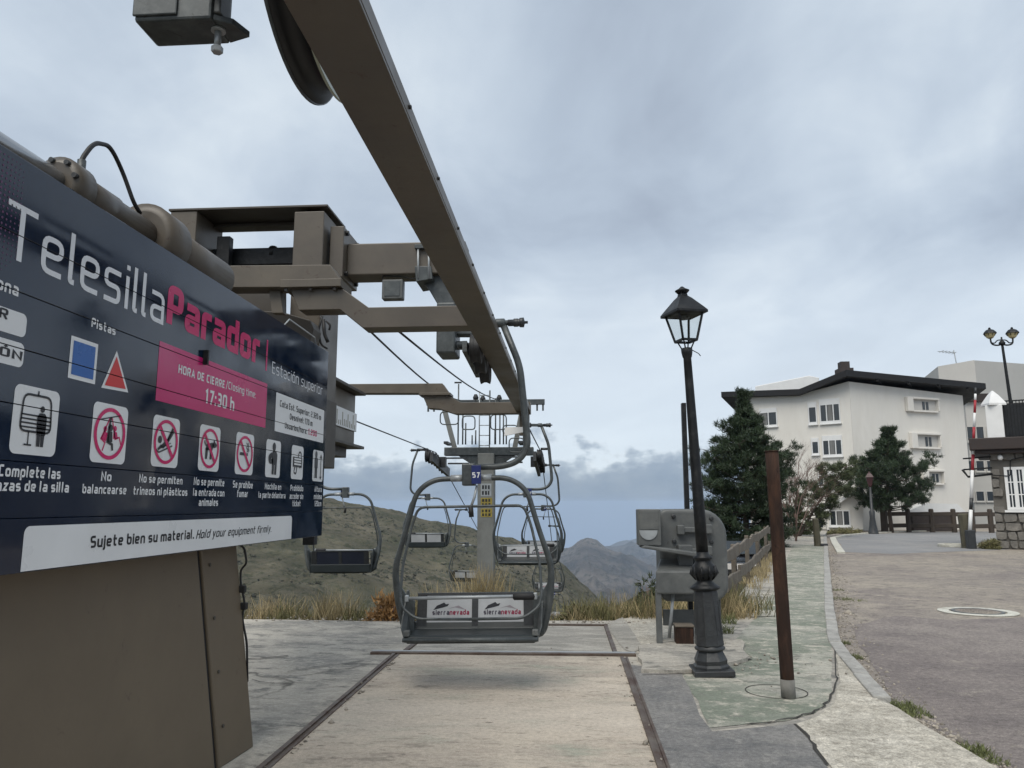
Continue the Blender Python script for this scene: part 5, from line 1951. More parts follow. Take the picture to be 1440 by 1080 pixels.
def rrect(y0, y1, z0, z1, r, n=5, corners=(1, 1, 1, 1)):
    P = []
    for (cy, cz, a0), c in zip(((y1 - r, z1 - r, 0), (y0 + r, z1 - r, 90), (y0 + r, z0 + r, 180), (y1 - r, z0 + r, 270)), corners):
        if not c:
            P.append((cy + r * (1 if a0 in (0, 270) else -1), cz + r * (1 if a0 < 180 else -1)))
            continue
        for k in range(n + 1):
            a = R(a0 + 90 * k / n)
            P.append((cy + r * math.cos(a), cz + r * math.sin(a)))
    return P, [tuple(range(len(P)))]


def merge(*vfs):
    V, Fq = [], []
    for v, f in vfs:
        o = len(V)
        V += list(v)
        Fq += [tuple(i + o for i in q) for q in f]
    return V, Fq


def build_sign():
    t = thing('information_sign', 'large glossy navy chairlift information board of horizontal planks', 'sign', (XS, 6.5, SBOT))
    zs = [STOP] + SEAMS + [SBOT]
    for a, b in zip(zs, zs[1:]):
        MB().b2((XS - .035, SY0, b + .0014), (XS, SY1, a - .0014)).build('plank', NAVY, t, .0015, seg=1)
    MB().b2((XS - .06, SY0, SBOT + .01), (XS - .038, SY1 - .005, STOP - .01)).build('backing', BLACK, t)
    p0 = atY(457, 765, SY1 + .07)
    MB().b2((XS - .16, SY1 - .02, 1.36), (XS - .06, SY1 + .075, STOP - .06)).build('end_post', BLACKP, t, .004)
    MB().tube([Vector((XS - .02, 5.55, STOP)), Vector((XS - .0, 5.6, STOP + .06)), Vector((XS - .0, 6.2, STOP + .05)), Vector((XS - .02, 6.3, STOP))], .006, 6).build('wire', GALV_L, t)

    def text(s, pl, pr, cap, m, name='lettering', parent=t, w=0.0, sh=0.0, layer=1):
        y0, z0 = spx(*pl)
        y1, z1 = spx(*pr)
        zz = (z0 + z1) / 2
        h = spx(pl[0], pl[1] - cap)[1] - z0
        v, f = text2d(s, .19 if w > .005 else (.09 if w < -.005 else .14), sh)
        a0, a1 = min(p[0] for p in v), max(p[0] for p in v)
        v = [(y0 + (p[0] - a0) / (a1 - a0) * (y1 - y0), zz + p[1] * h, p[2]) for p in v]
        o = on_sign(name, (v, f), m, parent, layer)
        o['kind'] = 'stuff'
        return o

    # big lettering
    def big(word, pl, pr, cap, wd, gap, m, **kw):
        y0, z0 = spx(*pl)
        y1, z1 = spx(*pr)
        h = spx(pl[0], pl[1] - cap)[1] - z0
        x = 0.0
        W_ = glyphs(word, wd, gap, **kw)[2]
        for ch in word:
            v, f, cw = glyphs(ch, wd, gap, **kw)
            on_sign('letter', ([(y0 + (x + a) / W_ * (y1 - y0), (z0 + z1) / 2 + b * h) for a, b in v], f), m, t, 1)
            x += cw + gap
    big('Telesilla', (4, 357), (229, 458), 84, .105, .14, LETTER)
    big('Parador', (233, 459), (364, 508), 58, .2, .08, PINKD, w_=.58, r=.1, xh=.76)
    y0, z0 = spx(373, 521); y1, z1 = spx(376, 478)
    on_sign('divider_bar', rrect(y0, y0 + .025, z0, z1, .002), PINKD, t, 1)
    text('Estación superior', (382, 527), (453, 554), 17, LETTER, w=-.008)
    text('Pistas', (128, 459.5), (162, 471.5), 13.5, WHITEV, w=.012)
    text('Zona', (-19, 400), (25, 418), 20, WHITEV, w=.012)
    # panels cut by the frame
    ya = spx(37, 455)[0]; zt, zb = spx(0, 430)[1], spx(0, 465)[1]
    p = on_sign('white_panel', rrect(2.15, ya, zb, zt, .025), WHITEV, t, 1)
    text('PARADOR', (-110, 404), (9.5, 455), 17, INK, parent=p, w=.02, layer=2)
    ya = spx(33, 500)[0]; zt, zb = spx(0, 474)[1], spx(0, 510)[1]
    p = on_sign('white_panel', rrect(2.15, ya, zb, zt, .025), WHITEV, t, 1)
    text('ESTACIÓN', (-110, 470), (30, 508), 15, INK, parent=p, w=.02, layer=2)
    # decorative dot pattern in the top left corner
    dots = []
    rnd = random.Random(1)
    for i in range(26):
        for j in range(26):
            y, z = 2.2 + i * .022, STOP - .03 - j * .022
            r_ = .009 * max(.2, 1 - math.hypot(y - 2.45, z - 2.82) / .42)
            if y < spx(20, 300)[0] + .05 and r_ > .0022:
                dots.append(([(y + r_ * math.cos(a), z + r_ * math.sin(a)) for a in (0, 1.047, 2.094, 3.1416, 4.189, 5.236)], [(0, 1, 2, 3, 4, 5)]))
    on_sign('dot_pattern', merge(*dots), mat('dot_purple', (0.12, 0.03, 0.10), .3, bump=0), t, 1)['kind'] = 'stuff'
    # piste symbols
    c = [spx(*q) for q in ((99, 471), (137, 484), (134, 541), (96, 531))]
    y0, y1 = (c[0][0] + c[3][0]) / 2, (c[1][0] + c[2][0]) / 2
    z1, z0 = (c[0][1] + c[1][1]) / 2, (c[2][1] + c[3][1]) / 2
    p = on_sign('piste_square', rrect(y0, y1, z0, z1, .004), WHITEV, t, 1)
    on_sign('blue_field', rrect(y0 + .018, y1 - .018, z0 + .018, z1 - .018, .002), BLUE, p, 2)
    A, B, C_ = spx(164, 493), spx(180, 552), spx(142, 545)
    p = on_sign('piste_triangle', ([C_, B, A], [(0, 1, 2)]), WHITEV, t, 1)
    g = ((A[0] + B[0] + C_[0]) / 3, (A[1] + B[1] + C_[1]) / 3)
    on_sign('red_field', ([(g[0] + (q[0] - g[0]) * .78, g[1] + (q[1] - g[1]) * .78) for q in (C_, B, A)], [(0, 1, 2)]), REDV, p, 2)
    # closing time panel
    y0 = spx(221, 525)[0]; y1 = spx(374.5, 567)[0]
    z1 = (spx(221.5, 487)[1] + spx(375, 533)[1]) / 2
    z0 = (spx(220, 563)[1] + spx(373, 602)[1]) / 2
    p = on_sign('magenta_panel', rrect(y0, y1, z0, z1, .003), PINK, t, 1)
    text('HORA DE CIERRE', (250, 525), (315, 545.5), 12.5, WHITEV, parent=p, w=.012, layer=2)
    text('/Closing time:', (317, 546), (359, 560), 11, WHITEV, parent=p, w=-.004, layer=2)
    text('17:30 h', (287.5, 567.5), (328.5, 577), 20.5, WHITEV, parent=p, w=.012, layer=2)
    k0 = spx(285.5, 513); k1 = spx(285.5, 492)
    MB().b2((XS + .001, k0[0] - .008, k0[1]), (XS + .03, k0[0] + .008, k1[1])).build('hook', BLACKP, t)
    # white data panel
    y0 = spx(387, 580)[0]; y1 = spx(455, 600)[0]
    z1 = (spx(388, 551)[1] + spx(455, 577)[1]) / 2
    z0 = (spx(386, 606.5)[1] + spx(454.5, 622.8)[1]) / 2
    p = on_sign('data_panel', rrect(y0, y1, z0, z1, .012), WHITEV, t, 1)
    text('Cota Est. Superior: 2.320 m', (393, 573.5), (451, 589.5), 9.5, INK, parent=p, w=.006, layer=2)
    text('Desnivel: 170 m', (407, 590.5), (439, 599), 9, INK, parent=p, w=.006, layer=2)
    text('Usuarios/hora:', (400, 602), (431, 610.5), 8.5, INK, parent=p, w=.006, layer=2)
    text('1.200', (433, 611), (445, 614.3), 8.5, PINKD, parent=p, w=.012, layer=2)

    # pictogram panels
    PP = [((20, 539), (83, 551), (78, 644), (13, 636)), ((130, 563), (180, 574), (175, 653), (127, 650)), ((215, 582), (252, 590), (250, 658), (212, 656)), ((281, 596), (310, 602), (307, 664), (278, 661)),
          ((332, 607), (357, 612), (355, 669), (330, 666)), ((374, 617), (395, 621), (393, 673), (373, 670)), ((410, 625), (427, 629), (425, 675), (409, 673)), ((440, 632), (455, 635), (453, 678), (439, 676))]
    names = ['chair', 'swing', 'sled', 'dog', 'smoke', 'pack', 'ticket', 'height']
    for q, kind in zip(PP, names):
        c = [spx(*a) for a in q]
        y0, y1 = (c[0][0] + c[3][0]) / 2, (c[1][0] + c[2][0]) / 2
        z1, z0 = (c[0][1] + c[1][1]) / 2, (c[2][1] + c[3][1]) / 2
        p = on_sign('pictogram_panel', rrect(y0, y1, z0, z1, .03), WHITEV, t, 1)
        pw, ph = y1 - y0, z1 - z0
        M = lambda vf: ([(y0 + a * pw, z0 + b * ph) for a, b in vf[0]], vf[1])
        st = lambda path, w_, closed=False: (lambda S: ([(a / pw, b / ph) for a, b in S[0]], S[1]))(stroke([(a * pw, b * ph) for a, b in path], w_ * min(pw, ph), closed))
        circ = lambda x, y, r_, n=12: ([(x + r_ * math.cos(2 * math.pi * k / n) * min(pw, ph) / pw, y + r_ * math.sin(2 * math.pi * k / n) * min(pw, ph) / ph) for k in range(n)], [tuple(range(n))])
        poly = lambda *P: (list(P), [tuple(range(len(P)))])
        if kind in ('swing', 'sled', 'dog', 'smoke'):
            rad = .44
            ring = []
            n = 40
            for k in range(n):
                a = 2 * math.pi * k / n
                ring += [(.5 + .45 * math.cos(a), .5 + .44 * math.sin(a)), (.5 + .37 * math.cos(a), .5 + .375 * math.sin(a))]
            rf = [(2 * k, 2 * ((k + 1) % n), 2 * ((k + 1) % n) + 1, 2 * k + 1) for k in range(n)]
            on_sign('prohibition_ring', M((ring, rf)), PINKD, p, 3)
            if kind != 'swing':
                on_sign('prohibition_bar', M(st([(.23, .80), (.77, .20)], .085)), PINKD, p, 4)
        g = []
        if kind == 'chair':
            g += [st(r2([(.5, .95), (.5, .88)], 0), .03), st(r2([(.5, .88), (.2, .88), (.16, .34), (.84, .34), (.80, .88), (.5, .88)], .12), .035)]
            for z_ in (.58, .52, .46, .40):
                g.append(st([(.17, z_), (.83, z_)], .025))
            g += [st([(.36, .34), (.36, .15)], .02), poly((.28, .13), (.44, .13), (.44, .155), (.28, .155))]
            g += [circ(.62, .69, .05), poly((.52, .42), (.73, .42), (.73, .58), (.68, .63), (.57, .63), (.52, .58)), poly((.53, .30), (.72, .30), (.73, .43), (.52, .43)), poly((.545, .13), (.615, .13), (.62, .31), (.54, .31)), poly((.635, .13), (.70, .13), (.71, .31), (.63, .31))]
        elif kind == 'swing':
            g += [st([(.22, .72), (.78, .84)], .02), st([(.5, .78), (.46, .6), (.44, .36), (.58, .32), (.6, .22)], .05), circ(.51, .6, .06), poly((.44, .36), (.58, .36), (.56, .54), (.46, .54))]
            pk = [st([(.48, .78), (.26, .40), (.38, .34), (.32, .2)], .03), circ(.36, .57, .05), poly((.26, .40), (.40, .36), (.44, .5), (.34, .54)), st([(.53, .78), (.66, .42), (.78, .46), (.84, .34)], .03), circ(.64, .60, .05), poly((.6, .42), (.74, .44), (.70, .54), (.60, .56))]
            on_sign('swinging_figures', M(merge(*pk)), PINKD, p, 2)
        elif kind == 'sled':
            g += [circ(.27, .53, .075), poly((.30, .40), (.40, .36), (.60, .48), (.52, .56)), st([(.56, .52), (.76, .74)], .08), st([(.50, .47), (.72, .78)], .05), st([(.34, .42), (.22, .33)], .06), st(r2([(.16, .33), (.24, .27), (.74, .44)], .05), .03), st([(.3, .36), (.68, .49)], .02)]
        elif kind == 'dog':
            g += [poly((.30, .46), (.62, .46), (.70, .60), (.60, .64), (.34, .58)), poly((.60, .56), (.70, .72), (.74, .66), (.84, .60), (.82, .55), (.70, .52)), poly((.30, .26), (.39, .26), (.42, .50), (.30, .50)), poly((.52, .26), (.60, .26), (.62, .50), (.52, .50)), st([(.33, .55), (.24, .62), (.25, .66)], .04)]
        elif kind == 'smoke':
            g += [poly((.22, .46), (.56, .46), (.56, .53), (.22, .53)), poly((.58, .46), (.62, .46), (.62, .53), (.58, .53)), poly((.64, .46), (.67, .46), (.67, .53), (.64, .53))]
            for dx in (0, .1):
                g.append(st(r2([(.60 + dx, .56), (.68 + dx * .5, .60), (.56 + dx, .66), (.64 + dx * .5, .72), (.56 + dx, .78)], .06), .03))
        elif kind == 'pack':
            g += [circ(.52, .82, .12), poly((.40, .34), (.74, .34), (.76, .62), (.66, .72), (.44, .72), (.38, .62)), poly((.42, .08), (.55, .08), (.56, .34), (.42, .34)), poly((.60, .08), (.73, .08), (.74, .34), (.60, .34)), st(r2([(.40, .60), (.22, .54), (.26, .42), (.48, .44)], .1), .14)]
        elif kind == 'ticket':
            g += [poly((.12, .36), (.88, .36), (.88, .66), (.12, .66)), st(r2([(.55, .66), (.62, .84), (.8, .80), (.84, .5), (.7, .34)], .1), .05), st(r2([(.3, .36), (.2, .2), (.4, .14), (.46, .36)], .1), .05)]
            on_sign('ticket_stripes', M(merge(*[poly((.2, z_), (.8, z_), (.8, z_ + .05), (.2, z_ + .05)) for z_ in (.42, .5, .58)])), WHITEV, p, 4)
        else:
            g += [circ(.3, .86, .11), poly((.16, .42), (.46, .42), (.46, .70), (.40, .76), (.22, .76), (.16, .70)), poly((.2, .10), (.29, .10), (.3, .44), (.2, .44)), poly((.33, .10), (.42, .10), (.42, .44), (.32, .44)), st([(.76, .12), (.76, .8)], .05), poly((.66, .76), (.86, .76), (.76, .9)), poly((.66, .16), (.86, .16), (.76, .06))]
        on_sign('pictogram', M(merge(*g)), INK, p, 3)
    CAPS = [('Complete las', (-3, 671), (84.5, 672.5), 17), ('plazas de la silla', (-22, 690), (96, 692.5), 17), ('No', (141.5, 676), (156, 677), 13.5), ('balancearse', (115, 694), (177, 695), 13.5), ('No se permiten', (195, 678.5), (256, 681), 12),
            ('trineos ni plásticos', (187, 696), (263, 697), 12), ('No se permite', (272, 682), (315, 684), 11), ('la entrada con', (271, 697), (315, 698.5), 11), ('animales', (279, 711), (306, 712), 11), ('Se prohíbe', (327, 685.5), (355, 687), 10),
            ('fumar', (333, 699), (348, 699), 10), ('Mochila en', (372, 688), (395, 689), 9), ('la parte delantera', (363, 700), (401, 701), 9), ('Prohibido', (408, 690), (426, 691), 8.5), ('acceder sin', (407, 701.5), (426, 702), 8.5),
            ('ticket', (411, 712), (422, 712), 8.5), ('Altura', (442, 691.5), (452, 692), 8), ('mínima', (441, 702), (452, 702), 8), ('120cm', (442, 712), (451.5, 712), 8)]
    for s, a, b, cp in CAPS:
        text(s, a, b, cp, WHITEV, w=.012)
    # bottom strip
    y0, y1 = spx(31, 775)[0], spx(410, 740)[0]
    z1 = (spx(40, 740)[1] + spx(405, 725.5)[1]) / 2
    z0 = SBOT + .006
    p = on_sign('white_strip', rrect(y0, y1, z0, z1, .03, corners=(1, 1, 0, 0)), WHITEV, t, 1)
    text('Sujete bien su material.', (126, 769), (272, 759), 17, INK, parent=p, w=.014, layer=2)
    text('Hold your equipment firmly.', (275, 758), (381, 748), 12.5, INK, parent=p, w=-.004, sh=.25, layer=2)


build_sign()


# ------------------------------------------------------------------ station
def xz(pts, Y):
    return [atY(a, b, Y) for a, b in pts]


def build_station():
    t = thing('lift_station', 'taupe steel chairlift terminal with pedestal, overhead guide rail and arms', 'lift station', (-2.6, 5.0, 0))
    # pedestal: flared wall in two panels with a dark joint
    yb = 5.652
    zt = 1.52
    def ped(y0, y1, ins, name, m, xb0=-2.256, bev=.012):
        dx = .075 * (yb - y0) / .45 if False else 0
        mb = MB()
        lo = [(-2.256 - (yb - y0) * .07 - ins, y0 - 0, 0), (-2.256 - (yb - y1) * .07 - ins, y1, 0), (-3.35, y1, 0), (-3.35, y0, 0)]
        hi = [(lo[0][0] - .16, y0 - .14, zt), (lo[1][0] - .16, y1 - .14, zt), (-3.3, y1 - .14, zt), (-3.3, y0 - .14, zt)]
        mb.add(lo + hi, [(0, 1, 2, 3), (7, 6, 5, 4), (0, 4, 5, 1), (1, 5, 6, 2), (2, 6, 7, 3), (3, 7, 4, 0)])
        return mb.build(name, m, t, bev)
    PEDM = mat('pedestal_brown_paint', (0.155, 0.12, 0.079), 0.5, var=0.14, vscale=0.9, bump=0.03, bscale=20, c3=(0.09, 0.066, 0.046), c3amt=.12, c3scale=5, c2=(0.105, 0.08, 0.052), c2amt=0.35, c2scale=0.8, c2sharp=0.25)
    pw = ped(.6, 5.13, 0, 'pedestal_panel', PEDM)
    ped(5.175, 5.652, 0, 'pedestal_panel', PEDM)
    ped(5.12, 5.20, .02, 'pedestal_joint', BLACK, bev=0)
    MB().b2((-3.36, .5, 0), (-2.5, 5.64, .02)).build('pedestal_foot', TAUPE_D, t)
    for k in range(4):
        z = .25 + .35 * k
        x = -2.256 - .36 * .07 - .16 * z / zt
        MB().lathe([(.012, -.004), (.012, .006)], 8, (x, 5.26 - .14 * z / zt, z), ax=(1, 0, 0)).build('rivet', TAUPE_D, t)
    # cable down the pedestal end
    c = MB()
    e = lambda z, o=0: Vector((-2.262 - .105 * z + o, 5.65 - .092 * z, z))
    c.tube(round_path([e(1.42), e(1.40, .06), e(1.28, .07), e(1.24, .02), e(1.15, .01), e(1.0, .03), e(.9, .0), e(.72, .02), e(.45, .0)], .04), .008, 6)
    c.build('cable', BLACK, t)
    for z in (.98, 1.1):
        MB().box(e(z, .02), (.05, .04, .05)).build('cable_clip', BLACK, t, .006)
    # girder that carries everything from the pedestal
    MB().b2((-3.25, 1.4, 1.5), (-2.62, 5.4, 2.1)).build('plinth', TAUPE_D, t, .01)
    MB().b2((-3.25, 1.0, 2.1), (-2.62, 8.5, 2.85)).build('main_girder', TAUPE_D, t, .01)
    for y in (2.5, 6.3):
        MB().b2((-2.62, y, 2.3), (XS - .1, y + .1, 2.4)).build('sign_bracket', TAUPE_D, t)

    # hydraulic tension cylinder above the sign
    XC = -2.34
    q = atX(150, 300, XC)
    zc = q.z
    yA = lambda px: atX(px, 300, XC).y
    cy = MB().lathe([(.10, yA(97)), (.10, yA(150)), (.092, yA(151)), (.092, yA(205))], 28, (XC, 0, zc), ax=(0, 1, 0)).build('hydraulic_cylinder', TAUPE, t)
    MB().lathe([(.052, .8), (.052, yA(85))], 24, (XC, 0, zc), ax=(0, 1, 0)).build('piston_rod', STEEL, cy)
    MB().lathe([(.09, yA(72)), (.125, yA(76)), (.125, yA(99)), (.10, yA(100))], 28, (XC, 0, zc), ax=(0, 1, 0)).build('cylinder_flange', TAUPE, cy)
    for k in range(8):
        a = k * math.pi / 4 + .2
        MB().lathe([(.013, -.03), (.013, .0)], 8, (XC + .10 * math.cos(a), yA(76), zc + .10 * math.sin(a)), ax=(0, 1, 0)).build('flange_bolt', DARKIRON, cy)
    MB().lathe([(.14, yA(201)), (.19, yA(203)), (.19, yA(229)), (.15, yA(231))], 30, (XC, 0, zc), ax=(0, 1, 0)).build('trunnion_ring', TAUPE, cy)
    MB().lathe([(.145, yA(229)), (.145, yA(306))], 28, (XC, 0, zc), ax=(0, 1, 0)).build('guide_tube', TAUPE, cy)
    hp = [atX(113, 250, XC), atX(114, 225, XC), atX(132, 200, XC), atX(155, 205, XC - .05), atX(172, 240, XC - .05), atX(188, 285, XC), atX(197, 300, XC)]
    MB().tube(round_path(hp, .25, 6), .012, 8).build('hose', BLACK, cy)
    MB().lathe([(.02, -.03), (.02, .09)], 8, hp[0]).build('hose_fitting', GALV, cy)

    # portal frame behind the sign
    Yp, Yq = 8.0, 8.66
    for (x0, x1) in ((240, 277), (414, 456)):
        a, b = atY(x0, 300, Yp).x, atY(x1, 300, Yp).x
        zt_ = atY((x0 + x1) / 2, 297, Yp).z
        MB().b2((a, Yp, 2.4), (b, Yq, zt_)).build('portal_column', TAUPE, t, .01)
    a, b = atY(240, 300, Yp), atY(461, 293, Yp)
    MB().b2((a.x - .02, Yp - .015, a.z + .025), (b.x, Yq + .03, a.z + .05)).build('top_plate', TAUPE_D, t, .004)
    z0, z1 = atY(370, 328, Yq).z, atY(370, 300, Yq).z
    MB().b2((a.x + .2, Yq - .25, z0), (b.x - .25, Yq - .05, a.z + .02)).build('top_beam', TAUPE_D, t, .008)
    z0, z1 = atY(370, 380, Yq).z, atY(370, 357, Yq).z
    MB().b2((a.x + .2, Yq - .22, z0), (b.x - .3, Yq, z1)).build('cross_beam', BLACKP, t, .008)
    p, q = atY(306, 370, 8.3), atY(326, 334, 8.3)
    MB().b2((p.x, 8.25, p.z - .1), (q.x, 8.35, q.z)).build('stub_post', BLACKP, t, .004)
    p = atY(384, 357, 8.5)
    MB().lathe([(.07, -.03), (.07, .05), (.04, .09)], 8, p).build('cap_nut', BLACKP, t)
    # flange and cross beam to the rope
    zb, zt_ = atY(545, 391, 8.4).z, atY(545, 347, 8.4).z
    xa, xb = atY(482, 370, 8.4).x, atY(490, 370, 8.4).x
    fl = MB().b2((b.x + .0, 8.12, zb - .06), (xb + .02, 8.72, zt_ + .16)).build('flange_plate', TAUPE, t, .008)
    for zz in (zb, zt_ + .1):
        for yy in (8.2, 8.62):
            MB().lathe([(.03, 0), (.03, .035)], 6, (xb + .02, yy, zz), ax=(1, 0, 0), smooth=False).build('flange_bolt', BLACKP, fl)
    xe = atY(602, 370, 8.4).x
    MB().b2((xb + .02, 8.26, zb), (xe + .45, 8.58, zt_)).build('cantilever_beam', TAUPE, t, .015)
    # control box hung below the beam
    p, q = atY(537, 421, 8.3), atY(567, 393, 8.3)
    bx = MB().b2((p.x, 8.28, p.z), (q.x, 8.40, q.z)).build('junction_box', CAB, t, .012)
    MB().b2((p.x + .03, 8.272, p.z + .03), (q.x - .03, 8.28, q.z - .02)).build('junction_lid', GALV, bx, .003)
    MB().tube(round_path([Vector((p.x + .0, 8.3, q.z - .02)), Vector((p.x + .0, 8.3, q.z + .05)), Vector((q.x, 8.3, q.z + .03)), Vector((q.x + .12, 8.3, q.z - .0)), Vector((q.x + .2, 8.3, q.z + .06))], .03), .006, 5).build('junction_wire', BLACK, bx)
    # sheave carrier
    p = atY(594, 345, 8.25)
    cl = MB().b2((atY(583, 345, 8.2).x, 8.2, atY(590, 349, 8.2).z), (atY(606, 345, 8.2).x, 8.64, atY(590, 343, 8.2).z)).build('clamp_plate', GALV, t, .004)
    for x in (588, 603):
        a_, b_ = atY(x, 345, 8.22), atY(x, 392, 8.22)
        MB().tube([a_, b_], .012, 8).build('clamp_bolt', GALV_L, cl)
    br = MB().prism(xz([(583, 378), (640, 378), (668, 470), (640, 470), (600, 402), (588, 395)], 8.35), (0, .18, 0)).build('sheave_arm', GALV, t, .01)
    MB().prism(xz([(583, 374), (606, 374), (608, 392), (585, 396)], 8.22), (0, .42, 0)).build('clamp_saddle', GALV, t, .006)
    a_, b_ = atY(615, 499, 8.3), atY(642, 440, 8.3)
    MB().b2((a_.x, 8.2, a_.z), (b_.x, 8.62, b_.z + .1)).build('sheave_block', GALV, br, .02)
    ax = atY(640, 486, 8.4)
    MB().lathe([(.07, -.25), (.07, -.22), (.05, -.2), (.05, .06), (.03, .08), (.03, .16)], 14, (ax.x + .05, 8.4, ax.z), ax=(1, 0, 0)).build('axle', GALV, br)
    xw = atY(672, 486, 8.4).x
    for k, (yy, zz) in enumerate(((8.25, 3.40), (8.72, 3.36), (9.2, 3.32))):
        w_ = MB().lathe([(.05, -.06), (.15, -.06), (.165, -.055), (.145, -.015), (.145, .015), (.165, .055), (.15, .06), (.05, .06)], 24, (xw, yy, zz), ax=(1, 0, 0)).build('sheave', BLACK, br)
    MB().bar((xw - .11, 8.1, 3.40), (xw - .11, 9.35, 3.32), .05, .12).build('sheave_beam', GALV, br)

    # arms from the left rail to the guide rail
    def arm(Y, up, plate, low, dy=.24):
        MB().prism(xz(up, Y), (0, dy, 0)).build('arm_upper', TAUPE, t, .006)
        MB().prism(xz(low, Y + .004), (0, dy - .008, 0)).build('arm_lower', TAUPE, t, .006)
        a_, b_ = atY(*plate[0], Y), atY(*plate[1], Y)
        pl = MB().b2((a_.x, Y - .07, b_.z), (b_.x, Y + dy + .07, a_.z)).build('splice_plate', TAUPE, t, .004)
        for k in range(3):
            x = a_.x + (b_.x - a_.x) * (.08 + .4 * k)
            MB().lathe([(.018, 0), (.018, .03)], 6, (x, Y - .03, b_.z), ax=(0, 0, -1), smooth=False).build('splice_bolt', TAUPE_D, pl)
    arm(7.1, [(60, 376), (464, 372), (481, 397), (481, 403), (60, 406)], [(398, 396), (482, 405)], [(408, 406), (482, 406), (518, 432), (676, 429), (676, 458), (510, 461), (478, 435), (420, 436)])
    MB().prism(xz([(378, 408), (394, 408), (398, 440), (382, 440)], 7.2), (0, .1, 0)).build('arm_strut', TAUPE, t, .004)
    MB().prism(xz([(325, 436), (395, 438), (436, 450), (441, 462), (436, 480), (410, 500), (340, 500)], 7.6), (0, .25, 0)).build('gusset', TAUPE_D, t, .01)
    MB().prism(xz([(215, 402), (398, 404), (398, 450), (440, 470), (440, 520), (215, 520)], 7.85), (0, .1, 0)).build('inner_plate', TAUPE_D, t)
    arm(13.8, [(470, 540), (622, 539), (632, 553), (470, 553)], [(590, 553), (634, 556)], [(594, 556), (630, 556), (648, 566), (746, 565), (746, 581), (640, 582), (618, 575), (602, 574)])
    # left rail: I-beam parallel to the line
    lx = -3.72
    ye = 13.45
    zt_, zb_ = atY(505, 553, ye).z, atY(500, 636, ye).z
    MB().b2((lx - .5, 5, zb_ + .1), (lx - .06, ye - .1, zt_ - .06)).build('left_girder', TAUPE, t, .01)
    for zz in (zt_, zb_ + .1):
        MB().b2((lx - .6, 5, zz - .05), (lx + .1, ye, zz)).build('girder_flange', TAUPE_D, t, .006)
    MB().b2((lx - .45, 5, zb_ - .12), (lx - .12, ye - .35, zb_ + .05)).build('girder_keel', TAUPE_D, t, .006)
    z0, z1 = atY(498, 608, ye).z, atY(498, 583, ye).z
    rp = MB().b2((lx - .056, 10.5, z0), (lx - .03, ye - .08, z1)).build('scale_plate', WHITEV, t, .004)
    rnd = random.Random(5)
    for k in range(26):
        y = 10.6 + k * .105
        MB().b2((lx - .03, y, z0 + .03), (lx - .026, y + .035, z0 + .1 + .14 * (k % 3 == 0) + .05 * rnd.random())).build('scale_mark', mat('scale_print', (.32, .3, .24), .5, bump=0), rp)
    # overhead guide rail: flat channel with bolts along its outer flange
    x0, x1 = -.935, -.682
    gr = MB().b2((x0, -1.2, 3.37), (x1, 13.95, 3.385)).b2((x1 - .015, -1.2, 3.386), (x1 + .002, 13.95, 3.455)).b2((x0 - .002, -1.2, 3.386), (x0 + .013, 13.95, 3.44)).build('guide_rail', TAUPE, t, .003)
    for k in range(14):
        MB().lathe([(.010, 0), (.010, .010), (.005, .012)], 8, (x1 + .002, 1.6 + .75 * k, 3.425), ax=(1, 0, 0)).build('rail_bolt', DARKIRON, gr)
    MB().b2((x0 + .05, 13.95, 2.95), (x1 - .02, 14.05, 3.40)).build('rail_end', TAUPE, t, .01)
    p, q = atY(709, 613, 13.6), atY(745, 600, 13.6)
    MB().prism([p, atY(744, 606, 13.6), q, atY(710, 601, 13.6)], (0, .05, 0)).build('end_sign', WHITEP, t)
    MB().b2((x0 + .03, .6, 3.44), (x0 + .10, .7, 4.3)).build('rail_hanger', TAUPE, t)
    # big black rope wheel left of the rail
    xw = -1.06
    wy, wr = 2.95, .56
    wz = 3.46 + wr
    wh = MB()
    wh.lathe([(wr - .16, -.055), (wr, -.07), (wr + .01, -.062), (wr - .03, -.04), (wr - .05, -.02), (wr - .05, .02), (wr - .03, .04), (wr + .01, .062), (wr, .07), (wr - .16, .055)], 64, (xw, wy, wz), ax=(1, 0, 0))
    w_ = wh.build('rope_wheel', BLACK, t)
    for s in (-1, 1):
        m = MB()
        n = 64
        vs, fs = [], []
        for k in range(n):
            a = 2 * math.pi * k / n
            for rr, xx in ((wr - .10, .072), (wr + .012, .072), (wr + .012, .060), (wr - .10, .060)):
                vs.append((xw + s * xx, wy + math.cos(a) * rr, wz + math.sin(a) * rr))
        for k in range(n):
            j = (k + 1) % n
            for q_ in range(4):
                fs.append((k * 4 + q_, k * 4 + (q_ + 1) % 4, j * 4 + (q_ + 1) % 4, j * 4 + q_))
        m.add(vs, fs, False)
        m.build('wheel_rim', mat('pale_green_rim', (.42, .45, .36), .4, bump=.02) if s > 0 else GALV, w_)
    MB().lathe([(.08, -.5), (.08, .2)], 16, (xw, wy, wz), ax=(1, 0, 0)).build('wheel_axle', GALV, w_)
    # grey bearing block with hanging bolt, top left
    Yb, dp = 3.0, .2
    zb2 = atY(188, 30, Yb).z
    xl, xr = atY(188, 30, Yb).x, atY(296, 32, Yb).x
    b_ = MB().b2((xl, Yb, zb2), (xr, Yb + dp, zb2 + .6)).build('bearing_block', GALV, t, .012)
    MB().b2((xl - .004, Yb - .012, zb2 + .02), (xl + .2, Yb + .0, zb2 + .6)).build('block_rib', GALV, b_, .006)
    MB().prism([(xr, Yb + .02, zb2 + .004), (xr + .075, Yb + .06, zb2 + .004), (xr + .11, Yb + .16, zb2 + .004), (xr, Yb + dp - .002, zb2 + .004)], (0, 0, .03)).build('block_lug', GALV, b_, .004)
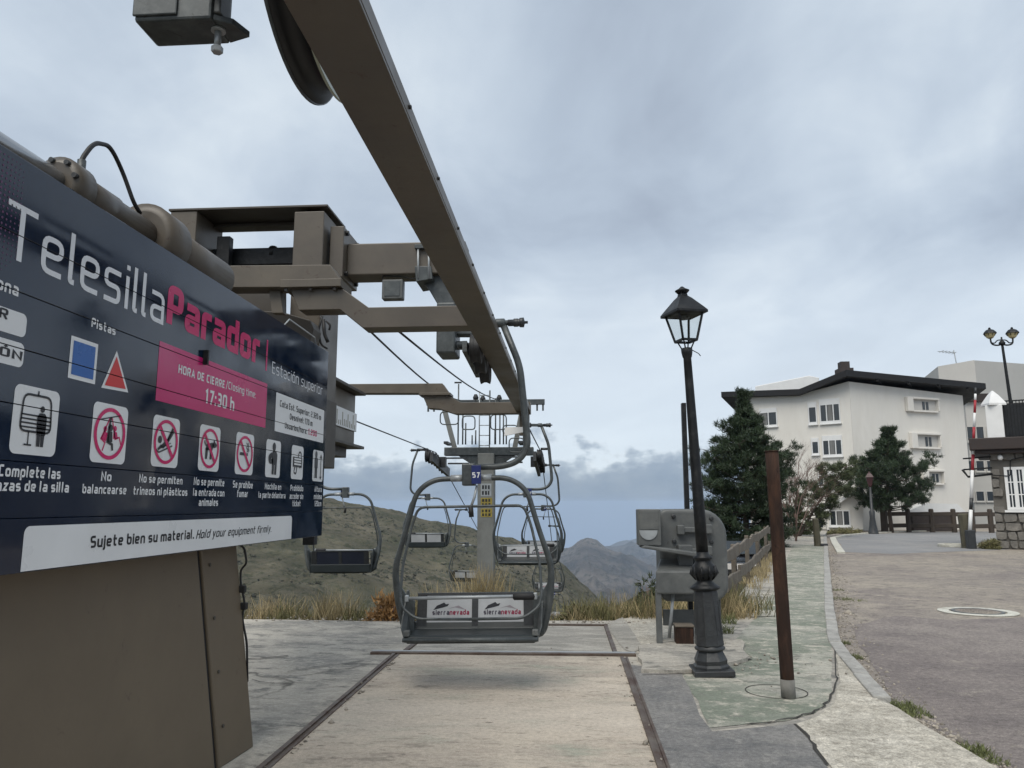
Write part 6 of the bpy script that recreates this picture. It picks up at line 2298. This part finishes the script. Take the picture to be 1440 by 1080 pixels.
    MB().b2((xr - .03, Yb + .02, zb2 + .04), (xr + .03, Yb + .12, zb2 + .6)).build('block_bracket', CAB, b_, .006)
    bx_ = atY(306, 60, Yb + .09)
    MB().lathe([(.032, zb2 - .008), (.032, zb2 + .004), ], 20, (bx_.x, Yb + .09, 0)).build('washer', GALV_L, b_)
    MB().lathe([(.015, zb2 - .085), (.015, zb2 - .005)], 14, (bx_.x, Yb + .09, 0)).build('bolt_shank', GALV_L, b_)
    MB().lathe([(.022, zb2 - .112), (.026, zb2 - .108), (.026, zb2 - .084), (.02, zb2 - .08)], 6, (bx_.x, Yb + .09, 0), smooth=False).build('bolt_head', GALV_L, b_)
    MB().b2((xl, Yb + .02, zb2 + .55), (xw - .1, Yb + dp - .02, zb2 + .75)).build('block_beam', GALV, t)
    # hook and cable coil on the portal column
    c = MB()
    p = atY(455, 465, 7.97)
    c.tube(round_path([p + Vector((-.02, 0, .16)), p + Vector((-.06, 0, 0)), p + Vector((-.02, 0, -.16)), p + Vector((.05, 0, -.2))], .06), .012, 6)
    c.tube(round_path([p + Vector((.0, -.02, .12)), p + Vector((.02, -.02, -.05)), p + Vector((.06, -.02, -.13))], .06), .02, 6)
    c.tube(round_path([p + Vector((.03, -.02, .1)), p + Vector((.08, -.02, .06)), p + Vector((.07, -.02, .0))], .03), .012, 6)
    c.build('cable_hook', BLACK, t)


build_station()


# ------------------------------------------------------------------ chairs
ROPE_X, LROPE_X = -0.918, -4.5


def build_chair():
    t = thing('lift_chair', '', 'lift chair', (0, 0, 0), local=True)
    Yc = 7.5
    cx = atY(668, 672, Yc).x
    zb = atY(668, 903, Yc).z
    def P(px, py, y=0.0):
        q = atY(px, py, Yc)
        # photo verticals lean a little; use the column's own x at this height
        return Vector((q.x - atY(668, py, Yc).x, y, q.z - zb))
    right = [(668, 672), (722, 673), (746, 690), (762, 745), (780, 800), (776, 850), (766, 892), (752, 901), (668, 901)]
    def sym(pts, y=0.0):
        r_ = [P(a, b, y) for a, b in pts]
        l_ = [Vector((-p.x, p.y, p.z)) for p in r_]
        return r_, l_
    r_, l_ = sym(right)
    loop = list(reversed(l_[1:-1])) + r_[:-1]
    path = round_path([Vector((0, 0, r_[-1].z))] + list(reversed([Vector((-p.x, p.y, p.z)) for p in r_[:-1]])) + r_[1:-1] + [Vector((0, 0, r_[-1].z))], [0, .06, .2, .25, .35, .14, .01, .14, .35, .25, .2, .06, .06, .06, .06][:len(r_) * 2 + 2] if False else .11, 5)
    path = [Vector((p.x, -.0 + .10 * max(0, min(1, (1.0 - p.z) / .8)) if p.z < 1.0 else 0, p.z)) for p in path]
    rr = [.026 + .012 * max(0, min(1, (.9 - p.z) / .5)) * (1 if p.z > .06 else .3) for p in path]
    MB().tube(path, rr, 12, flat=((0, 1, 0), 1.15)).build('frame', GALV, t)
    # hanger: grip over the rope, outward arm, curved foot
    zr = atY(668, 455, Yc).z - zb
    hp = [P(716, 459), P(738, 515), P(746, 600), P(748, 630), P(735, 650), P(712, 657), P(672, 657)]
    rope = Vector((0, 0, zr))
    MB().tube(round_path(hp, .12, 5), .03, 12, flat=((1, 0, 0), 1.15)).build('hanger', GALV, t)
    g = MB()
    g.lathe([(.035, 0), (.045, .02), (.045, .10), (.03, .11)], 14, P(703, 455), ax=(1, 0, 0))
    g.lathe([(.026, -.02), (.026, .32)], 12, P(690, 455), ax=(1, 0, 0))
    gp = g.build('grip', GALV, t)
    s = MB()
    s.lathe([(.02, -.05), (.024, .0), (.034, .0), (.034, .055), (.042, .06), (.042, .1), (.036, .11), (.048, .12), (.05, .16), (.03, .165), (.014, .17), (.014, .2)], 14, P(722, 455), ax=(1, 0, 0))
    s.build('grip_spring', DARKIRON, gp)
    MB().box((0.05, 0, zr + .0), (.12, .2, .1)).build('rope_clamp', DARKIRON, gp, .02)
    MB().bar((.06, 0, zr), P(705, 455), .06, .06).build('grip_shaft', GALV, gp)
    # centre block with number plate
    a, b = P(656, 683), P(674, 652)
    MB().b2((a.x, -.07, a.z), (b.x, .07, b.z)).build('centre_block', GALV, t, .012)
    a, b = P(670, 681), P(683, 655)
    pl = MB().b2((a.x, -.095, a.z), (b.x, -.072, b.z)).build('number_plate', BLUEP, t, .003)
    v, f = text2d('57', .2)
    xs = [p[0] for p in v]
    w_ = .075
    k = w_ / (max(xs) - min(xs))
    c0 = (a + b) / 2
    m = MB()
    m.add([Vector((c0.x - w_ / 2 + (p[0] - min(xs)) * k, -.0965, c0.z - .03 + p[1] * k * 1.0)) for p in v], f)
    m.build('plate_number', WHITEV, pl)['kind'] = 'stuff'
    for sx in (-1, 1):                           # cuffs where the frame enters the block
        MB().tube([Vector((sx * .06, 0, r_[0].z)), Vector((sx * .2, 0, r_[0].z))], .034, 12).build('cuff', GALV_L, t)
    # pull lever
    lv = MB().tube([P(677, 683, -.05), P(673, 700, -.06), P(668, 714, -.07)], .013, 8).build('lever', GALV_L, t)
    MB().tube([P(668, 712, -.07), P(669, 727, -.07)], .024, 10).build('lever_grip', BLACK, lv)
    # seat and back (people sit facing -Y, seat reaches forward)
    za, zb2 = P(668, 900).z, P(668, 889).z
    xw = P(757, 890).x
    seat = MB()
    seat.prism([(-xw, -.20, .02), (-xw, -.20, .075), (-xw, -.17, .09), (-xw, .14, .10), (-xw, .17, .17), (-xw, .22, .17), (-xw, .2, .01)], (2 * xw, 0, 0))
    seat.build('seat', mat('dark_green_grey_seat', (.018, .024, .026), .5, bump=.03), t, .012)
    MB().tube([(-xw - .03, -.21, .055), (xw + .03, -.21, .055)], .02, 10).build('seat_front_bar', GALV, t)
    for sx in (-1, 1):
        MB().prism([(sx * xw, -.2, .03), (sx * (xw + .05), -.16, .16), (sx * (xw + .06), .16, .46), (sx * (xw + .06), .24, .46), (sx * xw, .2, .0)], (sx * .012, 0, 0)).build('side_plate', GALV, t)
        sp_ = [P(764, 838), P(778, 815), P(777, 850), P(768, 896), P(754, 900), P(752, 846)]
        MB().prism([Vector((sx * q.x, .06, q.z)) for q in sp_], (0, .03, 0)).build('side_panel', GALV, t, .008)
        MB().box((sx * (xw + .0), -.17, .11), (.06, .06, .06)).build('hinge', CAB, t, .012)
    z0, z1 = P(668, 884).z, P(668, 840).z
    bk = MB()
    xb = P(752, 860).x
    def yb(z):
        return .15 + .06 * (z - z0) / (z1 - z0)
    def quad(x0, x1, za, zb_, d0, d1, mb):
        mb.add([(x0, yb(za) + d0, za), (x1, yb(za) + d0, za), (x1, yb(zb_) + d0, zb_), (x0, yb(zb_) + d0, zb_), (x0, yb(za) + d1, za), (x1, yb(za) + d1, za), (x1, yb(zb_) + d1, zb_), (x0, yb(zb_) + d1, zb_)],
               [(0, 1, 2, 3), (7, 6, 5, 4), (0, 4, 5, 1), (1, 5, 6, 2), (2, 6, 7, 3), (3, 7, 4, 0)])
    x1o, x1i = P(738, 860).x, .03
    for (u0, u1, v0, v1) in ((-xb, -x1o, z0 - .04, z1 + .02), (x1o, xb, z0 - .04, z1 + .02), (-x1i, x1i, z0, z1), (-x1o, x1o, z0 - .04, z0), (-x1o, x1o, z1, z1 + .02)):
        quad(u0, u1, v0, v1, .0, .03, bk)
    bko = bk.build('backrest', DARKIRON, t)
    for sx in (-1, 1):
        u0, u1 = (x1i, x1o) if sx > 0 else (-x1o, -x1i)
        m = MB(); quad(u0, u1, z0, z1, .008, .022, m)
        pn = m.build('logo_panel', mat('panel_grey_white', (.42, .43, .44), .35, bump=.01), t)
        # print on the panel front: brush-stroke mountain and name
        def pr(verts, faces, mt_, name, parent=pn):
            mb = MB()
            mb.add([Vector((u0 + (u1 - u0) * a_, yb(z0 + (z1 - z0) * b_) + .0065, z0 + (z1 - z0) * b_)) for a_, b_ in verts], faces)
            ob = mb.build(name, mt_, parent)
            if name == 'lettering':
                ob['kind'] = 'stuff'
        pr([(.14, .52), (.24, .56), (.36, .60), (.46, .64), (.49, .72), (.42, .70), (.38, .76), (.30, .71), (.22, .66)], [tuple(range(9))], INK, 'mountain_emblem')
        pr([(.45, .55), (.7, .66), (.86, .52), (.62, .60)], [(0, 1, 2, 3)], mat('emblem_grey', (.25, .22, .24), .5, bump=0), 'mountain_emblem')
        for s_, a0, a1, mt_ in (('sierra', .12, .50, mat('logo_dark', (.06, .05, .07), .5, bump=0)), ('nevada', .505, .94, mat('logo_magenta', (.25, .01, .05), .5, bump=0))):
            v, f = text2d(s_, .22)
            mn, mx = min(p[0] for p in v), max(p[0] for p in v)
            pr([(a0 + (p[0] - mn) / (mx - mn) * (a1 - a0), .36 + p[1] / CAPH * .17) for p in v], f, mt_, 'lettering')
    # restraint bar
    yb_ = -.06
    rb = [P(668, 712, yb_), P(742, 712, yb_), P(752, 740, yb_), P(764, 795, yb_ - .04), P(766, 838, yb_ - .1), P(762, 852, yb_ - .12), P(742, 866, yb_ - .16), P(668, 866, yb_ - .16)]
    lb = [Vector((-p.x, p.y, p.z)) for p in rb]
    loop = round_path(list(reversed(lb)) + rb[1:], .07, 4)
    MB().tube(loop, .0135, 8).build('restraint_bar', GALV, t)
    h0, h1 = P(579, 838, yb_ - .05), P(757, 838, yb_ - .05)
    hb = MB().tube([h0, h1], .016, 10).build('hand_bar', GALV_L, t)
    MB().lathe([(.02, 0), (.034, .01), (.034, .2), (.02, .21)], 12, P(726, 838, yb_ - .05), ax=(1, 0, 0)).build('foam_grip', BLACK, hb)
    for p in (h0, h1):
        MB().box(p, (.035, .05, .06)).build('bar_knuckle', GALV_L, hb, .008)
    return t, zr, zb


chair, CHAIR_ROPE, CHAIR_Z = build_chair()


def rope_z(Y):
    if Y < 26:
        return CHAIR_Z + CHAIR_ROPE - .04 * max(0, Y - 7.5) / 18.5
    return CHAIR_Z + CHAIR_ROPE - .04 - .24 * (Y - 26)


def rope_zl(Y):
    return (3.36 if Y < 26 else 3.36 - .24 * (Y - 26)) + .1


def place_chairs():
    spots = [(ROPE_X, 7.5, 0, 'nearest grey two seat lift chair numbered 57 hanging over the mat'),
             (ROPE_X, 17.3, 0, 'second lift chair behind the front one, white panels showing inside its frame'),
             (ROPE_X, 27.5, 0, 'third lift chair down the right rope beyond the tower, partly behind the second chair'),
             (ROPE_X - .1, 37.5, 0, 'small lift chair hanging lower below the third chair on the right rope'),
             (ROPE_X - .1, 50, 0, 'tiny farthest lift chair lowest on the right rope'),
             (LROPE_X, 15.4, 180, 'dark backed lift chair beside the end of the navy board'),
             (LROPE_X, 24.6, 180, 'lift chair with pale back seen through the left of the front chair frame'),
             (LROPE_X, 34.2, 180, 'small pale backed lift chair left of the tower column')]
    for i, (x, y, rz, lab) in enumerate(spots):
        o = chair if i == 0 else copy_tree(chair)
        z = rope_z(y) if rz == 0 else rope_zl(y)
        o.location = (x, y, z - CHAIR_ROPE)
        o.rotation_euler = (0, R(-1.1 if i == 0 else (.5, -.4, .8)[i % 3]), R(rz))
        tag(o, lab, 'lift chair', 'two seat chairs on the lift ropes')
        if i == 5:
            for c in o.children:
                if c.name.startswith('logo_panel'):
                    c.material_slots[0].link = 'OBJECT'
                    c.material_slots[0].material = mat('navy_padding', (.012, .016, .03), .5, bump=.03)
                    for k in c.children:
                        k.material_slots[0].link = 'OBJECT'
                        k.material_slots[0].material = MATS['navy_padding']
        if i == 0:
            pass


place_chairs()


def build_ropes():
    pts = [Vector((-.985, 3.3, 3.50)), Vector((ROPE_X - .02, 5.5, rope_z(7.5) - .01))] + [Vector((ROPE_X, y, rope_z(y) - .0)) for y in (7.5, 12, 18, 25.9, 26.1, 34, 45, 60, 90, 130)]
    o = MB().tube(pts, .017, 8).build('haul_rope', DARKIRON)
    tag(o, 'steel haul rope carrying the right hand chairs over the tower', 'rope')
    pts = [Vector((LROPE_X + .15, y, rope_zl(y) - .02 * (y < 12))) for y in (7, 13.4)] + [Vector((LROPE_X, y, rope_zl(y))) for y in (16, 20, 25.9, 26.1, 34, 45, 60, 90, 130)]
    o = MB().tube(pts, .017, 8).build('haul_rope', DARKIRON)
    tag(o, 'steel haul rope on the left leaving the girder end', 'rope')
    # signal cables from the station to the tower top
    for k, (a, b, c) in enumerate([((502, 448), (600, 500), (669, 563)), ((556, 462), (645, 536), (702, 563))]):
        p0, p1 = atY(*a, 8.3), atY(*c, 26)
        mid = atY(*b, 13.5 if k == 0 else 15)
        cc = []
        for j in range(17):
            u = j / 16
            q = p0.lerp(p1, u)
            q.z -= .35 * math.sin(math.pi * u) * (1 if k == 0 else .4)
            cc.append(q)
        o = MB().tube(cc, .014, 6).build('signal_cable', BLACK)
        tag(o, ['lower sagging signal cable from the terminal to the tower', 'upper signal cable from the terminal to the tower'][k], 'cable')


build_ropes()


def build_tower():
    Y = 26.0
    g = lambda a, b, y=Y: atY(a, b, y)
    cx = g(684, 720).x
    zg = float(terrain_h(np.array([cx]), np.array([Y]))[0]) - .3
    t = thing('lift_tower', 'grey steel chairlift tower with ladder, work platforms and sheave trains', 'lift tower', (cx, Y, zg))
    zc = g(684, 640).z
    TW = mat('tower_steel', (.17, .175, .165), .55, var=.15, bump=.03, c2=(.12, .12, .11), c2amt=.3, c2scale=1.5)
    MB().b2((cx - .28, Y - .25, zg), (cx + .28, Y + .25, zc + .05)).build('column', TW, t, .03)
    # crossarm
    xl, xr = LROPE_X + .3, ROPE_X - .25
    MB().b2((xl, Y - .16, zc - .02), (xr, Y + .16, zc + .26)).build('crossarm', GALV, t, .02)
    MB().prism([(cx - 1.0, Y - .1, zc), (cx + 1.0, Y - .1, zc), (cx + .3, Y - .1, zc - .45), (cx - .3, Y - .1, zc - .45)], (0, .2, 0)).build('crossarm_brace', GALV, t, .01)
    for dx, dz in ((-.95, -.15), (-.9, -.33), (.75, -.12), (.9, -.3)):
        MB().b2((cx + dx - .35, Y - .5, zc + dz), (cx + dx + .35, Y - .4, zc + dz + .05)).build('step_bar', DARKIRON, t)
    # stickers
    for (x0, y0, x1, y1, m) in ((676, 680, 691, 698, GALV_L), (676, 700, 692, 713, YELLOW), (676, 715, 692, 727, YELLOW)):
        a, b = g(x0, y1, Y - .26), g(x1, y0, Y - .26)
        s = MB().b2((a.x, Y - .258, a.z), (b.x, Y - .252, b.z)).build('warning_plate', m, t)
        rnd = random.Random(y0)
        gl = MB()
        for r_ in range(2):
            for k in range(3):
                x = a.x + (b.x - a.x) * (.12 + .28 * k)
                z = a.z + (b.z - a.z) * (.12 + .45 * r_)
                gl.b2((x, Y - .2625, z), (x + (b.x - a.x) * rnd.uniform(.12, .2), Y - .2585, z + (b.z - a.z) * .3))
        gl.build('plate_print', INK, s)
    # sheave trains on each side
    for s, xr_, zr_ in ((-1, LROPE_X, rope_zl(25.9)), (1, ROPE_X, rope_z(25.9))):
        tr = MB()
        tr.bar((xr_ + .14 * -s, Y - 1.7, zr_ - .24), (xr_ + .14 * -s, Y + 1.9, zr_ - .6), .1, .3)
        tr.b2((xr_ - s * .35, Y - .14, zr_ - .5), (xr_ - s * .05, Y + .14, zr_ - .15))
        tro = tr.build('sheave_train', DARKIRON, t)
        for k in range(7):
            y = Y - 1.5 + .52 * k
            dz = -.21 - (.03 * (y - Y + 1.5) if y < Y else .045 + .12 * (y - Y))
            MB().lathe([(.05, -.07), (.18, -.08), (.2, -.07), (.18, -.02), (.18, .02), (.2, .07), (.18, .08), (.05, .07)], 18, (xr_, y, zr_ + dz), ax=(1, 0, 0)).build('sheave', BLACK, tro)
            MB().bar((xr_ - s * .0, y, zr_ + dz), (xr_ - s * .13, y + .26, zr_ + dz - .08), .08, .16).build('rocker', DARKIRON, tro)
        MB().tube([(xr_ + s * .05, Y - 1.75, zr_ - .02), (xr_ + s * .3, Y - 1.75, zr_ - .02)], .04, 8).build('rope_catcher', DARKIRON, tro)
        # grated work platform
        a = cx + s * 1.15
        pf = MB().b2((min(a, xr_ - s * .45), Y - 1.2, zc + .30), (max(a, xr_ - s * .45), Y - .3, zc + .36)).build('work_platform', DARKIRON, t)
        for k in range(8):
            MB().b2((min(a, xr_ - s * .45), Y - 1.2 + .11 * k, zc + .362), (max(a, xr_ - s * .45), Y - 1.16 + .11 * k, zc + .38)).build('grating_bar', DARKIRON, pf)
        MB().b2((min(a, xr_ - s * .45), Y + .3, zc + .24), (max(a, xr_ - s * .45), Y + 1.2, zc + .30)).build('work_platform', DARKIRON, t)
    # lifting frame
    za = g(684, 566).z
    a, b = g(600, 566), g(766, 566)
    MB().b2((a.x, Y - .08, za - .09), (b.x, Y + .08, za + .09)).build('lifting_beam', GALV, t, .01)
    for x in (a.x + .06, a.x + .26, b.x - .06, b.x - .26):
        MB().b2((x - .03, Y - .03, za - .3), (x + .03, Y + .03, za - .09)).build('lifting_hook', GALV, t)
    for sx, top_, bot in ((-1, 624, 642), (1, 735, 722)):
        MB().bar(g(top_, 572), g(bot, 640), .14, .16).build('frame_strut', TW, t, .01)
    # ladder
    la, lb = g(676, 560).x, g(690, 560).x
    z0, z1 = zc + .3, g(684, 552).z
    ld = MB()
    for x in (la, lb):
        ld.tube([(x, Y - .35, zc + .1), (x, Y - .35, z1)], .022, 6)
    lo = ld.build('ladder', GALV_L, t)
    z = zc + .3
    while z < z1:
        MB().tube([(la, Y - .35, z), (lb, Y - .35, z)], .016, 6).build('rung', GALV_L, lo)
        z += .34
    # railings: rounded hoops and posts
    for x0, x1, y0, y1, yy in ((619, 645, 579, 597, Y - .9), (650, 668, 585, 604, Y - 1.1), (690, 712, 583, 604, Y - 1.0), (707, 728, 598, 610, Y - .8), (716, 737, 616, 636, Y - 1.1)):
        a, b = g(x0, y1, yy), g(x1, y0, yy)
        mid = Vector(((a.x + b.x) / 2, yy, a.z))
        pp = round_path([mid, Vector((b.x, yy, a.z)), Vector((b.x, yy, b.z)), Vector((a.x, yy, b.z)), Vector((a.x, yy, a.z)), mid], .14, 4)
        MB().tube(pp[:-1], .022, 6, closed=True).build('railing_hoop', GALV, t)
    for x, y0 in ((645, 540), (651, 583), (655, 595), (669, 605), (664, 612), (697, 560), (703, 583), (708, 583), (712, 598), (696, 603), (689, 549), (736, 560)):
        a = g(x, y0, Y - .8)
        MB().tube([(a.x, Y - .8, zc + .3), (a.x, Y - .8, a.z)], .026, 6).build('railing_post', GALV, t)
    a = g(645, 538, Y - .8)
    MB().tube([(a.x - .14, Y - .8, a.z), (a.x + .1, Y - .8, a.z)], .03, 6).build('insulator_bar', BLACK, t)
    for x, y in ((669, 561), (679, 563), (702, 562)):
        a = g(x, y)
        MB().lathe([(.08, -.05), (.1, .05), (.05, .16)], 10, a).build('insulator', BLACK, t)


build_tower()

# ------------------------------------------------------------------ haze between here and the far ranges
def build_haze():
    m = bpy.data.materials.new('haze_air')
    m.use_nodes = True
    m.node_tree.nodes.clear()
    o = N(m.node_tree, 'ShaderNodeOutputMaterial')
    v = N(m.node_tree, 'ShaderNodeVolumePrincipled')
    v.inputs['Color'].default_value = (.62, .76, .95, 1)
    v.inputs['Density'].default_value = 0.00009
    v.inputs['Anisotropy'].default_value = 0.0
    m.node_tree.links.new(v.outputs[0], o.inputs['Volume'])
    b = MB().b2((-13500, -9300, -3200), (13500, 13500, 60)).build('haze', m)
    tag(b, 'thin bluish mountain haze filling the valley air', 'haze', kind='stuff')


build_haze()
